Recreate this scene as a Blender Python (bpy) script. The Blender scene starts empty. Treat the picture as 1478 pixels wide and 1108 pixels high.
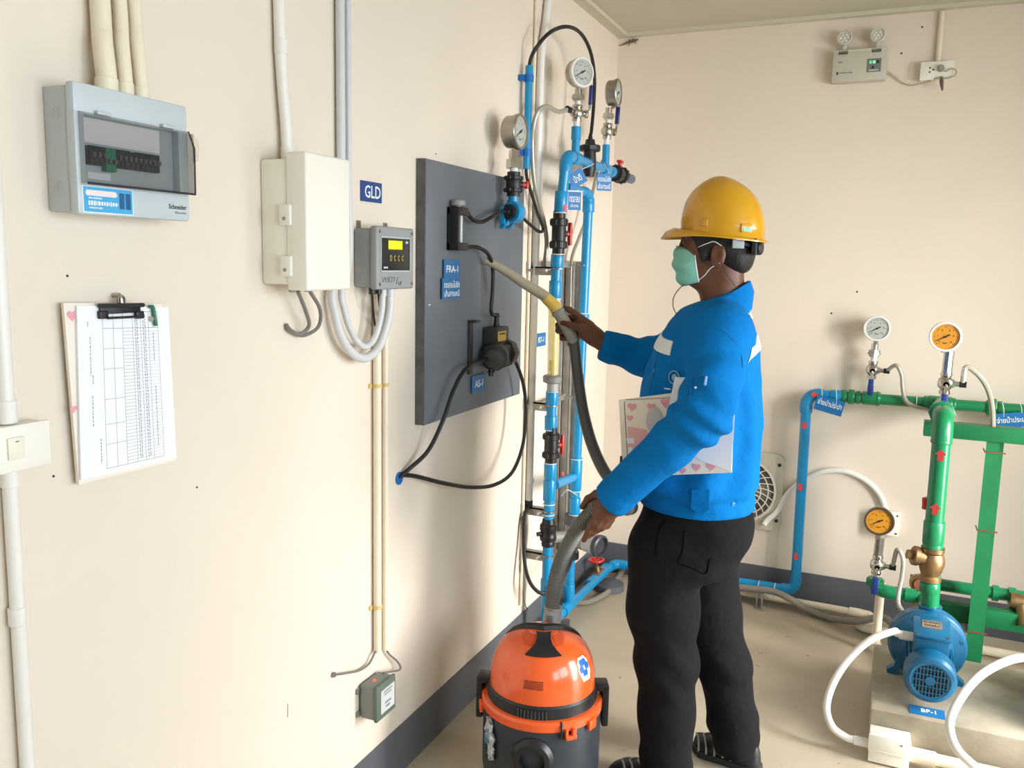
import bpy, bmesh, math, random
import numpy as np
from mathutils import Vector, Matrix
random.seed(7)
SC = bpy.context.scene
COL = SC.collection
PI = math.pi

# ------------------------------------------------------------------ camera
F_PX = 1230.0
YAW, PITCH, ROLL = math.radians(23.7094), math.radians(-8.1169), math.radians(1.2202)
CAM = np.array([1.2611, 0.0, 1.55])
_f = np.array([-math.sin(YAW)*math.cos(PITCH), math.cos(YAW)*math.cos(PITCH), math.sin(PITCH)])
_r0 = np.array([math.cos(YAW), math.sin(YAW), 0.0])
_u0 = np.cross(_r0, _f)
_r = math.cos(ROLL)*_r0 + math.sin(ROLL)*_u0
_u = -math.sin(ROLL)*_r0 + math.cos(ROLL)*_u0
cd = bpy.data.cameras.new('camera')
cd.sensor_fit = 'HORIZONTAL'
cd.sensor_width = 36.0
cd.lens = 36.0*F_PX/1478.0
cd.clip_start = 0.02
cam = bpy.data.objects.new('camera', cd)
COL.objects.link(cam)
cam.matrix_world = Matrix(((_r[0], _u[0], -_f[0], CAM[0]), (_r[1], _u[1], -_f[1], CAM[1]),
                           (_r[2], _u[2], -_f[2], CAM[2]), (0, 0, 0, 1)))
SC.camera = cam

# ------------------------------------------------------------------ world, light, exposure
SC.view_settings.view_transform = 'Standard'
SC.view_settings.look = 'None'
SC.view_settings.gamma = 1.0
SC.view_settings.use_curve_mapping = False
SC.view_settings.exposure = 0.0
w = bpy.data.worlds.new('world')
SC.world = w
w.use_nodes = True
w.node_tree.nodes['Background'].inputs[0].default_value = (0.75, 0.87, 1.0, 1)
w.node_tree.nodes['Background'].inputs[1].default_value = 1.5

def daylight(name, center, normal, sx, sy, power, color=(1, 0.97, 0.92), spread=150):
    l = bpy.data.lights.new(name, 'AREA')
    l.shape = 'RECTANGLE'
    l.size, l.size_y = sx, sy
    l.energy = power
    l.color = color
    l.spread = math.radians(spread)
    o = bpy.data.objects.new(name, l)
    COL.objects.link(o)
    o.location = center
    o.rotation_euler = Vector(normal).to_track_quat('-Z', 'Y').to_euler()
    return o
RX, FY = 3.5, -2.1            # right wall and front wall (behind the camera)
WINR = [(-0.95, 0.25, 0.95, 2.30), (0.45, 1.65, 0.95, 2.30)]     # windows of the right wall: y0, y1, z0, z1
DOORR = (2.10, 3.05, 2.15)                                        # open doorway of the right wall: y0, y1, head
for i, (a, b, c, d) in enumerate(WINR):
    daylight('window_daylight', (RX+0.14, (a+b)/2, (c+d)/2), (-1, 0.1, -0.12), (b-a), d-c, 41, (0.80, 0.91, 1.0), 150)
daylight('doorway_daylight', (RX+0.14, (DOORR[0]+DOORR[1])/2, DOORR[2]/2), (-1, 0.52, -0.60), DOORR[1]-DOORR[0], DOORR[2], 128, (1.0, 0.985, 0.955), 112)

# ------------------------------------------------------------------ picture ray -> point on a real plane
def _ray(x, y):
    return _f*F_PX + _r*(x-739.0) - _u*(y-554.0)
def onx(x, y, X=0.0):
    d = _ray(x, y); return Vector(CAM + d*((X-CAM[0])/d[0]))
def ony(x, y, Y):
    d = _ray(x, y); return Vector(CAM + d*((Y-CAM[1])/d[1]))
def onz(x, y, Z):
    d = _ray(x, y); return Vector(CAM + d*((Z-CAM[2])/d[2]))
def V(*a):
    return Vector(a)

# ------------------------------------------------------------------ materials
MATS = {}
def mat(name, col, rough=0.5, metal=0.0, spec=0.5, noise=0.0, nscale=20.0, bump=0.0, bscale=60.0, coat=0.0,
        emit=None, estr=1.0, bdist=0.004, alpha=1.0, trans=0.0, col2=None, sheen=0.0, ndetail=5.0):
    if name in MATS:
        return MATS[name]
    m = bpy.data.materials.new(name)
    m.use_nodes = True
    nt = m.node_tree
    b = nt.nodes['Principled BSDF']
    def lin(c):
        return tuple(((x/255.0)/12.92 if x/255.0 <= 0.04045 else ((x/255.0+0.055)/1.055)**2.4) for x in c)
    c = lin(col)
    b.inputs['Base Color'].default_value = (*c, 1)
    b.inputs['Roughness'].default_value = rough
    b.inputs['Metallic'].default_value = metal
    b.inputs['Specular IOR Level'].default_value = spec
    b.inputs['Coat Weight'].default_value = coat
    b.inputs['Coat Roughness'].default_value = 0.08
    b.inputs['Alpha'].default_value = alpha
    b.inputs['Transmission Weight'].default_value = trans
    b.inputs['Sheen Weight'].default_value = sheen
    if emit:
        b.inputs['Emission Color'].default_value = (*lin(emit), 1)
        b.inputs['Emission Strength'].default_value = estr
    if noise or bump or col2:
        tc = nt.nodes.new('ShaderNodeTexCoord')
    if noise or col2:
        n = nt.nodes.new('ShaderNodeTexNoise')
        n.inputs['Scale'].default_value = nscale
        n.inputs['Detail'].default_value = ndetail
        n.inputs['Roughness'].default_value = 0.6
        nt.links.new(tc.outputs['Object'], n.inputs['Vector'])
        r = nt.nodes.new('ShaderNodeValToRGB')
        r.color_ramp.elements[0].position = 0.3
        r.color_ramp.elements[1].position = 0.7
        a = lin(col2) if col2 else tuple(x*(1-noise) for x in c)
        r.color_ramp.elements[0].color = (*a, 1)
        r.color_ramp.elements[1].color = (*(c if col2 else tuple(min(1, x*(1+noise*0.5)) for x in c)), 1)
        nt.links.new(n.outputs['Fac'], r.inputs['Fac'])
        nt.links.new(r.outputs['Color'], b.inputs['Base Color'])
    if bump:
        n2 = nt.nodes.new('ShaderNodeTexNoise')
        n2.inputs['Scale'].default_value = bscale
        n2.inputs['Detail'].default_value = 4
        nt.links.new(tc.outputs['Object'], n2.inputs['Vector'])
        bp = nt.nodes.new('ShaderNodeBump')
        bp.inputs['Strength'].default_value = bump
        bp.inputs['Distance'].default_value = bdist
        nt.links.new(n2.outputs['Fac'], bp.inputs['Height'])
        nt.links.new(bp.outputs['Normal'], b.inputs['Normal'])
    MATS[name] = m
    return m

M_wall = mat('wall_paint', (229, 216, 200), 0.75, noise=0.035, nscale=2.2, bump=0.12, bscale=90)
M_ceil = mat('ceiling_panel', (196, 190, 172), 0.8, noise=0.03, nscale=3)
M_cornice = mat('cornice_trim', (205, 198, 178), 0.6)
M_skirt = mat('grey_skirting_paint', (92, 95, 101), 0.45, noise=0.1, nscale=6, bump=0.06)
M_bluepvc = mat('blue_pvc', (12, 140, 194), 0.3, coat=0.15, noise=0.08, nscale=14)
M_blueclip = mat('blue_clip_plastic', (14, 104, 180), 0.4)
M_greenpvc = mat('green_pipe', (20, 126, 78), 0.3, coat=0.2, noise=0.1, nscale=12)
M_greensteel = mat('green_painted_steel', (24, 116, 70), 0.45, noise=0.2, nscale=9)
M_blackpl = mat('black_plastic', (26, 26, 29), 0.42, noise=0.15, nscale=20)
M_blackrub = mat('black_rubber', (20, 20, 21), 0.5)
M_greyboard = mat('grey_board_paint', (108, 114, 120), 0.5, noise=0.09, nscale=3.5, bump=0.05)
M_boardedge = mat('board_edge', (92, 92, 90), 0.8, noise=0.3, nscale=30)
M_whitepvc = mat('white_pvc', (236, 232, 224), 0.4, noise=0.03, nscale=8)
M_creampvc = mat('cream_pvc', (236, 224, 200), 0.45, noise=0.05, nscale=10)
M_chrome = mat('nickel_plate', (200, 196, 188), 0.22, metal=1.0, noise=0.2, nscale=30)
M_steel = mat('brushed_steel', (176, 170, 160), 0.36, metal=1.0, noise=0.15, nscale=20)
M_zinc = mat('zinc_channel', (172, 168, 160), 0.5, metal=0.7, noise=0.2, nscale=18)
M_brass = mat('brass', (200, 158, 72), 0.3, metal=1.0)
M_bronze = mat('bronze', (160, 128, 88), 0.42, metal=0.85, noise=0.25, nscale=14, bump=0.1)
M_red = mat('red_handle', (205, 44, 40), 0.4)
M_redprint = mat('red_arrow_sticker', (226, 72, 72), 0.5)
M_bluehandle = mat('blue_lever_sleeve', (28, 48, 120), 0.45)
M_signblue = mat('sign_blue', (30, 108, 164), 0.45)
M_signdark = mat('sign_dark_blue', (24, 66, 130), 0.45)
M_print = mat('white_print', (240, 244, 248), 0.6)
M_dark = mat('dark_print', (36, 38, 44), 0.6)
M_fadegrey = mat('grey_print', (120, 122, 132), 0.6)
M_clearhose = mat('clear_grey_hose', (158, 152, 138), 0.3, coat=0.3)
M_greyhose = mat('grey_floor_hose', (140, 132, 120), 0.5, noise=0.1, nscale=20)
M_tie = mat('nylon_tie', (226, 226, 222), 0.5)
M_whitepl = mat('white_plastic', (242, 238, 226), 0.35, noise=0.02, nscale=5)
M_lightgrey = mat('light_grey_plastic', (190, 196, 198), 0.4, noise=0.05, nscale=5)
M_boxgrey = mat('grey_enclosure', (150, 153, 153), 0.5, noise=0.06, nscale=8)
M_screw = mat('screw_steel', (150, 148, 142), 0.35, metal=1.0)
M_dialwhite = mat('dial_face', (176, 179, 172), 0.55)
M_dialamber = mat('amber_dial', (190, 128, 24), 0.5)
M_needle = mat('needle_black', (30, 28, 26), 0.5)
M_paper = mat('white_paper', (240, 240, 244), 0.7)
M_concrete = mat('plinth_concrete', (186, 176, 156), 0.85, col2=(158, 148, 130), nscale=7, bump=0.25, bscale=40)
M_pumpblue = mat('pump_blue_paint', (14, 94, 132), 0.35, noise=0.12, nscale=12, coat=0.15)
M_tag = mat('tag_blue', (26, 114, 178), 0.4)

# ------------------------------------------------------------------ mesh building helpers
def frame_of(d, ref=None):
    d = Vector(d).normalized()
    a = Vector(ref) if ref is not None else (Vector((0, 0, 1)) if abs(d.z) < 0.9 else Vector((1, 0, 0)))
    u = (a - d*a.dot(d)).normalized()
    v = d.cross(u)
    return u, v, d

def smooth_path(pts, per=8):
    P = [Vector(p) for p in pts]
    if len(P) < 3:
        return P
    Q = [P[0]*2-P[1]] + P + [P[-1]*2-P[-2]]
    out = []
    for i in range(1, len(Q)-2):
        p0, p1, p2, p3 = Q[i-1], Q[i], Q[i+1], Q[i+2]
        for k in range(per):
            t = k/per
            out.append(0.5*((2*p1) + (p2-p0)*t + (2*p0-5*p1+4*p2-p3)*t*t + (3*p1-p0-3*p2+p3)*t**3))
    out.append(P[-1])
    return out

class MB:
    def __init__(self):
        self.v = []; self.f = []
    def add(self, vs, fs):
        n = len(self.v)
        self.v.extend([Vector(p) for p in vs])
        self.f.extend([tuple(i+n for i in q) for q in fs])
        return self
    def addbm(self, bm, mtx=None):
        bm.verts.index_update()
        vs = [(mtx @ p.co if mtx else p.co.copy()) for p in bm.verts]
        fs = [[q.index for q in f.verts] for f in bm.faces]
        bm.free()
        return self.add(vs, fs)
    def box(self, lo, hi, bev=0.0, seg=2):
        lo = Vector(lo); hi = Vector(hi)
        return self.obox((lo+hi)/2, Matrix.Identity(3), (hi-lo)/2, bev, seg)
    def obox(self, c, R, half, bev=0.0, seg=2):
        bm = bmesh.new()
        bmesh.ops.create_cube(bm, size=2.0)
        for p in bm.verts:
            p.co = Vector((p.co.x*half[0], p.co.y*half[1], p.co.z*half[2]))
        if bev > 0:
            bmesh.ops.bevel(bm, geom=list(bm.edges), offset=min(bev, 0.98*min(abs(h) for h in half)), segments=seg, profile=0.5, affect='EDGES')
        if not isinstance(R, Matrix):
            R = Matrix([list(a) for a in R]).transposed()
        M = Matrix.Translation(Vector(c)) @ R.to_4x4()
        return self.addbm(bm, M)
    def cyl(self, p0, p1, r0, r1=None, n=20, bev=0.0):
        r1 = r0 if r1 is None else r1
        L = (Vector(p1)-Vector(p0)).length
        prof = [(0, 0), (r0-bev, 0), (r0, bev), (r1, L-bev), (r1-bev, L), (0, L)] if bev else [(0, 0), (r0, 0), (r1, L), (0, L)]
        return self.lathe(p0, Vector(p1)-Vector(p0), prof, n)
    def pipe(self, p0, p1, r, ri, n=24):
        L = (Vector(p1)-Vector(p0)).length
        return self.lathe(p0, Vector(p1)-Vector(p0), [(ri, L*0.0), (r, 0), (r, L), (ri, L), (ri, 0)], n)
    def lathe(self, o, axis, prof, n=24, ref=None, hexa=False):
        u, v, d = frame_of(axis, ref)
        o = Vector(o)
        vs = []; fs = []; rings = []
        for (r, h) in prof:
            if r < 1e-6:
                vs.append(o+d*h); rings.append([len(vs)-1])
            else:
                s = len(vs)
                for k in range(n):
                    a = 2*PI*k/n
                    vs.append(o+d*h+(u*math.cos(a)+v*math.sin(a))*r)
                rings.append(list(range(s, s+n)))
        for A, B in zip(rings[:-1], rings[1:]):
            if len(A) == 1 and len(B) == 1:
                continue
            for k in range(n):
                k2 = (k+1) % n
                if len(A) == 1:
                    fs.append((A[0], B[k2], B[k]))
                elif len(B) == 1:
                    fs.append((A[k], A[k2], B[0]))
                else:
                    fs.append((A[k], A[k2], B[k2], B[k]))
        return self.add(vs, fs)
    def tube(self, pts, r, n=10, per=8, smooth=True, caps=True, closed=False):
        P = smooth_path(pts, per) if smooth else [Vector(p) for p in pts]
        N = len(P)
        rr = r if callable(r) else ((lambda t: r) if not isinstance(r, (list, tuple)) else
                                    (lambda t: float(np.interp(t, np.linspace(0, 1, len(r)), r))))
        T = []
        for i in range(N):
            a = P[max(0, i-1)]; b = P[min(N-1, i+1)]
            if closed:
                a = P[i-1]; b = P[(i+1) % N]
            T.append((b-a).normalized())
        u, v, d = frame_of(T[0])
        vs = []; fs = []
        for i in range(N):
            if i:
                q = T[i-1].rotation_difference(T[i])
                u = q @ u
            u = (u - T[i]*u.dot(T[i])).normalized()
            v = T[i].cross(u)
            R = rr(i/(N-1))
            for k in range(n):
                a = 2*PI*k/n
                vs.append(P[i]+(u*math.cos(a)+v*math.sin(a))*R)
        for i in range(N-1 if not closed else N):
            j = (i+1) % N
            for k in range(n):
                k2 = (k+1) % n
                fs.append((i*n+k, i*n+k2, j*n+k2, j*n+k))
        if caps and not closed:
            fs.append(tuple(range(n-1, -1, -1)))
            fs.append(tuple((N-1)*n+k for k in range(n)))
        return self.add(vs, fs)
    def prism(self, poly, o, u, v, w, depth):
        o, u, v, w = Vector(o), Vector(u), Vector(v), Vector(w)
        n = len(poly)
        vs = [o+u*a+v*b for a, b in poly] + [o+u*a+v*b+w*depth for a, b in poly]
        fs = [tuple(range(n-1, -1, -1)), tuple(range(n, 2*n))]
        fs += [(k, (k+1) % n, n+(k+1) % n, n+k) for k in range(n)]
        return self.add(vs, fs)
    def ring(self, c, axis, R, r, n=28, m=8):
        u, v, d = frame_of(axis)
        pts = [Vector(c)+(u*math.cos(2*PI*k/n)+v*math.sin(2*PI*k/n))*R for k in range(n)]
        return self.tube(pts, r, m, smooth=False, closed=True)
    def ell(self, c, rad, R=None, n=16, m=10):
        vs = []; fs = []
        R = R or Matrix.Identity(3)
        c = Vector(c)
        vs.append(c+R @ V(0, 0, rad[2]))
        for i in range(1, m):
            t = PI*i/m
            for k in range(n):
                a = 2*PI*k/n
                vs.append(c+R @ V(rad[0]*math.sin(t)*math.cos(a), rad[1]*math.sin(t)*math.sin(a), rad[2]*math.cos(t)))
        vs.append(c+R @ V(0, 0, -rad[2]))
        for k in range(n):
            k2 = (k+1) % n
            fs.append((0, 1+k, 1+k2))
            for i in range(m-2):
                fs.append((1+i*n+k, 1+(i+1)*n+k, 1+(i+1)*n+k2, 1+i*n+k2))
            fs.append((1+(m-2)*n+k, len(vs)-1, 1+(m-2)*n+k2))
        return self.add(vs, fs)

def _mesh(name, mb, origin, m, angle=32, smooth=True):
    me = bpy.data.meshes.new(name)
    me.from_pydata([(p-origin)[:] for p in mb.v], [], mb.f)
    me.validate()
    me.materials.append(m)
    if smooth:
        me.polygons.foreach_set('use_smooth', [True]*len(me.polygons))
        me.set_sharp_from_angle(angle=math.radians(angle))
    bm = bmesh.new(); bm.from_mesh(me)
    bmesh.ops.recalc_face_normals(bm, faces=bm.faces)
    bm.to_mesh(me); bm.free()
    me.update()
    return me

def props(o, label=None, cat=None, group=None, kind=None):
    if label: o['label'] = label
    if cat: o['category'] = cat
    if group: o['group'] = group
    if kind: o['kind'] = kind
    return o

def thing(name, label, cat, loc, group=None):
    o = bpy.data.objects.new(name, None)
    o.empty_display_size = 0.05
    COL.objects.link(o)
    o.location = Vector(loc)
    return props(o, label, cat, group)

def root_loc(p):
    while p.parent:
        p = p.parent
    return p.location.copy()

def part(parent, name, mb, m, label=None, angle=32, kind=None):
    me = _mesh(name, mb, root_loc(parent), m, angle)
    o = bpy.data.objects.new(name, me)
    COL.objects.link(o)
    o.parent = parent
    return props(o, label, kind=kind)

def solo(name, mb, m, label=None, cat=None, group=None, kind=None, angle=32):
    xs = [p.x for p in mb.v]; ys = [p.y for p in mb.v]; zs = [p.z for p in mb.v]
    org = V((min(xs)+max(xs))/2, (min(ys)+max(ys))/2, min(zs))
    me = _mesh(name, mb, org, m, angle)
    o = bpy.data.objects.new(name, me)
    COL.objects.link(o)
    o.location = org
    return props(o, label, cat, group, kind)

def copy_tree(o, delta, label=None, group=None):
    def rec(a, par):
        c = a.copy(); COL.objects.link(c); c.parent = par
        for ch in list(a.children):
            rec(ch, c)
        return c
    c = rec(o, None)
    c.location = o.location + Vector(delta)
    if label: c['label'] = label
    if group: c['group'] = group
    return c

def text_mb(body, o, u, v, w, height, width=None, depth=0.0006, bold=0.0, align='CENTER', shear=0.0):
    """lettering built as thin solid glyphs; o is the centre of the line"""
    c = bpy.data.curves.new('lettering', 'FONT')
    c.body = body
    c.align_x = 'CENTER'; c.align_y = 'CENTER'
    c.size = 1.0
    c.resolution_u = 2
    c.offset = bold
    c.shear = shear
    t = bpy.data.objects.new('lettering', c)
    COL.objects.link(t)
    dg = bpy.context.evaluated_depsgraph_get()
    me = bpy.data.meshes.new_from_object(t.evaluated_get(dg))
    bpy.data.objects.remove(t); bpy.data.curves.remove(c)
    P = [p.co.copy() for p in me.vertices]
    Fc = [tuple(q.vertices) for q in me.polygons]
    bpy.data.meshes.remove(me)
    mb = MB()
    if not P:
        return mb
    x0, x1 = min(p.x for p in P), max(p.x for p in P)
    y0, y1 = min(p.y for p in P), max(p.y for p in P)
    sy = height/max(1e-6, (y1-y0)); sx = sy if width is None else width/max(1e-6, (x1-x0))
    cx, cy = (x0+x1)/2, (y0+y1)/2
    o, u, v, w = Vector(o), Vector(u), Vector(v), Vector(w)
    mb.add([o+u*((p.x-cx)*sx)+v*((p.y-cy)*sy)+w*depth for p in P], Fc)
    return mb

# face frames: things on the left wall look along +x, things on the back wall along -y
LU, LVv, LW = V(0, 1, 0), V(0, 0, 1), V(1, 0, 0)
BU, BVv, BW = V(1, 0, 0), V(0, 0, 1), V(0, -1, 0)
# ================================================================== the room
D, CZ, SK = 4.03, 2.61, 0.155
M_floor = bpy.data.materials.new('concrete_floor')
M_floor.use_nodes = True
nt = M_floor.node_tree; b = nt.nodes['Principled BSDF']
tc = nt.nodes.new('ShaderNodeTexCoord')
n1 = nt.nodes.new('ShaderNodeTexNoise'); n1.inputs['Scale'].default_value = 1.6; n1.inputs['Detail'].default_value = 8; n1.inputs['Roughness'].default_value = 0.62
n2 = nt.nodes.new('ShaderNodeTexNoise'); n2.inputs['Scale'].default_value = 26; n2.inputs['Detail'].default_value = 3
r1 = nt.nodes.new('ShaderNodeValToRGB')
r1.color_ramp.elements[0].position = 0.32; r1.color_ramp.elements[0].color = (0.40, 0.335, 0.245, 1)
r1.color_ramp.elements[1].position = 0.68; r1.color_ramp.elements[1].color = (0.56, 0.48, 0.36, 1)
r2 = nt.nodes.new('ShaderNodeValToRGB')
r2.color_ramp.elements[0].position = 0.22; r2.color_ramp.elements[0].color = (0.30, 0.28, 0.26, 1)
r2.color_ramp.elements[1].position = 0.30; r2.color_ramp.elements[1].color = (1, 1, 1, 1)
mx = nt.nodes.new('ShaderNodeMixRGB'); mx.blend_type = 'MULTIPLY'; mx.inputs[0].default_value = 0.8
bp = nt.nodes.new('ShaderNodeBump'); bp.inputs['Strength'].default_value = 0.08; bp.inputs['Distance'].default_value = 0.003
nt.links.new(tc.outputs['Object'], n1.inputs['Vector']); nt.links.new(tc.outputs['Object'], n2.inputs['Vector'])
nt.links.new(n1.outputs['Fac'], r1.inputs['Fac']); nt.links.new(n2.outputs['Fac'], r2.inputs['Fac'])
nt.links.new(r1.outputs['Color'], mx.inputs[1]); nt.links.new(r2.outputs['Color'], mx.inputs[2])
nt.links.new(mx.outputs['Color'], b.inputs['Base Color'])
nt.links.new(n1.outputs['Fac'], bp.inputs['Height']); nt.links.new(bp.outputs['Normal'], b.inputs['Normal'])
b.inputs['Roughness'].default_value = 0.42

solo('floor', MB().box((-0.12, FY-0.12, -0.1), (RX+0.12, D+0.12, 0)), M_floor, kind='structure')
solo('ceiling', MB().box((-0.12, FY-0.12, CZ), (RX+0.12, D+0.12, CZ+0.1)), M_ceil, kind='structure')
solo('wall_left', MB().box((-0.12, FY-0.12, 0), (0, D+0.12, CZ)), M_wall, kind='structure')
solo('wall_back', MB().box((0, D, 0), (RX, D+0.12, CZ)), M_wall, kind='structure')
mb = MB()
edges = sorted([(a, b, c, d) for a, b, c, d in WINR]+[(DOORR[0], DOORR[1], 0.0, DOORR[2])])
y = FY
for (a, b, c, d) in edges:
    mb.box((RX, y, 0), (RX+0.12, a, CZ))
    if c > 0: mb.box((RX, a, 0), (RX+0.12, b, c))
    mb.box((RX, a, d), (RX+0.12, b, CZ))
    y = b
mb.box((RX, y, 0), (RX+0.12, D, CZ))
solo('wall_right', mb, M_wall, kind='structure')
solo('wall_front', MB().box((0, FY-0.12, 0), (RX, FY, CZ)), M_wall, kind='structure')
for i, (a, c, z0, z1) in enumerate(WINR):
    fr = MB()
    for (y0, y1, za, zb) in ((a, a+.04, z0, z1), (c-.04, c, z0, z1), (a, c, z0, z0+.04), (a, c, z1-.04, z1),
                             ((a+c)/2-.02, (a+c)/2+.02, z0, z1), (a, c, 1.62, 1.655)):
        fr.box((RX+.03, y0, za), (RX+.07, y1, zb))
    solo('window_%d' % (i+1), fr, mat('window_frame_aluminium', (190, 190, 188), 0.4, metal=0.6), kind='structure')
fr = MB()
for (y0, y1, za, zb) in ((DOORR[0], DOORR[0]+.05, 0, DOORR[2]), (DOORR[1]-.05, DOORR[1], 0, DOORR[2]), (DOORR[0], DOORR[1], DOORR[2]-.05, DOORR[2])):
    fr.box((RX-.005, y0, za), (RX+.125, y1, zb))
# added unseen door leaf at the far jamb, shades the right back wall
fr.box((RX-.69, DOORR[1]-.045, .01), (RX-.005, DOORR[1]-.005, DOORR[2]-.055))
solo('door_frame_and_shade_leaf', fr, mat('door_frame_paint', (150, 150, 148), 0.5), kind='structure')
solo('baseboard_left', MB().box((0, FY, 0), (0.006, D, SK)), M_skirt, kind='structure')
solo('baseboard_back', MB().box((0.006, D-0.006, 0), (RX, D, SK)), M_skirt, kind='structure')
# ceiling cornice: a small stepped moulding
prof = [(0, 0), (0.0, -0.004), (0.022, -0.004), (0.024, 0.0)]
mb = MB().box((0, FY, CZ-0.010), (0.050, D, CZ)); mb.box((0.050, FY, CZ-0.016), (0.058, D-0.058, CZ))
solo('trim_1', mb, M_cornice, kind='structure')
mb = MB().box((0.050, D-0.050, CZ-0.010), (RX, D, CZ)); mb.box((0.05, D-0.058, CZ-0.016), (RX, D-0.050, CZ))
solo('trim_2', mb, M_cornice, kind='structure')
# ================================================================== things on the left wall
def conduit(label, pts, r, group=None, m=None, collars=(), clips=(), smooth=True, name='conduit', n=14, per=8):
    """a plastic conduit with collars / saddles as parts"""
    zs = min(pts, key=lambda p: p.z)
    t = thing(name, label, 'conduit', zs, group)
    part(t, 'tube', MB().tube(pts, r, n, smooth=smooth, per=per), m or M_creampvc)
    for (p, d, L, rr) in collars:
        d = Vector(d).normalized()
        part(t, 'collar', MB().cyl(p-d*L/2, p+d*L/2, rr, n=18, bev=0.001), m or M_creampvc)
    for (p, d, rr, cm) in clips:
        d = Vector(d).normalized()
        part(t, 'clip', MB().cyl(p-d*0.005, p+d*0.005, rr, n=14).box((0, p.y-rr*1.7, p.z-0.006), (0.005, p.y, p.z+0.006)), cm)
    return t

def sign_plate(label, o, u, v, w, wd, ht, lines, m=M_signblue, name='sign', group=None, th=0.003, pm=None, texth=None):
    """o: centre of the plate's back"""
    o, u, v, w = Vector(o), Vector(u), Vector(v), Vector(w)
    t = thing(name, label, 'sign', o-v*ht/2, group)
    part(t, 'plate', MB().prism([(-wd/2, -ht/2), (wd/2, -ht/2), (wd/2, ht/2), (-wd/2, ht/2)], o, u, v, w, th), m)
    for (body, dx, dy, hh, ww) in lines:
        tm = text_mb(body, o+u*dx*wd+v*dy*ht+w*th, u, v, w, hh*ht, ww*wd, bold=0.012)
        part(t, 'lettering', tm, pm or M_print, angle=10)
    return t

def print_marks(parent, o, u, v, w, wd, ht, m, n=6, seed=1):
    """a line of print too small to read: short upright strokes"""
    r_ = random.Random(seed); mb = MB(); x = -wd/2
    o, u, v, w = Vector(o), Vector(u), Vector(v), Vector(w)
    while x < wd/2:
        L = wd/n*r_.uniform(.35, .8); h_ = ht*r_.uniform(.7, 1)
        mb.add([o+u*x-v*h_/2+w*.0004, o+u*min(wd/2, x+L)-v*h_/2+w*.0004, o+u*min(wd/2, x+L)+v*h_/2+w*.0004, o+u*x+v*h_/2+w*.0004], [(0, 1, 2, 3)])
        x += L+wd/n*.3
    return part(parent, 'small_print', mb, m, kind='stuff')

# ---- breaker panel -------------------------------------------------
Yl, Yr, zb, zt = 0.980, 1.217, 1.612, 1.816
bp_ = thing('breaker_panel', 'grey breaker panel with smoked window on the left wall', 'breaker panel', (0.035, (Yl+Yr)/2, zb))
part(bp_, 'enclosure', MB().box((0, Yl+.004, zb+.004), (0.058, Yr-.004, zt-.004), 0.004), M_lightgrey)
mb = MB()
oy0, oy1, oz0, oz1 = Yl+.018, Yr-.022, 1.664, 1.768
mb.box((.056, Yl, oz1), (.074, Yr, zt), .004); mb.box((.056, Yl, zb), (.074, Yr, oz0), .004)
mb.box((.056, Yl, oz0-.004), (.074, oy0, oz1+.004), .002); mb.box((.056, oy1, oz0-.004), (.074, Yr, oz1+.004), .002)
part(bp_, 'front_cover', mb, mat('cover_grey', (196, 206, 210), 0.35, noise=0.05, nscale=7))
part(bp_, 'inner_plate', MB().box((.05, oy0, oz0), (.057, oy1, oz1)), mat('inner_plate', (196, 192, 190), .6))
part(bp_, 'index_sheet', MB().box((.057, oy0+.004, 1.727), (.0585, oy1-.030, 1.766)), mat('index_paper', (250, 246, 246), .6))
for k in range(14):
    y = oy0+.012+k*.0103
    c = M_blackpl if k not in (3, 4) else mat('green_breaker', (40, 130, 90), .5)
    z_ = 1.692 if k not in (3, 4) else 1.684
    br = part(bp_, 'breaker', MB().box((.056, y, z_), (.070, y+.0096, 1.722 if k != 8 else 1.719), .001), c)
    part(br, 'toggle', MB().box((.070, y+.002, z_+.012), (.076, y+.0076, z_+.020), .001), mat('toggle_grey', (90, 90, 92), .5))
part(bp_, 'warning_label', MB().box((.0572, oy0+.016, 1.670), (.0585, oy0+.060, 1.681)), M_paper)
# smoked, slightly bowed hinged window
M_smoke = mat('smoked_acrylic', (64, 68, 66), 0.10, spec=0.5, alpha=0.42)
dm = MB()
dy0, dy1, dz0, dz1 = 0.986, 1.214, 1.660, 1.771
pr = [(.078, dz1), (.089, dz1-.006), (.092, dz1-.03), (.092, dz0+.01), (.090, dz0)]
vs = []; fs = []
for (x, z) in pr:
    vs += [(x, dy0, z), (x, dy1, z)]
for k in range(len(pr)-1):
    fs.append((2*k, 2*k+1, 2*k+3, 2*k+2))
dm.add(vs, fs)
for yy in (dy0, dy1):
    dm.add([(.075, yy, dz1)]+[(x, yy, z) for x, z in pr]+[(.075, yy, dz0)], [tuple(range(len(pr)+2))])
part(bp_, 'smoked_window', dm, M_smoke)
part(bp_, 'window_edge', MB().tube([V(.091, dy0, dz0), V(.091, dy1, dz0)], .0018, 6, smooth=False).tube([V(.091, dy1, dz0), V(.092, dy1, dz1-.03), V(.079, dy1, dz1)], .0016, 6, smooth=False), M_dark)
for yy in (1.03, 1.165):
    part(bp_, 'hinge', MB().box((.074, yy-.013, dz1-.001), (.083, yy+.013, dz1+.005), .001), M_lightgrey)
part(bp_, 'clear_tape', MB().prism([(0, -.025), (.012, -.022), (.017, 0), (.013, .016), (.004, .025), (0, .027)], (.088, 1.213, 1.742), LU, LVv, LW, .0008),
     mat('clear_tape', (230, 214, 190), .25, alpha=.55))
for zz in (1.655, 1.770):
    part(bp_, 'knockout', MB().lathe((.030, Yl+.004, zz), (0, -1, 0), [(.0095, -.001), (.0095, .0006), (.0085, .0006), (.0085, 0), (0, 0)], 20), M_lightgrey)
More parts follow.
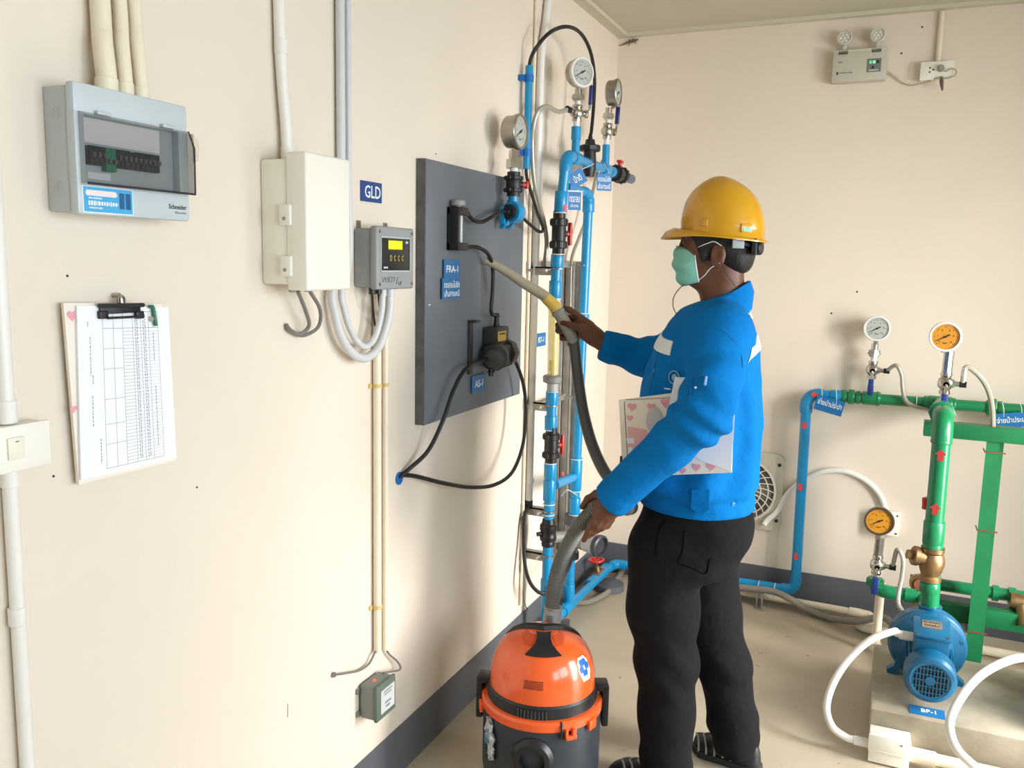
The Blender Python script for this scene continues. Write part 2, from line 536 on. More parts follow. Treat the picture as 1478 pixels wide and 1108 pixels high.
st = part(bp_, 'blue_sticker', MB().box((.074, 0.990, 1.6165), (.0746, 1.086, 1.656)), mat('sticker_blue', (70, 170, 220), .4))
part(st, 'sticker_border', MB().box((.0738, .9885, 1.615), (.0743, 1.0875, 1.6575)), M_paper)
print_marks(st, (.0747, 1.027, 1.6305), LU, LVv, LW, .058, .0075, M_print, 11, 5); print_marks(st, (.0747, 1.012, 1.6385), LU, LVv, LW, .026, .003, M_print, 6, 6); print_marks(st, (.0747, 1.012, 1.623), LU, LVv, LW, .026, .003, M_print, 6, 7)
part(st, 'headline_pill', MB().prism([(-.028, -.004), (.028, -.004), (.031, 0), (.028, .005), (-.028, .005), (-.031, 0)], (.0746, 1.024, 1.646), LU, LVv, LW, .0004), mat('pill_white', (240, 225, 225), .5))
for yy in (1.064, 1.077):
    part(st, 'picture', MB().box((.0746, yy-.005, 1.624), (.0750, yy+.005, 1.650)), mat('picture_blue', (30, 90, 140), .4))
part(bp_, 'lettering', text_mb('Schneider', (.0742, 1.187, 1.636), LU, LVv, LW, .0085, .042, bold=.015), mat('brand_print', (40, 60, 66), .5))
part(bp_, 'lettering', text_mb('Electric', (.0742, 1.194, 1.626), LU, LVv, LW, .004, .026), mat('brand_print', (40, 60, 66), .5))
specs = [(154, 122, 142, .0165, 'thick cream conduit entering the breaker panel, leftmost of three'),
         (181, 130, 170, .0125, 'cream conduit entering the breaker panel, middle of three'),
         (204, 137, 191, .0125, 'cream conduit entering the breaker panel, rightmost of three')]
for (bx, by, tx, r, lab) in specs:
    b0 = onx(bx, by, .036); b0.z = zt-.001
    p1 = onx((bx+tx)/2, 62, .030); p2 = onx(tx+3, 15, .021)
    conduit(lab, [b0, b0+V(0, 0, .03), p1, p2, V(r+.004, p2.y-.006, 2.2), V(r+.004, p2.y-.006, CZ-.01)], r, 'conduits above the breaker panel',
            collars=[(b0+V(0, 0, .012), (0, 0, 1), .026, r*1.12)])

# ---- white cabinet -------------------------------------------------
Yc = 1.498
lx0 = ony(414, 300, Yc).x; lx1 = ony(444, 300, Yc).x
Yc2 = onx(506, 320, lx1).y
ca = thing('cable_cabinet', 'white plastic cable cabinet with side latches beside the grey meter', 'cabinet', (lx1/2, (Yc+Yc2)/2, 1.48))
part(ca, 'body', MB().box((0, Yc, 1.492), (lx0+.004, Yc2-.004, 1.758), .006), M_whitepl)
zl0 = ony(447, 420, Yc).z; zl1 = ony(441, 218, Yc).z
part(ca, 'lid', MB().box((lx0, Yc-.004, zl0), (lx1, Yc2, zl1), .006, 3), M_whitepl)
for zz in (1.64, 1.532):
    la = part(ca, 'latch', MB().box((lx0-.012, Yc-.012, zz-.022), (lx0+.016, Yc-.002, zz+.022), .003), M_whitepl)
    part(la, 'screw', MB().cyl((lx0+.002, Yc-.012, zz-.008), (lx0+.002, Yc-.014, zz-.008), .004, n=12), M_boxgrey)
for yy in (1.545, 1.60):
    part(ca, 'gland', MB().cyl((.045, yy, 1.492), (.045, yy, 1.474), .011, .008, 14), M_boxgrey)
pA = onx(414, 150, .022)
conduit('white conduit entering the top of the white cable cabinet', [V(.022, pA.y, 1.757), V(.02, pA.y-.001, 1.83), V(.015, pA.y-.012, 2.05), V(.015, pA.y-.014, CZ-.012)], .0125, m=M_whitepvc,
        collars=[(V(.0165, pA.y-.0098, 2.0), (0, 0, 1), .03, .0145), (V(.022, pA.y, 1.775), (0, 0, 1), .03, .0145)])
h0 = onx(411, 470, 0.0)
for k, (lab, pp) in enumerate([('grey cable from the white cabinet to the wall hole, inner of two', [(430, 422), (441, 448), (446, 470), (432, 482), (418, 476)]),
                               ('grey cable from the white cabinet to the wall hole, outer of two', [(447, 420), (462, 447), (459, 472), (437, 484), (419, 476)])]):
    P = [onx(x, y, X) for (x, y), X in zip(pp, (.045, .042, .03, .016, .012))]
    P[0].z = 1.476
    P.append(h0+V(.004, 0, k*.004))
    solo('grey_cable', MB().tube(P, .0045, 8), mat('cable_grey', (120, 116, 110), .5), lab, 'cable', 'cables under the white cabinet')

# ---- meter ---------------------------------------------------------
mt = thing('wall_meter', 'grey wall meter with yellow display below the GLD sign', 'meter', (.035, 1.93, 1.475))
part(mt, 'body', MB().box((0, 1.847, 1.479), (.056, 2.020, 1.628), .008, 3), M_boxgrey)
part(mt, 'lid', MB().box((.052, 1.842, 1.474), (.074, 2.026, 1.634), .006, 3), M_boxgrey)
for yy in (1.855, 2.013):
    for zz in (1.488, 1.620):
        part(mt, 'screw', MB().cyl((.073, yy, zz), (.076, yy, zz), .0042, n=10), M_screw)
a = onx(551, 343, .075); c = onx(591, 390, .075)
pn = part(mt, 'front_panel', MB().box((.0735, a.y, c.z), (.0755, c.y, a.z), .001), mat('panel_black', (30, 30, 32), .35))
a = onx(560.5, 347, .0757); c = onx(580, 360, .0757)
part(pn, 'display_bezel', MB().box((.0755, a.y-.004, c.z-.004), (.0765, c.y+.004, a.z+.004)), mat('bezel_brown', (70, 62, 30), .4))
part(pn, 'display', MB().box((.076, a.y, c.z), (.0772, c.y, a.z)), mat('lcd_yellow', (200, 220, 20), .3, emit=(215, 240, 10), estr=.75))
a = onx(561, 367, .0757); c = onx(583, 378, .0757)
for k in range(4):
    yy = a.y+(c.y-a.y)*(k+.5)/4
    kb = part(pn, 'key', MB().box((.0755, yy-.0075, c.z), (.0768, yy+.0075, a.z), .0006), mat('key_brown', (60, 52, 26), .5))
    part(kb, 'key_print', text_mb('D' if k == 0 else 'C', (.0768, yy, (a.z+c.z)/2), LU, LVv, LW, .014, .009), mat('key_yellow', (210, 190, 90), .5))
p = onx(587, 350, .0757); part(pn, 'round_logo', MB().prism([(.0075*math.cos(2*PI*k/16), .0035*math.sin(2*PI*k/16)) for k in range(16)], p, LU, LVv, LW, .0005), mat('logo_pale', (190, 186, 196), .5))
p = onx(557, 386, .0757); print_marks(pn, p, LU, LVv, LW, .020, .0055, M_print, 4, 3)
a = onx(549.5, 340.5, .0757); c = onx(592.5, 392, .0757)
fm_s = MB()
for (y0, y1, z0, z1) in ((a.y, c.y, a.z-.0028, a.z), (a.y, c.y, c.z, c.z+.0028), (a.y, a.y+.003, c.z, a.z), (c.y-.003, c.y, c.z, a.z)):
    fm_s.box((.0735, y0, z0), (.0765, y1, z1))
part(pn, 'panel_frame', fm_s, M_lightgrey)
hw_s = MB()
for st in ([(552, 399), (553, 407), (556, 400), (557, 407)], [(558, 405), (560, 400), (561, 406), (558, 407)], [(562, 406), (563, 400), (566, 401), (565, 407), (562, 406)], [(567, 401), (570, 400), (568, 406)], [(574, 400), (572, 410)], [(575, 406), (576, 411), (579, 406), (578, 412)]):
    hw_s.tube([onx(x, y, .0745) for x, y in st], .0006, 5, per=3)
part(mt, 'handwriting', hw_s, M_dark, kind='stuff')
for px in (537, 546):
    p = onx(px, 424, .045)
    part(mt, 'gland', MB().cyl((p.x, p.y, 1.480), (p.x, p.y, 1.462), .0085, n=12), M_blackpl)
    solo('thin_cable', MB().tube([V(p.x, p.y, 1.463), onx(px+2, 452, .03), onx(542 if px < 540 else 545, 478, .006), onx(541 if px < 540 else 546, 500, .004)], .003, 6), M_blackrub,
         'thin black cable under the grey meter, %s of two' % ('left' if px < 540 else 'right'), 'cable', 'cables under the grey meter')
for yy in (1.868, 1.995):
    part(mt, 'mounting_lug', MB().box((0, yy-.008, 1.628), (.004, yy+.008, 1.648)).cyl((.004, yy, 1.640), (.006, yy, 1.640), .003, n=8), M_screw)
loopO = [(479.5, 422), (483, 450), (491, 482), (506, 507), (526, 517), (545, 503), (556, 476), (562, 448)]
loopI = [(493, 421), (497, 447), (504, 471), (515, 492), (528, 500), (540, 488), (547, 468), (551, 445)]
for (lp, r, lab, y0, xe) in ((loopO, .0112, 'grey-white looping conduit into the grey meter, outer of two', 1.777, (563, .052)), (loopI, .0085, 'grey-white looping conduit into the grey meter, inner of two', 1.812, (552.5, .050))):
    P = [V(r+.003, y0, CZ-.012), V(r+.003, y0, 2.1), V(r+.003, y0, 1.75), V(r+.004, y0, 1.55)]
    P += [onx(x, y, .022+.03*k/7) for k, (x, y) in enumerate(lp)]
    e = onx(xe[0], 425, xe[1]); e.z = 1.476
    P.append(e)
    conduit(lab, P, r, 'looping conduits', m=mat('grey_white_conduit', (206, 206, 206), .4), collars=[(e-V(0, 0, .010), (0, 0, 1), .022, r*1.15)], n=16)

sign_plate('small dark blue wall sign reading GLD in white letters', onx(535, 277, 0), LU, LVv, LW, .098, .052, [('GLD', 0.05, 0, .62, .76)], m=M_signdark)

# ---- lower conduits and siren box ---------------------------------
ycl = mat('yellowed_clip', (218, 190, 120), .5)
for (yy, r, ztop, zbot, lab) in ((1.937, .0115, 1.46, .455, 'vertical cream conduit below the meter, wider of two'), (1.982, .0085, 1.46, .440, 'vertical cream conduit below the meter, thinner of two')):
    conduit(lab, [V(r+.002, yy, zbot), V(r+.002, yy, ztop)], r, 'conduits below the meter', smooth=False,
            clips=[(V(r+.002, yy, z), (0, 0, 1), r*1.2, ycl) for z in ((1.213, .588) if r > .01 else (1.21,))])
solo('grey_wire', MB().tube([V(.014, 1.937, .46), onx(541, 942, .014), onx(533, 957, .012), onx(519, 967, .010), onx(500, 971, .008), onx(482, 973.5, .005)], .0032, 8).cyl(onx(482, 973.5, 0), onx(482, 973.5, .007), .007, n=10),
     mat('cable_grey', (120, 116, 110), .5), 'grey wire from the conduit end to a wall hole', 'wire')
sb = thing('wall_box', 'small grey wall box with white label and red light near the floor', 'junction box', (.03, 1.905, .29))
part(sb, 'body', MB().box((.004, 1.858, .292), (.056, 1.952, .390), .008, 3), mat('siren_grey', (122, 128, 122), .5))
part(sb, 'lid', MB().box((.052, 1.856, .290), (.063, 1.954, .392), .003), mat('siren_lid', (92, 108, 94), .5))
lb = part(sb, 'label_plate', MB().box((.063, 1.876, .306), (.0642, 1.945, .374)), mat('label_grey', (196, 200, 198), .5))
for k, (dz, hh, ww) in enumerate(((.026, .006, .044), (.017, .005, .036), (-.008, .007, .03), (-.020, .007, .022))):
    print_marks(lb, (.0643, 1.911, .340+dz), LU, LVv, LW, ww, hh, M_fadegrey, 7, k)
part(sb, 'indicator_light', MB().ell((.030, 1.895, .391), (.005, .005, .004), n=10, m=6), mat('red_led', (255, 80, 60), .3, emit=(255, 60, 40), estr=3))
for zz in (.305, .372):
    part(sb, 'mounting_lug', MB().box((0, 1.846, zz-.008), (.006, 1.862, zz+.008), .002), mat('siren_grey', (122, 128, 122), .5))
solo('box_wire', MB().tube([V(.012, 1.982, .445), onx(562, 944, .014), onx(574, 955, .02), onx(577, 966, .026), V(.03, 1.94, .393)], .003, 8),
     mat('cable_grey', (120, 116, 110), .5), 'grey wire from the thin conduit into the small grey wall box', 'wire')

# ---- switch and its conduits --------------------------------------
sw = thing('light_switch', 'white surface light switch box at the left edge', 'light switch', (.02, .87, 1.214))
part(sw, 'box', MB().box((0, .800, 1.214), (.036, .930, 1.283), .003), M_whitepl)
part(sw, 'plate', MB().box((.034, .797, 1.212), (.042, .933, 1.285), .003), M_whitepl)
rk = part(sw, 'rocker', MB().box((.041, .858, 1.232), (.0455, .886, 1.267), .002), mat('rocker_white', (236, 230, 212), .4))
part(rk, 'mark', MB().box((.0455, .870, 1.2595), (.0459, .876, 1.2608)), M_dark)
conduit('white conduit running down into the light switch box', [V(.014, .881, 1.284), V(.014, .884, CZ-.012)], .0125, m=M_whitepvc, smooth=False, collars=[(V(.014, .881, 1.303), (0, 0, 1), .036, .0150)])
conduit('white conduit below the light switch box', [V(.014, .876, .0), V(.014, .879, 1.213)], .0115, m=M_whitepvc, smooth=False,
        collars=[(V(.014, .8785, 1.198), (0, 0, 1), .03, .0140), (V(.014, .877, .97), (0, 0, 1), .03, .0135)])

# ---- clipboard on the wall ----------------------------------------
def quad_poly(pxs, X):
    return [(onx(x, y, X).y, onx(x, y, X).z) for x, y in pxs]
def bil(q, s, t):
    a, b, c, d = [V(*p) for p in [(x, y, 0) for x, y in q]]      # TL TR BR BL
    return (a*(1-s)+b*s)*(1-t)+(d*(1-s)+c*s)*t
M_heart = mat('heart_pink', (232, 160, 170), .6)
M_cbboard = mat('cream_pattern_board', (238, 228, 214), .55)
def heart(o, u, v, w, s, d=.0005):
    pl = []
    for k in range(20):
        a = 2*PI*k/20
        pl.append((s*.0625*16*math.sin(a)**3*.5, s*.0625*.5*(13*math.cos(a)-5*math.cos(2*a)-2*math.cos(3*a)-math.cos(4*a))))
    return MB().prism(pl, o, u, v, w, d)
cb = thing('wall_clipboard', 'clipboard with printed form sheets hanging on the left wall', 'clipboard', onx(180, 690, .01))
bq = quad_poly([(94, 437), (236, 439), (255, 665), (116, 700)], .022)
part(cb, 'board', MB().prism(bq, (.012, 0, 0), LU, LVv, LW, .006), M_cbboard)
pq = quad_poly([(111, 441), (243, 443), (255, 661), (117, 693)], .0235)
part(cb, 'paper_sheets', MB().prism(pq, (.0185, 0, 0), LU, LVv, LW, .005), M_paper)
pr_ = MB()
def pline(s0, t0, s1, t1, wd=.0007, tgt=None):
    a = bil(pq, s0, t0); c = bil(pq, s1, t1)
    d = (c-a).normalized(); nn = V(-d.y, d.x, 0)*wd/2
    (tgt or pr_).add([V(.0236, p.x, p.y) for p in (a+nn, a-nn, c-nn, c+nn)], [(0, 1, 2, 3)])
for s in (.25, .36, .46, .57, .66, .75, .86):
    pline(s, .03 if s > .3 else .06, s, .965)
for t in (.03, .13, .965):
    pline(.25, t, .86, t)
for k in range(40):
    t = .13+.835*k/40
    pline(.46, t, .57, t, .0005); pline(.57, t, .86, t, .0003)
for t in (.25, .37, .55, .70, .82):
    pline(.25, t, .46, t, .0006)
part(cb, 'form_table', pr_, M_fadegrey)
dk = MB()
for (s, t0, t1) in ((.60, .05, .95), (.62, .05, .95), (.69, .05, .95), (.71, .05, .95), (.12, .18, .40), (.14, .40, .45), (.13, .52, .70), (.10, .09, .12), (.20, .78, .93), (.80, .16, .34), (.80, .5, .9)):
    t = t0
    while t < t1:
        L = random.uniform(.006, .02)
        pline(s, t, s, min(t1, t+L), .0016, dk); t += L+random.uniform(.003, .008)
part(cb, 'form_print', dk, mat('form_print', (120, 120, 132), .6), kind='stuff')
ct = onx(176, 449, .03)
cl = part(cb, 'clip', MB().tube([onx(143, 441, .03), onx(207, 440, .03)], .004, 8, smooth=False).box((.024, onx(146, 450, .03).y, ct.z-.004), (.029, onx(204, 450, .03).y, ct.z+.012), .001), mat('clip_dark', (60, 60, 66), .35, metal=.6))
for px in (150, 202):
    p = onx(px, 455, .03)
    part(cl, 'clip_foot', MB().box((.024, p.y-.009, p.z-.006), (.032, p.y+.009, p.z+.008), .002), M_blackpl)
part(cl, 'clip_bar', MB().tube([onx(155, 459, .032), onx(200, 457, .032)], .0022, 6, smooth=False), M_blackpl)
hk = onx(170, 431, .012)
part(cb, 'hanging_hook', MB().tube([hk+V(-.012, 0, .006), hk+V(.004, 0, .006), hk+V(.008, 0, -.004), hk+V(.008, 0, -.014)], .004, 8).ring(hk+V(.008, 0, -.002), (1, 0, 0), .008, .002, 14, 6), M_steel)
pg = onx(221, 443, .029); pg2 = onx(225, 470, .029)
part(cb, 'pen_clip', MB().tube([pg, pg2], .0035, 8, smooth=False).tube([pg+V(0, 0, .001), onx(215, 442, .029)], .003, 8, smooth=False), mat('green_clip', (30, 110, 80), .4))
part(cb, 'rivet', MB().cyl(onx(218, 460, .0235), onx(218, 460, .027), .005, n=12), M_steel)
for (x, y, s) in ((104, 455, .02), (106, 590, .014)):
    part(cb, 'heart_print', heart(onx(x, y, .0183), LU, LVv, LW, s), M_heart)

# marks on the wall: nail holes
for k, (x, y) in enumerate(((97, 398), (77, 687), (284, 703), (629, 222))):
    p = onx(x, y, 0)
    solo('nail_hole', MB().lathe(p+V(.0004, 0, 0), (1, 0, 0), [(.0022, -.0006), (.0022, .0006), (.001, .0002), (0, .0002)], 8), M_dark,
         ('tiny nail above the wall clipboard', 'tiny nail hole left below the wall clipboard', 'tiny nail hole right below the wall clipboard', 'tiny nail hole above the grey board')[k], 'nail hole')
p = onx(415, 1025, 0)
solo('wall_scuff', MB().prism([(-.0012, -.018), (.0008, -.016), (.0014, .014), (0, .018)], p+V(.0002, 0, 0), LU, LVv, LW, .0005), mat('scuff_brown', (110, 80, 50), .8), 'thin brown scuff mark low on the left wall', 'scuff')

# ---- grey board with dosing equipment ------------------------------
BX = .032
bd = thing('mounting_board', 'large grey painted mounting board on the left wall', 'board', (BX/2, 2.55, 1.05))
yb0 = 2.162; yb1 = onx(757, 270, BX).y
part(bd, 'panel', MB().box((.002, yb0, onx(612, 614, BX).z), (BX, yb1, onx(614, 228, BX).z), .0015), M_greyboard)
zb0, zb1 = onx(612, 614, BX).z, onx(614, 228, BX).z
part(bd, 'edge_strip', MB().box((.001, yb0-.002, zb0), (BX-.002, yb0, zb1)), M_boardedge)
for (x, y, s) in ((620, 440, .006), (712, 260, .004)):
    part(bd, 'paint_chip', MB().prism([(-s, 0), (0, -s*.4), (s, .2*s), (0, s*.5)], onx(x, y, BX), LU, LVv, LW, .0004), M_print if y > 300 else M_dark)
# flow meter
a = onx(646, 297, .05); c = onx(673, 362, .05)
fm = thing('flow_meter', 'black tube flow meter mounted on the grey board', 'flow meter', V(.05, (a.y+c.y)/2, c.z))
ym = (a.y+c.y)/2; hw = .034
part(fm, 'back_plate', MB().box((BX, ym-hw, c.z), (.044, ym+hw, a.z), .002), M_blackpl)
part(fm, 'top_block', MB().box((BX, ym-hw, a.z-.024), (.072, ym+hw, a.z), .003), M_blackpl)
part(fm, 'bottom_block', MB().box((BX, ym-hw, c.z), (.072, ym+hw, c.z+.024), .003), M_blackpl)
part(fm, 'cheek', MB().box((.042, ym-hw, c.z+.02), (.070, ym-hw+.010, a.z-.02), .001), M_blackpl)
part(fm, 'scale_plate', MB().box((.0445, ym-.020, c.z+.034), (.046, ym-.004, a.z-.034)), M_boxgrey)
part(fm, 'sight_tube', MB().cyl((.056, ym+.012, c.z+.022), (.056, ym+.012, a.z-.022), .006, n=12), mat('sight_tube', (200, 206, 204), .15, coat=.5))
kn = part(fm, 'knob', MB().lathe((.054, ym-.004, a.z), (0, 0, 1), [(0, 0), (.010, 0), (.010, .004), (.022, .004), (.023, .008), (.022, .018), (.018, .021), (0, .021)], 20), mat('knob_grey', (150, 148, 142), .5))
part(fm, 'hose_nipple', MB().cyl((.060, ym+hw, a.z-.016), (.060, ym+hw+.018, a.z-.018), .008, n=10), M_blackpl)
part(fm, 'hose_nipple', MB().cyl((.060, ym+hw, c.z+.010), (.060, ym+hw+.018, c.z+.012), .008, n=10), M_blackpl)
FMT, FMB = V(.060, ym+hw+.016, a.z-.018), V(.060, ym+hw+.016, c.z+.012)
pS = onx(651, 388, BX); s1 = sign_plate('blue sign reading FRA-1 on the grey board', onx(651.5, 388, BX+.004), LU, LVv, LW, .104, .057, [('FRA-1', 0, .0, .36, .72)])
s2 = sign_plate('blue two-line sign below the FRA-1 sign', onx(650.5, 416, BX+.006), LU, LVv, LW, .116, .062, [('ทดสอบไปยัง', .02, .2, .34, .86), ('เส้นสารเคมี', .02, -.22, .34, .84)])
sign_plate('blue sign reading AS-1 below the black pump', onx(690, 553, BX+.004), LU, LVv, LW, .098, .056, [('AS-1', 0, 0, .42, .6)])
sign_plate('small blue sign reading RT-1 beside the flow tube', onx(780, 490, .002), LU, LVv, LW, .10, .052, [('RT-1', 0, 0, .42, .6)])
# dosing pump
px0 = onx(697, 478, .06); px1 = onx(733, 524, .06)
dp = thing('dosing_pump', 'black dosing pump with gold label on the grey board', 'pump', V(.07, (px0.y+px1.y)/2, px1.z))
yc, zc = (px0.y+px1.y)/2, (px0.z+px1.z)/2
M_pumpblk = mat('pump_black', (54, 54, 52), .5, noise=.1, nscale=20)
part(dp, 'bracket', MB().box((BX, px0.y-.055, zc-.075), (BX+.008, px0.y-.030, zc+.098), .001).box((BX, px0.y-.055, zc+.092), (BX+.03, px0.y-.022, zc+.100), .001), M_pumpblk)
part(dp, 'motor_housing', MB().box((BX+.004, yc-.062, zc-.058), (.105, yc+.058, zc+.012), .008, 3), M_pumpblk)
part(dp, 'control_block', MB().box((BX+.004, yc-.052, zc+.008), (.088, yc+.045, zc+.072), .005), M_pumpblk)
part(dp, 'name_plate', MB().box((.088, yc-.046, zc+.026), (.0892, yc+.018, zc+.058)), mat('gold_label', (205, 160, 50), .4))
part(dp, 'name_plate_bar', MB().box((.0892, yc-.038, zc+.048), (.0896, yc+.010, zc+.053)), M_dark)
part(dp, 'pump_head', MB().lathe((.070, yc-.020, zc-.022), (0.35, -1, -.05), [(0, 0), (.044, 0), (.044, .06), (.036, .068), (.030, .085), (.014, .09), (0, .09)], 22), M_pumpblk)
part(dp, 'end_cap', MB().lathe((.068, yc+.030, zc-.020), (0, 1, 0), [(0, 0), (.052, 0), (.052, .03), (.046, .05), (.034, .064), (0, .066)], 8), M_pumpblk)
for (dy, dz) in ((-.045, .004), (.036, .004), (.036, -.052), (-.052, -.052)):
    part(dp, 'screw', MB().cyl((.104, yc+dy, zc+dz), (.108, yc+dy, zc+dz), .0055, n=8), M_screw)
tp = V(.062, yc-.002, zc+.072)
part(dp, 'top_nipple', MB().cyl(tp, tp+V(0, 0, .010), .011, n=12).cyl(tp+V(0, 0, .010), tp+V(0, 0, .032), .0095, .0085, n=12).cyl(tp+V(0, 0, .032), tp+V(0, 0, .045), .012, .008, n=12), M_blackpl)
part(dp, 'drain_nipple', MB().cyl((.080, yc-.075, zc-.048), (.080, yc-.079, zc-.086), .010, .008, n=10).ring((.080, yc-.078, zc-.072), (0, .1, 1), .010, .003, 12, 6), M_blackpl)
def hose(label, pts, r, m=M_blackrub, name='black_tube', n=9, group=None, cat='tube'):
    return solo(name, MB().tube(pts, r, n), m, label, cat, group)
hose('black tube from the flow meter down to the black pump', [FMB, onx(690, 357, .068), onx(704, 366, .07), onx(711, 385, .072), onx(711, 420, .07), onx(709, 450, .066), tp+V(0, 0, .036)], .0062)
PLn = V(.078, yc-.085, zc-.03)
hose('black tube from the pump down left to the wall hole', [PLn+V(0, .02, .004), onx(675, 530, .085), onx(655, 562, .08), onx(640, 605, .075), onx(618, 650, .05), onx(590, 677, .02), onx(577, 688, .002)], .0065)
hose('black tube looping from the pump under the grey board', [V(.068, yc+.09, zc-.03), onx(744, 522, .075), onx(755, 553, .08), onx(759, 590, .085), onx(755, 640, .09), onx(740, 680, .09), onx(715, 699, .085), onx(680, 703, .07), onx(640, 697, .05), onx(600, 687, .02), onx(578, 685, .002)], .0065)
solo('wall_grommet', MB().lathe(onx(575.5, 690, 0), (1, 0, 0), [(0, 0), (.019, 0), (.019, .004), (.012, .004), (.010, .001), (0, .001)], 18), M_blueclip, 'blue grommet in the wall under the grey board', 'grommet')
# ================================================================== blue pipework in the corner
def lin_pt(a, b, t):
    return Vector(a).lerp(Vector(b), t)

def ball_valve(label, c, axis, hdir, R=.031, L=.15, group=None, hm=None, hlen=.05):
    """black union ball valve; axis along the pipe, hdir the handle stem"""
    ax = Vector(axis).normalized(); hd = Vector(hdir).normalized()
    c = Vector(c)
    t = thing('ball_valve', label, 'valve', c-ax*L/2 if ax.z > .5 else c-V(0, 0, R), group)
    part(t, 'body', MB().lathe(c-ax*L*.30, ax, [(0, 0), (R*.80, 0), (R*.86, L*.1), (R*.86, L*.5), (R*.80, L*.6), (0, L*.6)], 26), M_blackpl)
    for s in (-1, 1):
        o = c+ax*s*L*.25
        u, v, d = frame_of(ax)
        nb = MB().lathe(o-ax*L*.085, ax, [(R*.7, 0), (R*.97, 0), (R*1.04, L*.02), (R*1.04, L*.15), (R*.97, L*.17), (R*.7, L*.17)], 26)
        for k in range(12):
            a = 2*PI*k/12
            q = o+(u*math.cos(a)+v*math.sin(a))*R*1.04
            nb.cyl(q-ax*L*.06, q+ax*L*.06, R*.09, n=6)
        part(t, 'union_nut', nb, M_blackpl)
        part(t, 'socket', MB().cyl(c+ax*s*L*.30, c+ax*s*L*.5, R*.74, n=24), M_blackpl)
    h = part(t, 'handle', MB().cyl(c+hd*R*.7, c+hd*R*1.5, R*.28, n=12).obox(c+hd*R*1.62, [hd, ax, hd.cross(ax)], (R*.17, hlen/2, R*.34), .003), hm or M_red)
    part(t, 'stem', MB().cyl(c+hd*R*.6, c+hd*R*1.0, R*.45, n=14), M_blackpl)
    return t

def gauge(label, c, n, R=.052, stem=None, dial=None, bez=None, group=None, depth=.046, ang=130):
    """pressure gauge: case, bezel, dial, ticks, needle, glass, stem running down to `stem`"""
    n = Vector(n).normalized(); c = Vector(c)
    up = V(0, 0, 1); rt = up.cross(n).normalized(); up = n.cross(rt)
    t = thing('pressure_gauge', label, 'gauge', stem if stem is not None else c-V(0, 0, R), group)
    part(t, 'case', MB().lathe(c-n*depth, n, [(0, 0), (R*.86, 0), (R*.94, .006), (R*.95, depth-.010), (R*.98, depth-.008), (R*.98, depth-.004), (R*.9, depth-.012), (0, depth-.012)], 36), M_steel)
    part(t, 'bezel', MB().lathe(c-n*.012, n, [(R*.97, 0), (R*1.03, .001), (R*1.03, .011), (R*.99, .014), (R*.89, .014), (R*.87, .010), (R*.87, .004)], 40), bez or M_steel)
    dl = part(t, 'dial', MB().lathe(c-n*.006, n, [(0, .0), (R*.89, .0), (R*.89, .003), (0, .003)], 36), dial or M_dialwhite)
    tk = MB()
    o = c-n*.0028
    for k in range(31):
        a = math.radians(225-270*k/30)
        d = rt*math.cos(a)+up*math.sin(a)
        L = .14 if k % 5 == 0 else .07
        q = n.cross(d)
        w_ = R*(.018 if k % 5 == 0 else .010)
        tk.add([o+d*R*.76+q*w_, o+d*R*.76-q*w_, o+d*R*(.76-L)-q*w_, o+d*R*(.76-L)+q*w_], [(0, 1, 2, 3)])
    part(dl, 'scale', tk, M_needle, kind='stuff')
    for k, tx in enumerate(('0', '2', '4', '6', '8', '10')):
        a = math.radians(225-270*k/5)
        part(dl, 'numeral', text_mb(tx, o+(rt*math.cos(a)+up*math.sin(a))*R*.5, rt, up, n, R*.13), M_needle)
    part(dl, 'unit_print', text_mb('bar', o-up*R*.42, rt, up, n, R*.15), M_needle)
    a = math.radians(ang+80); d = rt*math.cos(a)+up*math.sin(a); q = n.cross(d)
    o2 = c-n*.001
    part(t, 'needle', MB().prism([(-R*.3, -.0022), (0, -.0018), (R*.72, -.0005), (R*.72, .0005), (0, .0018), (-R*.3, .0022)], o2, d, q, n, .0008).cyl(o2, o2+n*.002, R*.07, n=12), M_needle)
    if stem is not None:
        s = Vector(stem); top = c-n*depth*.45-V(0, 0, R*.9)
        part(t, 'stem', MB().cyl(top+V(0, 0, R*.1), V(top.x, top.y, s.z), .0095, n=6), M_brass if False else M_steel)
    return t

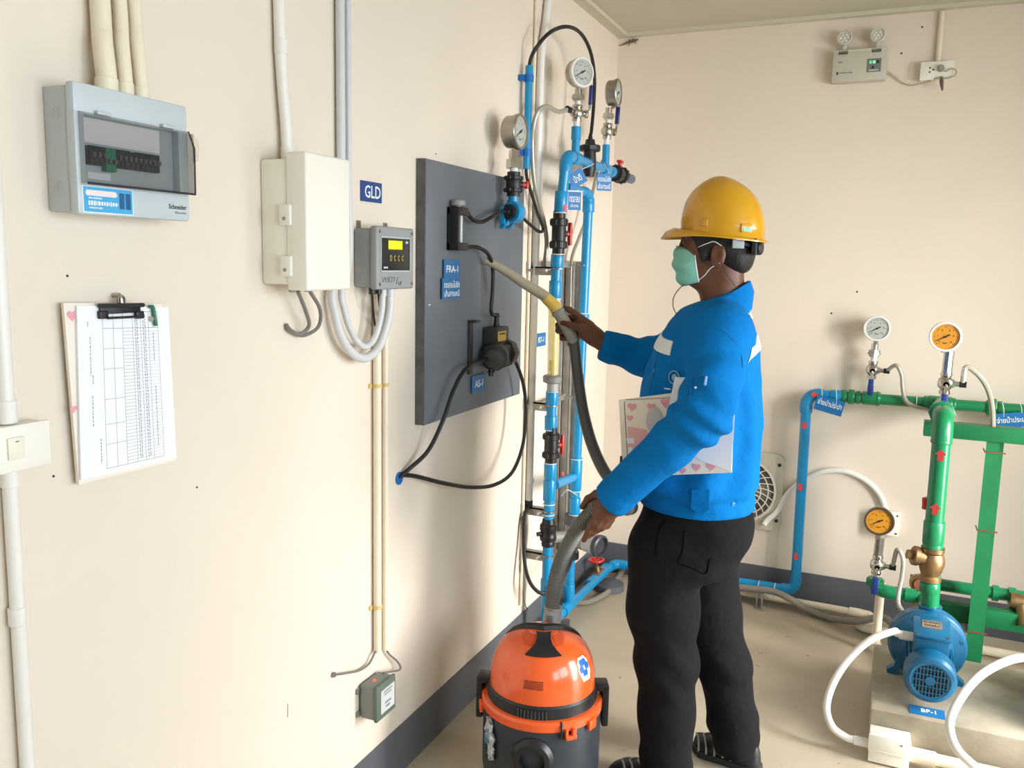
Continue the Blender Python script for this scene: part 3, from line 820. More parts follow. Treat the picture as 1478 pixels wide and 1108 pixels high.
def riser_fittings(label, base, top, ldir=None, hose_dir=None, lever_up=True, nut=True, group=None):
    """nickel nut, three-way valve with blue lever between a pipe (base) and a gauge (top)"""
    base = Vector(base); top = Vector(top); H = top.z-base.z
    t = thing('gauge_valve', label, 'valve', base, group)
    ax = (top-base).normalized()
    part(t, 'lower_nipple', MB().cyl(base, base+ax*H*.18, .0115, n=14), M_tie)
    b0 = base+ax*H*.16
    part(t, 'valve_body', MB().lathe(b0, ax, [(0, 0), (.018, 0), (.019, H*.06), (.016, H*.09), (.024, H*.14), (.027, H*.22), (.024, H*.30), (.016, H*.35), (.020, H*.38), (.019, H*.44), (0, H*.44)], 16), M_chrome)
    b1 = base+ax*H*.60
    if nut:
        part(t, 'middle_nipple', MB().cyl(b1-ax*.004, b1+ax*H*.12, .0115, n=14), M_tie)
        part(t, 'union_nut', MB().cyl(b1+ax*H*.10, b1+ax*H*.15, .020, n=8).cyl(b1+ax*H*.15, b1+ax*H*.21, .026, n=8).cyl(b1+ax*H*.21, b1+ax*H*.27, .023, n=8).cyl(b1+ax*H*.27, top+ax*.004, .014, n=14), M_chrome)
    else:
        part(t, 'union_nut', MB().cyl(b1-ax*.004, top+ax*.004, .017, n=8), M_chrome)
    mid = base+ax*H*.38
    if ldir is not None:
        ld = Vector(ldir).normalized()
        e = mid+ld*.042
        sgn = 1 if lever_up else -1
        part(t, 'lever_stem', MB().cyl(mid, e, .010, n=12).cyl(e-ld*.012, e, .015, n=8), M_chrome)
        q = e+ld*.008+ax*sgn*.035
        part(t, 'lever', MB().tube([e, e+ld*.006+ax*sgn*.014, q], .005, 6), M_chrome)
        sd = ax.cross(ld).normalized()
        part(t, 'lever_sleeve', MB().obox(q+ax*sgn*.034, [ld, sd, ax], (.005, .011, .036), .004), M_bluehandle)
    if hose_dir is not None:
        hd = Vector(hose_dir).normalized()
        part(t, 'hose_nipple', MB().cyl(mid, mid+hd*.030, .015, n=8).cyl(mid+hd*.030, mid+hd*.055, .0095, n=12), M_chrome)
        part(t, 'hose_clamp', MB().cyl(mid+hd*.045, mid+hd*.068, .0115, n=12), M_blackpl)
    return mid

PR = .0195
P1Y, P2Y = 3.02, 3.35
def p1(x, y): return ony(x, y, P1Y)
def p2(x, y): return ony(x, y, P2Y)
def coupling(parent, a, b, r=None, m=None):
    d = (Vector(b)-Vector(a)).normalized()
    r = r or PR*1.26
    L = (Vector(b)-Vector(a)).length
    return part(parent, 'coupling', MB().lathe(a, d, [(0, 0), (r*.95, 0), (r, .003), (r, L-.003), (r*.95, L), (0, L)], 24), m or M_bluepvc)
def glue(parent, c, d, r):
    d = Vector(d).normalized()
    return part(parent, 'glue_bead', MB().lathe(Vector(c)-d*.002, d, [(r, 0), (r*1.05, .001), (r*1.05, .003), (r, .004)], 22), M_tie)
def elbow(parent, a, c, b, r, m=None, n=18, rr=1.0):
    """bent socket from a round corner c to b"""
    a, c, b = Vector(a), Vector(c), Vector(b)
    P = [a*(1-t)**2+c*2*t*(1-t)+b*t*t for t in [k/10 for k in range(11)]]
    P = [a+(a-c).normalized()*.012]+P+[b+(b-c).normalized()*.012]
    return part(parent, 'elbow', MB().tube(P, r*1.22, n, smooth=False), m or M_bluepvc)
def arrow_sticker(parent, c, along, w, s=.02, m=None):
    al = Vector(along).normalized(); w = Vector(w).normalized(); sd = w.cross(al)
    return part(parent, 'arrow_sticker', MB().prism([(-.5*s, -s), (.5*s, -s), (.5*s, .1*s), (s, .1*s), (0, 1.1*s), (-s, .1*s), (-.5*s, .1*s)], Vector(c), sd, al, w, .0006), m or M_redprint)

# --- riser one ---
e1 = p1(817, 224); HX = e1.x
r1 = thing('blue_riser_pipe', 'blue plastic riser pipe carrying the flow tube by the left wall', 'pipe', p1(787, 880))
rp = MB()
def seg(a, b, r=PR, m=MB):
    return MB().cyl(a, b, r, n=22)
part(r1, 'pipe', seg(e1-V(0, 0, .03), p1(808, 312)), M_bluepvc)
coupling(r1, p1(809, 306), p1(810.5, 276))
part(r1, 'pipe', seg(p1(805, 362), p1(800.5, 432)), M_bluepvc)
coupling(r1, p1(805, 367), p1(803.5, 386)); coupling(r1, p1(800.8, 430), p1(802, 405))
part(r1, 'clear_neck', MB().cyl(p1(800.5, 430), p1(800, 446), .012, n=16), M_whitepvc)
part(r1, 'pipe', seg(p1(797, 556), p1(795, 625)), M_bluepvc)
part(r1, 'grey_adapter', MB().cyl(p1(797.5, 552), p1(797, 566), .021, n=22), mat('grey_adapter', (168, 168, 166), .45))
coupling(r1, p1(797, 564), p1(796.5, 584)); coupling(r1, p1(795.3, 600), p1(795, 620))
part(r1, 'pipe', seg(p1(794.5, 666), p1(791.5, 752)), M_bluepvc)
coupling(r1, p1(794.5, 668), p1(793.8, 690)); coupling(r1, p1(793.6, 692), p1(792.6, 722), PR*1.28)
low = p1(789, 850); bot = V(low.x, P1Y, .075)
part(r1, 'pipe', seg(p1(790.5, 786), bot), M_bluepvc)
coupling(r1, p1(789.2, 835), p1(788.8, 858))
for (x, y) in ((808.3, 307), (805.2, 367), (800.6, 431), (797, 565), (795, 620), (794.4, 668), (792, 727), (791.3, 742)):
    glue(r1, p1(x, y), (0, 0, 1), PR*1.2)
# header along the wall towards the back corner
yend = onx(905, 253, HX).y
def hdr(Y): return V(HX, Y, e1.z-(Y-P1Y)*.004)
elbow(r1, e1-V(0, 0, .045), e1, hdr(P1Y+.045), PR)
part(r1, 'pipe', seg(hdr(P1Y+.03), hdr(3.62)), M_bluepvc)
Yt1 = onx(831, 210, HX).y; Yt2 = onx(874.5, 225, HX).y; Ybk = onx(851, 232, HX).y
coupling(r1, hdr(Yt1-.035), hdr(Yt1+.035)); coupling(r1, hdr(Yt2-.04), hdr(Yt2+.04)); coupling(r1, hdr(Yt2+.05), hdr(Yt2+.10), PR*1.2)
# lower branch: riser one tee across to riser two
bz = p1(800, 697).z
part(r1, 'branch_pipe', seg(V(HX-.012, P1Y+.01, p1(798, 700).z), V(p2(829, 688).x, P2Y, p2(829, 688).z)), M_bluepvc)
arrow_sticker(r1, p1(813, 300)+V(.014, -.012, 0), (0, 0, 1), (.8, -.6, 0), .012)
arrow_sticker(r1, hdr(P1Y+.05)+V(.02, 0, .008), (0, 1, 0), (.9, 0, .4), .012)
arrow_sticker(r1, V(HX-.004, P1Y+.08, bz+.02), (0, 1, 0), (.9, 0, .4), .012)
ball_valve('black ball valve with red handle above the flow tube', p1(806.5, 337), (0, 0, 1), (.55, .8, 0), L=.165, hlen=.085, group='black union ball valves')
ball_valve('black ball valve with red handle below the flow tube', p1(795.5, 643), (0, 0, 1), (.55, .8, 0), L=.145, hlen=.078, group='black union ball valves')
cv = thing('union_check_valve', 'black union check valve low on the blue riser pipe', 'valve', p1(791, 788))
cc = p1(791.3, 768)
part(cv, 'body', MB().lathe(cc-V(0, 0, .055), (0, 0, 1), [(0, 0), (.025, 0), (.027, .012), (.024, .02), (.032, .024), (.034, .040), (.031, .046), (.031, .062), (.034, .068), (.034, .086), (.027, .092), (.024, .11), (0, .11)], 12), M_blackpl)
part(cv, 'vent_plug', MB().cyl(cc+V(-.02, -.022, -.002), cc+V(-.034, -.034, -.004), .009, n=8), M_blackpl)
# flow tube (rotameter)
ra, rb_ = p1(800, 444), p1(797.3, 541)
ro = thing('flow_tube', 'yellowish clear flow tube with brass float on the blue riser', 'flow tube', rb_)
part(ro, 'glass_tube', MB().lathe(rb_, ra-rb_, [(.0205, 0), (.0235, (ra-rb_).length), (.020, (ra-rb_).length), (.017, 0), (.0205, 0)], 22), mat('amber_clear', (238, 226, 150), .08, alpha=.42, coat=.5))
ft = p1(797.5, 527)
part(ro, 'float', MB().lathe(ft-V(0, 0, .035), (0, 0, 1), [(0, 0), (.005, 0), (.006, .008), (.012, .020), (.012, .028), (.008, .032), (.009, .038), (.013, .042), (.013, .052), (.004, .056), (0, .056)], 18), M_brass)
part(ro, 'guide_rod', MB().cyl(rb_, ra, .0028, n=8), M_brass)
part(ro, 'bottom_flange', MB().lathe(p1(797, 553), (0, 0, 1), [(0, 0), (.024, 0), (.036, .006), (.037, .026), (.030, .032), (0, .032)], 24), mat('flange_grey', (132, 132, 130), .5))
part(ro, 'top_cap', MB().cyl(ra-V(0, 0, .004), ra+V(0, 0, .02), .026, n=22), mat('cap_grey', (200, 200, 196), .4))

# --- riser two and the floor pipe ---
t2 = p2(850, 279)
r2 = thing('blue_supply_pipe', 'blue plastic pipe rising from the floor nearest the corner', 'pipe', p2(820, 876))
fz = .075
foot = V(p2(821, 860).x, P2Y, fz)
part(r2, 'pipe', seg(t2-V(0, 0, .02), p2(829, 742)), M_bluepvc)
coupling(r2, t2-V(0, 0, .02), t2-V(0, 0, .075)); coupling(r2, p2(842.2, 452), p2(840.4, 490)); coupling(r2, p2(832.6, 662), p2(830.5, 708), PR*1.3); coupling(r2, p2(830.1, 718), p2(829, 742))
elbow(r2, t2-V(0, 0, .045), t2, t2+V(-.006, -.045, 0), PR)
part(r2, 'pipe', seg(t2+V(-.004, -.04, 0), V(HX-.03, P1Y+.09, t2.z+.004)), M_bluepvc)
part(r2, 'pipe', seg(p2(824, 800), foot), M_bluepvc)
ec = ony(886, 813, 3.955); ec.z = fz
fl0 = V(foot.x-.004, 3.13, fz)
part(r2, 'floor_pipe', seg(fl0, ec-V(0, .03, 0), PR), M_bluepvc)
coupling(r2, foot+V(0, 0, .10), foot+V(0, 0, .02)); coupling(r2, foot-V(0, .075, 0), foot+V(0, .075, 0), PR*1.3)
coupling(r2, V(foot.x, 3.62, fz), V(foot.x+.001, 3.72, fz)); coupling(r2, V(foot.x+.002, 3.80, fz), V(foot.x+.003, 3.88, fz))
for (x, y) in ((842.2, 452), (830.5, 708), (832.6, 662), (829, 742)):
    glue(r2, p2(x, y), (0, 0, 1), PR*1.24)
elbow(r2, ec-V(0, .05, 0), ec, ec+V(.05, 0, 0), PR)
# along the back wall and up to the green header
bl = ony(1148, 846, 3.955); bl = V(bl.x, 3.955, .088); tl = ony(1165, 568, 3.955)
part(r2, 'wall_pipe', seg(ec+V(.03, 0, 0), bl-V(.03, 0, 0), .021), M_bluepvc)
elbow(r2, bl-V(.05, 0, 0), bl, bl+V(0, 0, .05), .021)
part(r2, 'wall_riser', seg(bl+V(0, 0, .03), tl-V(0, 0, .03), .0225), M_bluepvc)
elbow(r2, tl-V(0, 0, .055), tl, tl+V(.055, 0, 0), .0225)
coupling(r2, tl-V(0, 0, .05), tl-V(0, 0, .085), .0275)
xg = ony(1216, 570, 3.955).x
part(r2, 'pipe', seg(tl+V(.04, 0, 0), V(xg, 3.955, tl.z), .0225), M_bluepvc)
coupling(r2, V(xg-.05, 3.955, tl.z), V(xg, 3.955, tl.z), .0262)
arrow_sticker(r2, tl+V(.035, -.0285, .002), (-1, 0, 0), (0, -1, 0), .016)
for (x, y) in ((1161, 614), (1155, 703), (1149, 803)):
    q = ony(x, y, 3.955-.0232)
    arrow_sticker(r2, q, (0, 0, -1), (0, -1, 0), .016)
for (x, y) in ((1097, 826), (1120, 830)):
    q = ony(x, y, 3.955)
    part(r2, 'cable_tie', MB().ring(V(q.x, 3.945, .075), (1, 0, 0), .034, .0018, 20, 5), M_tie)
# red gate valve on the floor pipe
gy = onz(861, 822, .10)
gv = thing('gate_valve', 'bronze gate valve with red wheel on the blue floor pipe', 'valve', V(foot.x, 3.76, .04))
gc = V(foot.x+.001, 3.755, fz)
part(gv, 'body', MB().lathe(gc-V(0, .05, 0), (0, 1, 0), [(0, 0), (.028, 0), (.028, .018), (.022, .022), (.026, .05), (.022, .078), (.028, .082), (.028, .10), (0, .10)], 12), M_bronze)
part(gv, 'bonnet', MB().cyl(gc, gc+V(-.006, 0, .045), .018, .012, 12), M_bronze)
part(gv, 'stem', MB().cyl(gc+V(-.006, 0, .045), gc+V(-.010, 0, .075), .005, n=8), M_bronze)
hwm = MB().ring(gc+V(-.010, 0, .075), (-.1, 0, 1), .034, .006, 20, 8)
for k in range(5):
    a = 2*PI*k/5
    hwm.tube([gc+V(-.010, 0, .075), gc+V(-.010+.034*math.cos(a), .034*math.sin(a), .075)], .004, 6, smooth=False)
part(gv, 'hand_wheel', hwm, M_red)
dt = thing('drain_tap', 'small brass drain tap at the end of the blue floor pipe', 'tap', fl0-V(0, .02, .06))
part(dt, 'body', MB().cyl(fl0-V(0, .035, 0), fl0, .022, n=14).cyl(fl0+V(.004, -.02, -.004), fl0+V(.05, -.03, -.01), .007, n=8), M_zinc)
part(dt, 'knob', MB().cyl(fl0+V(.05, -.03, -.010), fl0+V(.064, -.032, -.012), .010, n=8), M_bronze)

# --- black cross and stub valve on the header ---
bk = thing('injection_tee', 'black union fitting on the header with a black tube on top', 'fitting', hdr(Ybk)-V(0, 0, .08))
bc = hdr(Ybk)
part(bk, 'body', MB().lathe(bc-V(0, 0, .050), (0, 0, 1), [(0, 0), (.020, 0), (.023, .015), (.026, .03), (.026, .07), (.024, .09), (.024, .10), (.018, .105), (0, .105)], 18), M_blackpl)
nb = MB().lathe(bc+V(0, 0, .048), (0, 0, 1), [(.015, 0), (.040, 0), (.043, .006), (.043, .020), (.036, .024), (.022, .026), (.018, .045), (0, .045)], 10)
part(bk, 'union_nut', nb, M_blackpl)
part(bk, 'tube_grip', MB().cyl(bc+V(0, 0, .09), bc+V(0, 0, .112), .011, .007, n=12), M_blackpl)
Ysv = onx(893, 247, HX).y
ball_valve('black ball valve with red handle at the end of the blue header', V(HX, Ysv, hdr(Ysv).z), (0, 1, 0), (.1, 0, 1), R=.034, L=.17, hlen=.035, group='black union ball valves')
st_ = hdr(Ysv+.06); se = hdr(min(Ysv+.20, D-.03))
solo('pipe_stub', MB().pipe(st_, se, .021, .017, 24), mat('grey_pipe_stub', (84, 100, 116), .4), 'open grey pipe stub pointing at the corner', 'pipe')

# --- three gauges of the blue header ---
def hdr_gauge(lab, px_base, px_top, px_c, Y, nrm, X=None, **kw):
    X = HX if X is None else X
    b = hdr(Y)
    return b
b1 = hdr(Yt1)+V(0, 0, .015); n1_ = V(.857, -.515, 0)
tp1 = ony(829, 184, Yt1).z; g1c = ony(841, 104, Yt1-.015)
part(r1, 'gauge_branch', MB().cyl(b1, V(b1.x, b1.y, tp1), .0155, n=18), M_bluepvc)
part(r1, 'branch_socket', MB().cyl(V(b1.x, b1.y, tp1-.045), V(b1.x, b1.y, tp1+.002), .0185, n=18), M_bluepvc)
gb = V(g1c.x-.012, g1c.y+.008, 0)
t1 = V(b1.x+.004, b1.y, ony(833, 130, Yt1).z)
m1 = riser_fittings('nickel three-way gauge valve with blue lever, middle of the blue header', V(b1.x, b1.y, tp1), t1, ldir=(.75, .65, 0), hose_dir=(-.25, -.95, .1), group='nickel gauge valves')
gauge('steel pressure gauge with pale bezel on the blue header', g1c, n1_, .053, stem=t1, bez=M_tie, group='pressure gauges on blue pipe')
b2 = hdr(Yt2)+V(0, 0, .015)
tp2 = ony(875, 209, Yt2).z; g2c = ony(893, 134, Yt2)
part(r1, 'gauge_branch', MB().cyl(b2, V(b2.x, b2.y, tp2), .0155, n=18), M_bluepvc)
t2_ = V(b2.x+.006, b2.y, ony(880, 157, Yt2).z)
m2 = riser_fittings('nickel three-way gauge valve with blue lever nearest the corner', V(b2.x, b2.y, tp2), t2_, ldir=(.5, .85, 0), group='nickel gauge valves')
gauge('steel pressure gauge nearest the room corner', g2c, (1, .06, 0), .054, stem=t2_, group='pressure gauges on blue pipe')

# --- the gauge with its own valve on the grey board ---
SX = .085
sy = onx(740.5, 306, SX).y
sc_ = V(SX, sy, onx(739, 306, SX).z)
sd = thing('pipe_saddle', 'blue pipe saddle at the edge of the grey board', 'fitting', sc_-V(0, 0, .04))
part(sd, 'clamp', MB().lathe(sc_-V(0, .022, 0), (0.1, 1, 0), [(.016, 0), (.034, 0), (.036, .006), (.036, .038), (.034, .044), (.016, .044)], 24), M_bluepvc)
part(sd, 'socket', MB().lathe(sc_-V(.006, .050, 0), (0.12, 1, 0), [(0, 0), (.010, 0), (.012, .012), (.024, .014), (.026, .030), (.022, .034), (0, .034)], 20), M_blackpl)
part(sd, 'riser_socket', MB().cyl(sc_+V(0, 0, .028), sc_+V(0, 0, .056), .017, n=16), M_bluepvc)
for s in (-1, 1):
    part(sd, 'ear', MB().obox(sc_+V(-.024, s*.028, .012*s), Matrix.Identity(3), (.010, .008, .030), .004).tube([sc_+V(-.006, s*.022, -.028), sc_+V(-.02, s*.026, -.046), sc_+V(-.036, s*.024, -.050)], .006, 8), M_bluepvc)
vz0 = sc_.z+.052
vz1 = onx(741, 248, SX).z
ball_valve('black ball valve with red handle under the gauge at the board edge', V(SX, sy, (vz0+vz1)/2), (0, 0, 1), (.62, .75, 0), R=.030, L=vz1-vz0, hlen=.024, group='black union ball valves')
gz = onx(744, 213, SX).z
gf = thing('gauge_adapter', 'bright nickel gauge adapter above the board-edge valve', 'fitting', V(SX, sy, vz1))
part(gf, 'nipple', MB().cyl(V(SX, sy, vz1-.002), V(SX, sy, vz1+.014), .014, n=16), M_tie)
part(gf, 'hex_nut', MB().cyl(V(SX, sy, vz1+.012), V(SX, sy, vz1+.040), .028, n=8).cyl(V(SX, sy, vz1+.038), V(SX, sy, gz-.010), .019, n=8), M_chrome)
gc3 = onx(752, 190, SX+.022)
gauge('steel pressure gauge above the edge of the grey board', V(SX+.022, sy+.002, gc3.z), (1, -.02, 0), .056, stem=V(SX, sy, gz-.012), depth=.052, group='pressure gauges on blue pipe')

# --- blue tube sleeve and white conduit on the wall ---
sa, sb2 = onx(764, 95, .032), onx(760, 244, .032)
sl = thing('tube_sleeve', 'blue plastic sleeve holding a black tube beside the white wall conduit', 'pipe', sb2)
part(sl, 'sleeve', MB().pipe(sb2, sa, .0135, .009, 18), M_bluepvc)
for y in (113, 220):
    q = onx(763.2-(y-113)*.025, y, .032)
    part(sl, 'clip', MB().cyl(q-V(0, 0, .012), q+V(0, 0, .012), .0175, n=16).box((0, q.y-.024, q.z-.010), (.024, q.y-.008, q.z+.010), .002), M_blueclip)
wy = 3.035
wt = thing('wall_conduit', 'white conduit running from the ceiling down beside the blue risers', 'conduit', (.016, wy-.02, .60))
part(wt, 'tube', MB().tube([V(.017, wy-.01, .618), V(.017, wy-.004, 1.6), V(.017, wy, 2.25), V(.017, wy+.035, 2.42), V(.017, wy+.075, 2.6)], .0135, 14), M_whitepvc)
for z in (1.455, .70):
    part(wt, 'clip', MB().cyl((.017, wy-.006, z-.006), (.017, wy-.006, z+.006), .0165, n=14).box((0, wy-.045, z-.006), (.005, wy, z+.006)), M_whitepvc)
part(wt, 'end_cap', MB().cyl((.017, wy-.01, .598), (.017, wy-.01, .622), .015, n=14), M_blackpl)
conduit('thin cream conduit hugging the wall left of the white one', [V(.008, 2.985, .20), V(.008, 2.992, 1.9), V(.008, 3.0, 2.6)], .006, smooth=False)
# tubes here
hose('black tube arching from the blue sleeve to the header fitting', [sa-V(0, 0, .04), sa+V(.002, .004, .02), onx(776, 66, .06), onx(795, 46, .09), onx(818, 38.5, HX), onx(838, 48, HX), onx(852, 74, HX), onx(858, 110, HX), onx(857, 150, HX), onx(854, 185, HX), bc+V(0, 0, .105)], .0068, n=10)
hose('black tube from the blue sleeve to the pipe saddle', [sb2+V(0, 0, .04), sb2-V(0, 0, .02), onx(766, 275, .05), onx(775, 305, .055), onx(784, 330, .06), onx(778, 334, .07), onx(765, 324, .08), onx(752, 312, SX)], .006)
hose('black tube from the flow meter to the pipe saddle', [FMT, onx(684, 318, .066), onx(696, 320, .07), onx(710, 313, .08), onx(722, 306, .08), sc_-V(.006, .045, 0)], .0062)
hose('clear grey hose from the middle header gauge valve down the wall', [m1+V(-.0145, -.055, .006), onx(806, 161, .10), onx(790, 154, .085), onx(777, 160, .065), onx(770, 182, .05), onx(768, 215, .045), onx(771, 260, .045), onx(779, 295, .05), onx(787, 330, .05), onx(789, 355, .05), onx(785, 386, .045)], .0085, m=M_clearhose, name='clear_hose', n=10, cat='hose')
hose('thin grey hose curving behind the rear blue pipe', [onx(874, 225, HX-.02), onx(862, 250, .06), onx(848, 310, .05), onx(835, 345, .04), onx(825, 375, .03), onx(823, 420, .03), onx(822, 500, .03)], .0075, m=M_clearhose, name='clear_hose', cat='hose')
hose('black cable hanging from the white conduit end to the grey actuator', [V(.017, wy-.01, .602), onx(757, 745, .02), onx(756, 790, .03), onx(759, 822, .05), onx(768, 845, .08), onx(783, 856, .11), onx(803, 846, .15), onx(819, 822, .17), onx(829, 795, .16)], .0075)
hose('thin grey wire looping below the white conduit', [onx(757, 728, .01), onx(752, 760, .006), onx(751, 820, .006), onx(757, 868, .01), onx(762, 880, .014)], .0022, m=mat('cable_grey', (120, 116, 110), .5), name='thin_wire', n=6, cat='wire')

# --- zinc channel and clamps ---
cy0 = onx(812, 500, 0).y; cy1 = onx(827, 500, 0).y
ch = thing('strut_channel', 'vertical zinc strut channel on the wall behind the blue risers', 'channel', (.02, (cy0+cy1)/2, .30))
part(ch, 'web', MB().box((.0, cy0, .30), (.004, cy1, 1.56)), M_zinc)
part(ch, 'flange', MB().box((.0, cy0, .30), (.036, cy0+.004, 1.56)).box((.034, cy0, .30), (.038, cy0+.018, 1.56)), M_zinc)
part(ch, 'flange', MB().box((.0, cy1-.004, .30), (.036, cy1, 1.56)).box((.034, cy1-.018, .30), (.038, cy1, 1.56)), M_zinc)
for k, (lab, zz, x1, x2) in enumerate((('zinc pipe bracket above the flow tube', p1(805, 386).z, 1, 1), ('zinc pipe bracket below the flow tube', p1(796, 583).z, 1, 1), ('zinc pipe bracket above the check valve', p1(792, 736).z, 1, 0), ('zinc pipe bracket below the check valve', p1(790, 800).z, 1, 0))):
    br = thing('pipe_bracket', lab, 'bracket', (.05, P1Y-.02, zz-.02), 'zinc pipe brackets')
    yb = P1Y-.012
    px_ = p1(805 if k == 0 else 796 if k == 1 else 792 if k == 2 else 790, (386, 583, 736, 800)[k]).x
    part(br, 'wall_plate', MB().box((0, yb-.030, zz-.026), (.005, yb+.030, zz+.020), .001), M_zinc)
    part(br, 'arm', MB().box((.004, yb+.010, zz-.004), (px_-PR*1.0, yb+.040, zz+.002)).box((.004, yb+.010, zz-.030), (px_-PR*1.1, yb+.014, zz+.002)).box((.004, yb+.036, zz-.030), (px_-PR*1.1, yb+.040, zz+.002)), M_zinc)
    part(br, 'clamp_band', MB().ring(V(px_, P1Y, zz-.004), (0, 0, 1), PR*1.13, .003, 22, 6), M_steel)
    part(br, 'clamp_bolt', MB().cyl(V(px_-PR*1.0, P1Y-.012, zz-.006), V(px_-PR*2.2, P1Y-.034, zz-.012), .004, n=8).cyl(V(px_-PR*1.7, P1Y-.026, zz-.010), V(px_-PR*2.0, P1Y-.031, zz-.012), .008, n=6), M_zinc)
    part(br, 'anchor_bolt', MB().cyl((.004, yb-.018, zz-.012), (.018, yb-.018, zz-.012), .007, n=6), M_zinc)
    if x2:
        q = p2(841 if k == 0 else 836, 383 if k == 0 else 573)
        part(br, 'far_arm', MB().box((.036, P1Y+.02, q.z-.010), (.046, P2Y-.02, q.z+.014)).box((.004, P2Y-.035, q.z-.004), (q.x-PR*1.05, P2Y-.010, q.z+.004)), M_zinc)
        part(br, 'far_clamp_band', MB().ring(V(q.x, P2Y, q.z), (0, 0, 1), PR*1.13, .003, 22, 6), M_steel)
# --- grey actuator / drain fitting with paper label, on riser two ---
ac = thing('motor_actuator', 'grey round actuator with paper label low on the rear blue pipe', 'actuator', p2(835, 800))
a0 = p2(826, 773)
part(ac, 'upper_nut', MB().cyl(p2(827, 742), p2(826, 756), .034, n=12), mat('nut_grey', (74, 74, 78), .5))
part(ac, 'body', MB().cyl(a0+V(0, 0, .05), a0-V(0, 0, .075), .026, n=18).cyl(a0, a0+V(-.09, -.10, .006), .024, n=16), mat('fit_grey', (138, 136, 130), .5))
d_ = V(.93, -.36, -.05).normalized()
part(ac, 'drum', MB().cyl(a0+d_*.01, a0+d_*.085, .042, n=26), mat('fit_grey', (138, 136, 130), .5))
part(ac, 'paper_label', MB().lathe(a0+d_*.085, d_, [(.040, 0), (.043, 0), (.043, .055), (.040, .055)], 26), mat('label_silver', (190, 192, 196), .4, noise=.3, nscale=60))
part(ac, 'end_ring', MB().lathe(a0+d_*.137, d_, [(.030, 0), (.046, 0), (.048, .004), (.048, .022), (.040, .026), (.034, .012), (0, .012)], 26), mat('ring_dark', (52, 54, 60), .4))
part(ac, 'lower_nut', MB().cyl(a0-V(0, 0, .07), a0-V(0, 0, .10), .032, n=12), M_blackpl)
# --- hanging tags on the header ---
def tag_sign(label, c, u, v, w, wd, ht, lines, ties=(), m=M_tag, group=None):
    t = sign_plate(label, c, u, v, w, wd, ht, lines, m=m, name='hanging_tag', group=group, th=.0025)
    for (a, b) in ties:
        part(t, 'nylon_tie', MB().tube([a, lin_pt(a, b, .5)+V(.002, -.002, 0), b], .0014, 5), M_tie)
    return t
TU, TW = V(.80, .60, 0), V(.60, -.80, 0)
q = onx(833, 257, HX+.03)
tag_sign('diamond-hung blue tag under the header elbow', q, (TU*.86+V(0, 0, .5)).normalized(), (V(0, 0, .86)-TU*.5).normalized(), TW, .062, .055, [('น้ำดี', 0, 0, .5, .5)],
         [(q+V(0, .02, .03), hdr(onx(850, 240, HX).y)+V(.022, 0, 0))])
q = onx(829, 290, HX+.02)
tgw = tag_sign('small blue tag with white edge under the rear pipe elbow', q, TU, LVv, TW, .050, .066, [('ทดสอบ', 0, .1, .34, .8), ('เส้นทาง', 0, -.25, .2, .6)], [(q+V(.01, .01, .03), t2+V(0, -.05, .01)), (q+V(-.01, -.01, .03), t2+V(0, -.10, .01))])
for (du, dv, hu, hv_) in ((-.028, 0, .003, .036), (.028, 0, .003, .036), (0, .036, .031, .0025)):
    part(tgw, 'white_edge', MB().obox(q+TU*du+V(0, 0, dv)+TW*.001, [TU, LVv, TW], (hu, hv_, .0015)), M_tie)
q = onx(872, 263, HX+.025)
tag_sign('blue two-line tag hanging from the header near the corner', q, TU, LVv, TW, .062, .068, [('ทดสอบไปยัง', 0, .2, .34, .88), ('เส้นสารเคมี', 0, -.22, .34, .86)], [(q+V(-.02, -.015, .03), hdr(q.y-.02)+V(.012, 0, .02)), (q+V(.02, .015, .03), hdr(q.y+.03)+V(.012, 0, .02))])
# clear tape scrap on riser one
solo('clear_tie_tail', MB().tube([p1(803, 715)+V(.02, 0, 0), p1(812, 706)+V(.02, 0, 0), p1(820, 718)+V(.02, .05, 0)], .002, 6), mat('tape_pale', (190, 215, 240), .3, alpha=.7), 'pale plastic tie tail on the lower blue riser', 'cable tie')
# grey flexible hose lying on the floor by the corner, and concrete block under the valve
hose('grey flexible hose lying on the floor by the corner', [onz(915, 815, .03)+V(.05, 0, 0), onz(905, 818, .022), onz(890, 835, .016), onz(876, 855, .015), onz(850, 868, .015), onz(828, 870, .015)], .0135, m=M_greyhose, name='floor_hose', n=10, cat='hose')
mb = MB().lathe(V(.125, 3.80, 0), (0, 0, 1), [(0, 0), (.075, 0), (.072, .03), (0, .032)], 14)
solo('floor_flange', mb, mat('flange_dark', (96, 98, 102), .6, noise=.1, nscale=10), 'dark grey round drain cover under the gate valve', 'drain cover')
# gecko
gk = thing('gecko', 'small brown gecko on the back wall below the ceiling corner', 'gecko', ony(907, 62, D))
def gp(x, y, d=.006): return ony(x, y, D-d)
M_gecko = mat('gecko_skin', (112, 92, 62), .6, noise=.3, nscale=120)
gm = MB().tube([gp(892.5, 66, .003), gp(896, 65.5, .004), gp(901, 63.5, .005), gp(907, 61, .007), gp(911, 60, .008), gp(915, 59, .007), gp(917, 58.3, .007), gp(919, 57.6, .007), gp(921.5, 57, .006)], [.0006, .0016, .003, .0052, .0066, .0056, .0042, .0056, .0018], 8)
for pp in ([(909, 61), (908.5, 63.5), (907, 66.5)], [(908, 60.5), (908.5, 58), (909.2, 56)], [(914.5, 59.5), (917, 61), (918, 63.5)], [(913.5, 59), (913.5, 57), (914, 55)]):
    gm.tube([gp(x, y, .005) for x, y in pp], [.0022, .0016, .0014], 6)
part(gk, 'body', gm, M_gecko)
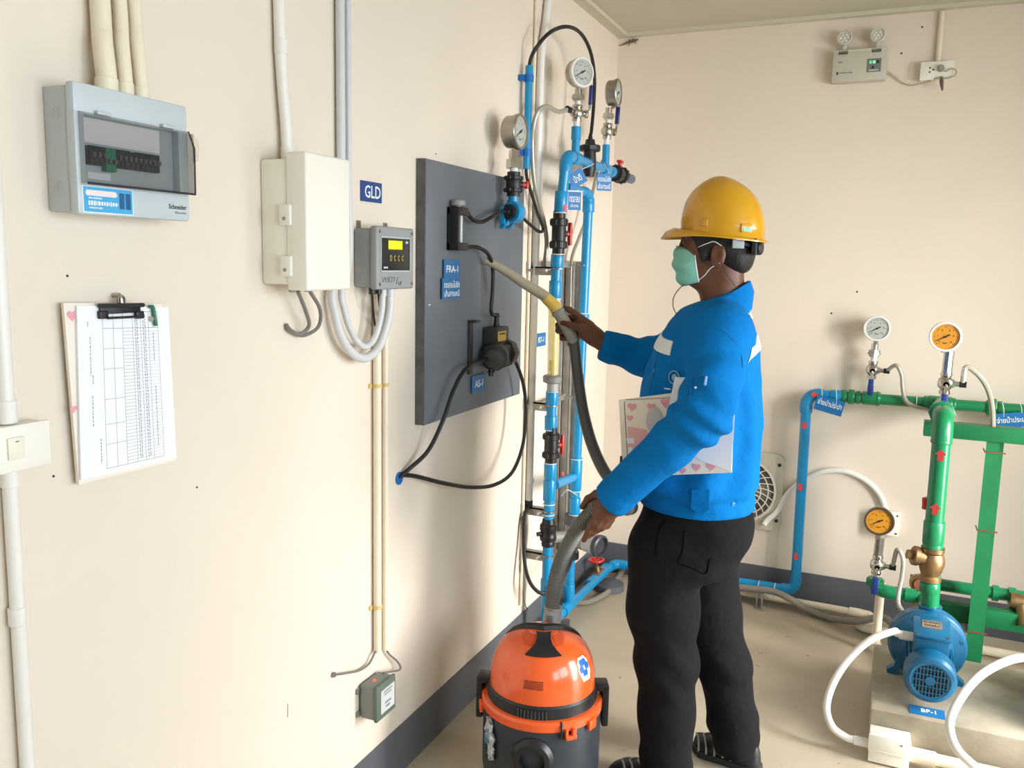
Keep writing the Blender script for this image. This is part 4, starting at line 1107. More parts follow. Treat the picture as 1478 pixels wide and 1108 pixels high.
# ================================================================== back wall and pump corner
# ---- emergency light ----
el = thing('emergency_light', 'grey emergency light with two lamp heads on the back wall', 'emergency light', ony(1240, 118, D-.05))
ea, eb = ony(1203, 72, D-.055), ony(1278, 114, D-.055)
zE0, zE1 = ony(1240, 116.5, D-.055).z, ony(1240, 71, D-.055).z
part(el, 'case', MB().box((ea.x, D-.055, zE0), (eb.x, D-.001, zE1), .005), mat('emergency_grey', (196, 192, 176), .45))
part(el, 'top_rim', MB().box((ea.x-.001, D-.057, zE1-.008), (eb.x+.001, D-.001, zE1+.002), .002), mat('emergency_grey', (196, 192, 176), .45))
for hx, hy in ((1219, 55), (1267, 51)):
    q = ony(hx, hy, D-.05)
    hd = part(el, 'lamp_head', MB().lathe(q+V(0, .035, 0), (0, -1, 0.05), [(0, 0), (.018, 0), (.027, .016), (.030, .034), (.030, .040), (.026, .042), (.025, .036), (0, .036)], 24), mat('lamp_head_grey', (206, 202, 188), .4))
    for k in range(7):
        a = 2*PI*k/6
        rr = .0145 if k < 6 else 0
        part(hd, 'led', MB().ell(q+V(rr*math.cos(a), -.003, rr*math.sin(a)), (.0042, .003, .0042), n=8, m=6), mat('led_clear', (236, 236, 226), .1, coat=.6))
    part(el, 'lamp_neck', MB().cyl(V(q.x, q.y+.02, zE1-.002), q+V(0, .02, -.018), .010, n=12), mat('lamp_head_grey', (206, 202, 188), .4))
    for k in range(6):
        part(el, 'vent_slot', MB().box((q.x-.017+k*.0062, D-.0575, zE1-.017), (q.x-.014+k*.0062, D-.0555, zE1-.003)), M_dark)
qa, qb = ony(1252, 85, D-.056), ony(1271, 103, D-.056)
ip = part(el, 'indicator_panel', MB().box((qa.x, D-.0563, qb.z), (qb.x, D-.0548, qa.z)), mat('indicator_panel', (120, 122, 118), .4))
for k, c in enumerate(((90, 220, 120), (150, 230, 190), (40, 40, 44))):
    x = qa.x+(qb.x-qa.x)*(.25+.25*k)
    part(ip, 'indicator', MB().box((x-.005, D-.0572, qa.z-.020), (x+.005, D-.0562, qa.z-.008)), mat('indicator_%s' % ('green', 'mint', 'dark')[k], c, .4, emit=c if k < 2 else None, estr=.5))
part(ip, 'test_button', MB().box((qa.x+.018, D-.0575, qb.z+.014), (qa.x+.028, D-.0562, qb.z+.024)), M_dark)
print_marks(ip, V((qa.x+qb.x)/2, D-.0565, qb.z+.007), BU, BVv, BW, .036, .005, M_print, 7, 2)
q = ony(1213, 90, D-.0555); print_marks(el, q, BU, BVv, BW, .016, .007, M_fadegrey, 3, 3)
q = ony(1221, 105, D-.0555); print_marks(el, q, BU, BVv, BW, .05, .006, M_fadegrey, 8, 4)
q = ony(1209, 106, D-.0555); print_marks(el, q, BU, BVv, BW, .009, .013, M_dark, 1, 5)
# ---- outlet ----
ou = thing('power_outlet', 'white surface power outlet box on the back wall', 'power outlet', ony(1352, 113, D-.02))
oa, ob = ony(1330, 91, D-.035), ony(1375, 113, D-.035)
part(ou, 'box', MB().box((oa.x, D-.034, ob.z), (ob.x, D-.001, oa.z), .002), M_whitepl)
part(ou, 'plate', MB().box((oa.x-.002, D-.040, ob.z-.002), (ob.x+.002, D-.033, oa.z+.002), .002), M_whitepl)
for (x, y) in ((1342.5, 98), (1347, 100.5), (1342, 104)):
    q = ony(x, y, D-.040); part(ou, 'socket_hole', MB().cyl(q, q-V(0, .001, 0), .0034, n=8), M_dark)
q = ony(1358, 99, D-.04)
solo('power_plug', MB().lathe(q, (0, -1, 0), [(0, 0), (.013, 0), (.013, .016), (.009, .024), (0, .024)], 14), mat('plug_grey', (150, 146, 136), .5), 'grey plug in the back wall outlet', 'plug')
q0 = ony(1361, 8, D-.012)
conduit('cream conduit from the ceiling down to the power outlet', [V(q0.x, D-.012, CZ-.02), V(q0.x, D-.012, oa.z+.001)], .0105, smooth=False)
hose('thin grey cord from the emergency light to the outlet plug', [ony(1281, 103, D-.02), ony(1288, 108, D-.012), ony(1300, 118, D-.01), ony(1315, 123, D-.01), ony(1335, 119, D-.012), ony(1352, 113, D-.045), ony(1366, 113, D-.05), ony(1378, 109, D-.05), ony(1380, 102, D-.05), ony(1374, 99, D-.052), ony(1364, 103, D-.055), q-V(0, .022, 0)], .0028, m=mat('cord_grey', (176, 164, 140), .5), name='light_flex', n=6, cat='cord')
q = ony(1359, 118, D-.046)
solo('cord_bundle', MB().tube([q+V(-.002, 0, .02), q, q+V(.004, 0, -.025), q+V(.006, 0, -.035)], [.006, .008, .005, .002], 8), mat('tape_brown', (96, 84, 66), .6), 'dark taped cord bundle hanging under the outlet', 'cord')
for k, (x, y) in enumerate(((1331, 39), (1301, 77), (1200, 452), (1237, 421))):
    solo('wall_hole', MB().lathe(ony(x, y, D)-V(0, .0003, 0), (0, -1, 0), [(.004, -.0004), (.004, .0006), (.002, .0003), (0, .0003)], 8), M_dark, ('small screw hole left of the outlet conduit', 'small screw hole between emergency light and outlet', 'tiny hole in the back wall above the pale gauge', 'tiny hole in the back wall higher above the pale gauge')[k], 'wall hole')

# ---- exhaust fan ----
fx0, fx1, fz0, fz1 = .515, .876, .338, .702
fcx, fcz = (fx0+fx1)/2, (fz0+fz1)/2
fn = thing('exhaust_fan', 'white wire-grille exhaust fan low on the back wall', 'fan', (fcx, D-.03, fz0))
def rrect(w_, h_, r, n=6):
    out = []
    for (cx, cy, a0) in ((w_/2-r, h_/2-r, 0), (-w_/2+r, h_/2-r, 90), (-w_/2+r, -h_/2+r, 180), (w_/2-r, -h_/2+r, 270)):
        for k in range(n+1):
            a = math.radians(a0+90*k/n); out.append((cx+r*math.cos(a), cy+r*math.sin(a)))
    return out
part(fn, 'frame', MB().prism(rrect(fx1-fx0, fz1-fz0, .04), (fcx, D-.002, fcz), BU, BVv, BW, .018), mat('fan_frame', (206, 198, 180), .45))
part(fn, 'shroud', MB().lathe((fcx, D-.018, fcz), (0, -1, 0), [(.150, 0), (.154, .012), (.146, .014), (.140, .004), (.140, 0)], 40), mat('fan_frame', (206, 198, 180), .45))
part(fn, 'opening', MB().cyl((fcx, D-.0195, fcz), (fcx, D-.0215, fcz), .140, n=40), mat('fan_dark', (96, 88, 76), .7))
M_wire = mat('wire_white', (232, 228, 216), .4)
for R_ in (.05, .085, .118, .146):
    part(fn, 'grille_ring', MB().ring((fcx, D-.030-.022*(1-R_/.15), fcz), (0, 1, 0), R_, .0026, 40, 6), M_wire)
for k in range(24):
    a = 2*PI*k/24
    pts = []
    for j in range(6):
        R_ = .02+.126*j/5; aa = a+.5*(1-R_/.146)
        pts.append(V(fcx+R_*math.cos(aa), D-.030-.022*(1-R_/.15), fcz+R_*math.sin(aa)))
    part(fn, 'grille_wire', MB().tube(pts, .0022, 5, smooth=False), M_wire)
for k in range(5):
    a = 2*PI*k/5
    u_ = V(math.cos(a), 0, math.sin(a)); v_ = V(-math.sin(a), 0, math.cos(a))
    part(fn, 'blade', MB().prism([(.03, -.01), (.12, -.045), (.132, .0), (.115, .04), (.03, .02)], V(fcx, D-.024, fcz), u_, (v_*.95+V(0, -.12, 0)), (0, -1, 0), .002), mat('fan_blade', (140, 132, 118), .5))
part(fn, 'hub', MB().lathe((fcx, D-.024, fcz), (0, -1, 0), [(0, 0), (.034, 0), (.034, .018), (.028, .028), (0, .03)], 22), M_wire)
for (x, z) in ((fx1-.022, fz1-.05), (fx1-.02, fz0+.05), (fx0+.02, fz1-.05), (fx0+.02, fz0+.05)):
    part(fn, 'screw', MB().cyl((x, D-.019, z), (x, D-.024, z), .008, n=10), M_dark)
conduit('white conduit arching from the fan to the small junction box', [V(fcx+.11, D-.045, fz0+.03), ony(1108, 750, D-.035), ony(1122, 737, D-.024), ony(1138, 711, D-.016), ony(1160, 693, D-.014), ony(1190, 680, D-.014), ony(1220, 680, D-.014), ony(1248, 692, D-.014), ony(1268, 711, D-.014), ony(1277, 731, D-.014), ony(1279, 740, D-.014)], .0125, m=M_whitepvc)
ja, jb = ony(1262, 736, D-.04), ony(1297, 774, D-.04)
jx = thing('wall_junction_box', 'white square junction box behind the lower amber gauge', 'junction box', V((ja.x+jb.x)/2, D-.02, jb.z))
part(jx, 'box', MB().box((ja.x, D-.040, jb.z), (jb.x, D-.001, ja.z), .006), M_whitepl)
part(jx, 'lid', MB().box((ja.x-.001, D-.046, jb.z-.001), (jb.x+.001, D-.038, ja.z+.001), .003), M_whitepl)
for (x, z) in ((jb.x-.012, jb.z+.012), (jb.x-.012, ja.z-.012)):
    part(jx, 'screw', MB().cyl((x, D-.045, z), (x, D-.048, z), .004, n=8), M_dark)
conduit('thin white conduit below the small junction box', [V(ony(1273, 780, D-.01).x, D-.008, jb.z), V(ony(1270, 840, D-.01).x, D-.010, .10)], .006, m=M_whitepvc, smooth=False)

# ---- green header ----
GY = 3.955
gz_ = tl.z
gh = thing('green_header_pipe', 'green header pipe running along the back wall', 'pipe', (1.5, GY, gz_-.03))
def gx(px, y=575): return ony(px, y, GY).x
GR = .0235
part(gh, 'pipe', MB().cyl((xg, GY, gz_), (2.45, GY, gz_+.003), GR, n=24), M_greenpvc)
def gc_(x0, x1, r, n=24):
    return part(gh, 'coupling', MB().lathe((x0, GY, gz_+.001), (1, 0, 0), [(0, 0), (r*.94, 0), (r, .004), (r, x1-x0-.004), (r*.94, x1-x0), (0, x1-x0)], n), M_greenpvc)
gc_(xg-.004, gx(1222), .0285); gc_(gx(1224), gx(1233), .0325); gc_(gx(1235), gx(1242), .029); gc_(gx(1244), gx(1271), .0295); gc_(gx(1265), gx(1269), .032)
gc_(gx(1333), gx(1343), .029); gc_(gx(1372), gx(1380), .029); gc_(gx(1424), gx(1434), .030); gc_(gx(1426), gx(1439), .037, 8); gc_(gx(1441), gx(1449), .029)
tx = ony(1357, 579, GY).x
part(gh, 'tee', MB().lathe((tx-.045, GY, gz_), (1, 0, 0), [(0, 0), (.031, 0), (.033, .004), (.033, .086), (.031, .09), (0, .09)], 24), M_greenpvc)
q = gx(1323); part(gh, 'cable_tie', MB().ring((q, GY, gz_), (1, 0, 0), .026, .0018, 22, 5), M_tie)
# pump riser and branch towards the camera
RY = 3.20
def pr_(x, y): return ony(x, y, RY)
rt_ = pr_(1362, 603); RXc = rt_.x
rise = thing('green_pump_riser', 'green riser pipe from the blue pump up to the header', 'pipe', pr_(1343, 872))
part(rise, 'branch', MB().cyl((tx, GY-.02, gz_), (rt_.x, RY+.05, rt_.z), .029, n=24), M_greenpvc)
part(rise, 'branch_union', MB().lathe(V(rt_.x, RY+.10, rt_.z), V(tx-rt_.x, GY-RY, gz_-rt_.z), [(0, 0), (.036, 0), (.044, .004), (.044, .03), (.036, .036), (.038, .06), (0, .06)], 8), M_greenpvc)
part(rise, 'gauge_tee', MB().cyl((lin_pt((rt_.x, RY, rt_.z), (tx, GY, gz_), .24)), (lin_pt((rt_.x, RY, rt_.z), (tx, GY, gz_), .42)), .036, n=24), M_greenpvc)
elbow(rise, rt_+V(0, .07, 0), rt_, rt_-V(0, 0, .07), .0275, m=M_greenpvc, n=22)
pb = pr_(1349, 752)
part(rise, 'pipe', MB().cyl(rt_-V(0, 0, .05), pb-V(0, 0, .02), .030, n=26), M_greenpvc)
def gcp(a, b, r):
    return part(rise, 'coupling', MB().lathe(a, Vector(b)-Vector(a), [(0, 0), (r*.95, 0), (r, .004), (r, (Vector(b)-Vector(a)).length-.004), (r*.95, (Vector(b)-Vector(a)).length), (0, (Vector(b)-Vector(a)).length)], 26), M_greenpvc)
gcp(pr_(1349, 752), pr_(1346.5, 784), .0345); gcp(pr_(1346.5, 782), pr_(1345.5, 797), .0325)
gcp(rt_-V(0, 0, .075), rt_-V(0, 0, .088), .0345)
gcp(pr_(1342.5, 828), pr_(1342.5, 842), .030); gcp(pr_(1342, 840), pr_(1342, 854), .033); gcp(pr_(1342, 853), pr_(1342, 874), .0275)
part(rise, 'pipe', MB().cyl(pb, pr_(1343, 874), .0275, n=24), M_greenpvc)
for (x, y) in ((1361, 655), (1353, 732)):
    arrow_sticker(rise, pr_(x, y)+V(-.008, -.0305, 0), (0, 0, 1), (-.25, -1, 0), .019)
bv = thing('check_valve', 'bronze check valve on the green pump riser', 'valve', pr_(1340, 832))
bc_ = pr_(1344.5, 812)
part(bv, 'body', MB().lathe(bc_-V(0, 0, .062), (0, 0, 1), [(0, 0), (.036, 0), (.036, .012), (.030, .018), (.036, .035), (.042, .06), (.041, .08), (.034, .098), (.038, .104), (.038, .118), (0, .118)], 22), M_bronze)
part(bv, 'side_bonnet', MB().lathe(bc_+V(0, 0, .012), (-1, -.25, .18), [(0, 0), (.030, 0), (.030, .045), (.034, .048), (.034, .062), (.030, .066), (0, .066)], 20), M_bronze)
bd_ = V(-1, -.25, .18).normalized()
part(bv, 'plug', MB().cyl(bc_+V(0, 0, .012)+bd_*.064, bc_+V(0, 0, .012)+bd_*.084, .017, n=6), M_bronze)
q = thing('riser_side_valve', 'small red-handled tap behind the green riser', 'tap', pr_(1340, 735))
part(q, 'body', MB().cyl(pr_(1342, 722)+V(0, .03, 0), pr_(1342, 738)+V(-.012, .03, 0), .014, n=12), M_blackpl)
part(q, 'handle', MB().cyl(pr_(1341, 725)+V(-.012, .02, .01), pr_(1341, 737)+V(-.012, .02, 0), .010, n=10), M_red)

# gauges of the green pipework
def set_gauge(lab_v, lab_g, base, topz, gc0, nrm, R, hd, **kw):
    top = V(base.x+kw.pop('dx', .004), base.y, topz)
    m = riser_fittings(lab_v, base, top, ldir=(0, -1, 0), hose_dir=hd, lever_up=False, nut=kw.pop('nut', True), group='nickel gauge valves')
    gauge(lab_g, gc0, nrm, R, stem=top, group='pressure gauges on green pipe', **kw)
    return m
ba = ony(1257, 556, GY); ba.y = GY
part(gh, 'gauge_branch', MB().cyl((ba.x, GY, gz_+.02), (ba.x, GY, ba.z), .0125, n=14), M_greenpvc)
mA = set_gauge('nickel gauge valve on the green header, nearest the blue pipe', 'pale-faced pressure gauge on the green header', ba, ony(1262, 497, GY).z, ony(1266, 474, GY-.03), (0.03, -1, 0), .0525, (1, -.1, 0), bez=M_tie, dial=M_dialwhite)
YB = 3.45
pB = lin_pt((rt_.x, RY, rt_.z), (tx, GY, gz_), (YB-RY)/(GY-RY))
bb = V(pB.x, YB, pB.z+.030)
part(rise, 'gauge_branch', MB().cyl(pB, bb+V(0, 0, .012), .016, n=14), M_greenpvc)
mB = set_gauge('nickel gauge valve on top of the green pump branch', 'amber-faced pressure gauge with pale rim above the green riser', bb+V(0, 0, .01), ony(1361, 508, YB).z, ony(1365, 486, YB-.03), (.04, -1, 0), .0525, (1, -.1, 0), bez=M_tie, dial=M_dialamber, nut=False)
YCg = 3.52
se_ = ony(1263, 842, YCg)
mC = set_gauge('nickel gauge valve on the low green suction elbow', 'amber-faced pressure gauge near the floor by the junction box', se_+V(0, 0, .012), ony(1267, 776, YCg).z, ony(1269, 752.5, YCg-.03), (0.02, -1, 0), .0535, (1, -.1, 0), dial=M_dialamber, bez=mat('bezel_dark_steel', (120, 116, 106), .35, metal=1.0), nut=False)
hose('clear grey hose from the pale-faced gauge to behind the header', [mA+V(.055, -.006, 0), ony(1293, 527, GY-.03), ony(1301, 540, GY-.03), ony(1303, 560, GY-.04), ony(1307, 577, GY-.04), ony(1320, 586, GY-.03), ony(1345, 592, GY-.02)], .0085, m=M_clearhose, name='clear_hose', cat='hose')
hose('clear grey hose from the pale-rimmed amber gauge down to the green beam', [mB+V(.055, -.006, 0), ony(1394, 530, YB), ony(1412, 541, YB+.01), ony(1426, 562, YB+.02), ony(1432, 588, YB+.04), ony(1433, 618, YB+.06), ony(1430, 655, YB+.13), ony(1419, 820, YB+.13), ony(1415, 905, YB+.13)], .0095, m=M_clearhose, name='clear_hose', cat='hose')
hose('clear grey hose from the low amber gauge to the pump', [mC+V(.055, -.006, 0), ony(1295, 793, YCg-.02), ony(1303, 806, YCg-.03), ony(1302, 830, YCg-.04), ony(1297, 855, YCg-.06), ony(1297, 872, YCg-.08), ony(1305, 884, YCg-.10)], .0085, m=M_clearhose, name='clear_hose', cat='hose')
# ---- suction pipe ----
sp_ = thing('green_suction_pipe', 'low green suction pipe behind the blue pump', 'pipe', (1.5, 3.55, .1))
s0 = se_; s1_ = ony(1266, 852, YCg)
elbow(sp_, V(s0.x, YCg, s0.z+.012), V(s0.x, YCg, s1_.z), V(s0.x+.06, YCg, s1_.z), .022, m=M_greenpvc)
part(sp_, 'collar', MB().cyl((s0.x, YCg, s0.z-.005), (s0.x, YCg, s0.z+.018), .033, n=20), M_greenpvc)
part(sp_, 'pipe', MB().cyl((s0.x+.05, YCg, s1_.z), (1.47, YCg, s1_.z), .0225, n=22), M_greenpvc)
part(sp_, 'coupling', MB().cyl((1.40, YCg, s1_.z), (1.44, YCg, s1_.z), .029, n=22), M_greenpvc)
part(sp_, 'pump_inlet_pipe', MB().cyl((1.47, YCg, s1_.z), (1.47, 3.30, .262), .026, n=22), M_greenpvc)
rz = ony(1400, 850, 3.66).z
part(sp_, 'rear_pipe', MB().cyl((1.42, 3.66, rz), (2.45, 3.66, rz), .024, n=22), M_greenpvc)
for (a_, b_) in ((1432, 1441), (1455, 1466)):
    part(sp_, 'coupling', MB().cyl((ony(a_, 855, 3.66).x, 3.66, rz), (ony(b_, 855, 3.66).x, 3.66, rz), .031, n=22), M_greenpvc)
q = ony(1326, 842, 3.60)
rv = thing('suction_valve', 'rusty red-brown valve behind the green riser', 'valve', q-V(0, 0, .06))
part(rv, 'body', MB().lathe(q+V(0, .03, 0), (0, -1, 0), [(0, 0), (.030, 0), (.034, .01), (.034, .03), (.026, .04), (0, .04)], 18), M_bronze)
part(rv, 'cap', MB().cyl(q+V(.006, -.012, 0), q+V(.006, -.016, 0), .024, n=18), mat('rust_red', (150, 82, 66), .6, noise=.25, nscale=30))
part(rv, 'lower_pipe', MB().cyl(q-V(0, 0, .02), q-V(0, 0, .12), .018, n=14), M_bronze)
q = ony(1474, 872, 3.62)
rv2 = thing('strainer', 'bronze strainer on the suction pipe at the right edge', 'strainer', q-V(0, 0, .05))
part(rv2, 'body', MB().lathe(q+V(-.04, 0, .01), (1, 0, -.1), [(0, 0), (.03, 0), (.034, .02), (.03, .06), (.034, .09), (0, .09)], 16), M_bronze)
part(rv2, 'basket_cap', MB().cyl(q+V(0, -.02, 0), q+V(.01, -.06, -.06), .024, n=14), M_bronze)
# ---- green steel stand ----
SY = 3.52
sx0 = ony(1333, 620, SY).x
stn = thing('steel_stand', 'green painted steel stand behind the blue pump', 'stand', (ony(1407, 950, SY).x, SY, 0))
zb1_ = ony(1333, 608, SY-.03).z; zb0_ = ony(1333, 629, SY-.03).z
part(stn, 'cross_beam', MB().box((sx0, SY-.03, zb0_), (2.4, SY+.03, zb1_), .002), M_greensteel)
xa, xb = ony(1421, 660, SY).x, ony(1449, 660, SY).x
part(stn, 'post_flange', MB().box((xa, SY-.020, .012), (xa+.036, SY-.014, zb0_)), M_greensteel)
part(stn, 'post_flange', MB().box((xa+.036, SY-.020, .012), (xa+.042, SY+.040, zb0_)).box((xa+.042, SY+.034, .012), (xb, SY+.040, zb0_)), M_greensteel)
part(stn, 'base_plate', MB().box((xa-.03, SY-.06, 0), (xb+.04, SY+.08, .012)), M_greensteel)
part(stn, 'lower_beam', MB().box((1.50, SY+.045, ony(1380, 898, SY+.045).z), (2.4, SY+.095, ony(1380, 873, SY+.045).z), .002), M_greensteel)
for (y, px) in ((653, 1436), (766, 1423), (912, 1408)):
    z = ony(px, y, SY-.02).z
    part(stn, 'wire_tie', MB().box((xa-.003, SY-.0235, z-.003), (xb+.002, SY-.0205, z+.002)).box((xa-.004, SY-.0235, z-.003), (xa-.001, SY+.04, z+.002)), mat('red_brown_wire', (120, 70, 50), .5))
# tags on the green / blue pipes
q = ony(1197, 585, GY-.035)
tg = tag_sign('blue tag with Thai lettering hanging below the blue elbow', q, V(.975, 0, -.22), V(.22, 0, .975), BW, .118, .066, [('จ่ายน้ำประปา', 0, .12, .42, .86)],
         [(ony(1186, 560, GY-.03), ony(1186, 579, GY-.037)), (ony(1207, 562, GY-.03), ony(1207, 584, GY-.037))])
q = ony(1462, 606, GY-.035)
tag_sign('blue tag with Thai lettering at the right edge under the green header', q, V(.985, 0, .17), V(-.17, 0, .985), BW, .135, .060, [('จ่ายน้ำประปา', -.02, .05, .42, .80)],
         [(ony(1447, 580, GY-.03), ony(1449, 601, GY-.037)), (ony(1472, 580, GY-.03), ony(1475, 596, GY-.037))])
# ---- plinth and pumps ----
plz = .15
pyb = onz(1400, 953, plz).y
mb = MB().box((1.305, 2.838, 0), (2.5, pyb, plz), .006)
solo('concrete_plinth', mb, M_concrete, 'low concrete plinth carrying the blue pumps', 'plinth')
PX, PZ, PF = 1.470, .262, 2.875
def make_pump(label):
    t = thing('water_pump', label, 'pump', (PX, 3.1, plz), 'blue water pumps')
    mr = .078
    part(t, 'fan_cover', MB().lathe((PX, PF, PZ), (0, 1, 0), [(.052, .002), (.060, 0), (.070, .004), (mr, .016), (mr, .075), (.070, .077), (.070, .070)], 40), M_pumpblue)
    part(t, 'fan_recess', MB().cyl((PX, PF+.006, PZ), (PX, PF+.010, PZ), .056, n=32), M_blackpl)
    for k in range(11):
        x = -.050+.01*k
        h = math.sqrt(max(0, .053**2-x*x))
        part(t, 'grille_bar', MB().box((PX+x-.0016, PF+.001, PZ-h), (PX+x+.0016, PF+.005, PZ+h)), M_pumpblue)
    for k in range(-2, 3):
        z = .0195*k; h = math.sqrt(max(0, .053**2-z*z))
        part(t, 'grille_rail', MB().box((PX-h, PF+.0005, PZ+z-.0014), (PX+h, PF+.004, PZ+z+.0014)), M_pumpblue)
    part(t, 'grille_boss', MB().cyl((PX, PF, PZ), (PX, PF+.004, PZ), .015, n=16), M_pumpblue)
    part(t, 'motor_body', MB().cyl((PX, PF+.07, PZ), (PX, PF+.235, PZ), .068, n=36), M_pumpblue)
    for k in range(20):
        a = math.radians(-60+300*k/19)
        d = V(math.cos(a), 0, math.sin(a)); s_ = V(-math.sin(a), 0, math.cos(a))
        part(t, 'fin', MB().obox(V(PX, PF+.15, PZ)+d*.070, [d, V(0, 1, 0), s_], (.006, .075, .002)), M_pumpblue)
    tb = part(t, 'terminal_box', MB().box((PX-.052, PF+.075, PZ+.052), (PX+.052, PF+.185, PZ+.118), .004), M_pumpblue)
    # slanted lid with name plate
    lc = V(PX, PF+.13, PZ+.122); u_ = V(1, 0, 0); v_ = V(0, .985, .17); w_ = u_.cross(v_)
    part(tb, 'lid', MB().obox(lc, [u_, v_, w_], (.056, .060, .006), .003), M_pumpblue)
    npl = part(tb, 'name_plate', MB().obox(lc+w_*.0065+v_*.018, [u_, v_, w_], (.030, .022, .0006)), mat('plate_steel', (170, 150, 130), .4, metal=.5, noise=.5, nscale=150))
    print_marks(npl, lc+w_*.0072+v_*.030, u_, v_, w_, .05, .009, M_dark, 6, 8)
    print_marks(npl, lc+w_*.0072+v_*.010, u_, v_, w_, .044, .009, M_dark, 5, 9)
    for sx in (-1, 1):
        part(tb, 'screw', MB().cyl(lc+u_*sx*.046-v_*.050+w_*.005, lc+u_*sx*.046-v_*.050+w_*.009, .004, n=8), M_screw)
    part(t, 'adapter_flange', MB().lathe((PX, PF+.23, PZ), (0, 1, 0), [(0, 0), (.070, 0), (.082, .02), (.118, .034), (.122, .04), (.122, .052), (0, .052)], 40), M_pumpblue)
    part(t, 'volute', MB().lathe((PX, PF+.282, PZ), (0, 1, 0), [(0, 0), (.118, 0), (.126, .010), (.126, .052), (.112, .066), (.05, .070), (.04, .12), (0, .12)], 40), M_pumpblue)
    for k in range(8):
        a = 2*PI*(k+.5)/8
        part(t, 'bolt', MB().cyl((PX+.108*math.cos(a), PF+.272, PZ+.108*math.sin(a)), (PX+.108*math.cos(a), PF+.258, PZ+.108*math.sin(a)), .008, n=6), M_pumpblue)
    zt_ = pr_(1343, 873).z
    part(t, 'outlet', MB().lathe(V(pr_(1342, 880).x, RY, PZ+.09), (0, 0, 1), [(0, 0), (.034, 0), (.034, zt_-PZ-.115), (.038, zt_-PZ-.11), (.038, zt_-PZ-.09), (0, zt_-PZ-.09)], 24), M_pumpblue)
    for sx in (-1, 1):
        part(t, 'foot', MB().prism([(0, 0), (.03*sx, 0), (.034*sx, .012), (.012*sx, .03), (-.006*sx, .09), (-.03*sx, .09), (-.012*sx, .03)], (PX+sx*.088, PF+.252, plz), V(1, 0, 0), V(0, 0, 1), V(0, 1, 0), .03), M_pumpblue)
    return t
pump = make_pump('blue water pump standing on the concrete plinth under the green riser')
copy_tree(pump, (.462, 0, 0), 'blue water pump cut off by the right edge of the picture')
# conduits of the pumps
hA = V(PX-.052, PF+.13, PZ+.085)
conduit('white conduit looping from the first pump to the white floor box', [hA, hA-V(.05, .0, -.002), ony(1290, 911, 2.99), ony(1257, 923, 2.96), ony(1226, 950, 2.93), ony(1203, 985, 2.88), ony(1193, 1020, 2.83), ony(1201, 1048, 2.80), ony(1220, 1063, 2.80), V(1.262, 2.800, .050), V(1.308, 2.800, .048)], .0120, m=M_whitepvc,
        collars=[(hA-V(.022, 0, 0), (1, 0, 0), .044, .0150), (V(1.284, 2.80, .049), (1, 0, 0), .045, .0150)], n=16)
fb = thing('floor_junction_box', 'white junction box on the floor against the plinth', 'junction box', (1.365, 2.80, 0))
part(fb, 'box', MB().box((1.307, 2.768, .006), (1.425, 2.836, .098), .003), M_whitepl)
part(fb, 'lid', MB().box((1.305, 2.763, .050), (1.427, 2.770, .100), .001).box((1.305, 2.763, .046), (1.427, 2.838, .052), .001), M_whitepl)
part(fb, 'screw', MB().cyl((1.400, 2.764, .085), (1.400, 2.760, .085), .003, n=8), M_screw)
fp = thing('floor_conduit', 'cream conduit running from the white floor box along the plinth', 'conduit', (1.8, 2.80, 0))
part(fp, 'tube', MB().cyl((1.42, 2.80, .045), (2.45, 2.80, .045), .0185, n=18), M_creampvc)
part(fp, 'coupler', MB().cyl((1.425, 2.80, .045), (1.50, 2.80, .045), .023, n=18), M_creampvc)
for x in (1.545, 2.0):
    part(fp, 'stand', MB().cyl((x, 2.80, 0), (x, 2.80, .03), .007, n=8).cyl((x, 2.80, 0), (x, 2.80, .006), .016, n=10), M_creampvc)
h2 = V(PX+.462-.052, PF+.13, PZ+.085)
conduit('white conduit looping in from the right edge in front of the plinth', [h2, h2-V(.06, .01, -.004), ony(1478, 949, 2.96), ony(1445, 957, 2.91), ony(1412, 977, 2.85), ony(1386, 1008, 2.78), ony(1371, 1042, 2.72), ony(1378, 1075, 2.68), ony(1400, 1100, 2.66), ony(1440, 1128, 2.66), ony(1480, 1140, 2.68)], .0130, m=M_whitepvc, n=16)
q = onz(1337, 1029, plz)
sg = sign_plate('blue sign reading BP-1 on the plinth edge', V(q.x+.002, q.y+.004, plz+.001), V(.995, .03, 0), V(-.03, .995, .1).normalized(), V(0, -.1, .995), .104, .050, [('BP-1', .04, .05, .40, .42)])
# ---- white pipes and hose on the floor by the back wall ----
wp = thing('white_floor_pipe', 'white drain pipe along the back wall skirting', 'pipe', (.9, 3.92, 0))
wz = .035
w1 = ony(1250, 890, 3.93)
part(wp, 'pipe', MB().cyl((.45, 3.985, .030), (w1.x, 3.93, wz+.006), .0165, n=16), M_creampvc)
part(wp, 'coupler', MB().cyl((w1.x-.07, 3.934, wz+.006), (w1.x-.02, 3.931, wz+.006), .0205, n=16), M_creampvc)
w2 = onz(1243, 905, .022)
part(wp, 'elbow', MB().tube([V(w1.x-.02, 3.931, wz+.006), V(w1.x+.014, 3.925, wz+.004), V(w1.x+.016, 3.89, .03), V(w2.x-.008, w2.y+.03, .024), V(w2.x+.004, w2.y, .024), V(w2.x+.05, w2.y-.012, .024)], .0195, 14), M_creampvc)
part(wp, 'pipe', MB().cyl((w2.x+.04, w2.y-.010, .024), (2.45, w2.y-.03, .024), .0185, n=16), M_creampvc)
q = ony(1179, 876, 3.95)
part(wp, 'tee_stub', MB().cyl((q.x, 3.95, .0), (q.x, 3.95, .045), .010, n=10), M_creampvc)
q = ony(1268, 870, 3.80)
part(wp, 'upright', MB().cyl((q.x, 3.62, .02), (q.x, 3.62, s1_.z), .017, n=16), M_creampvc)
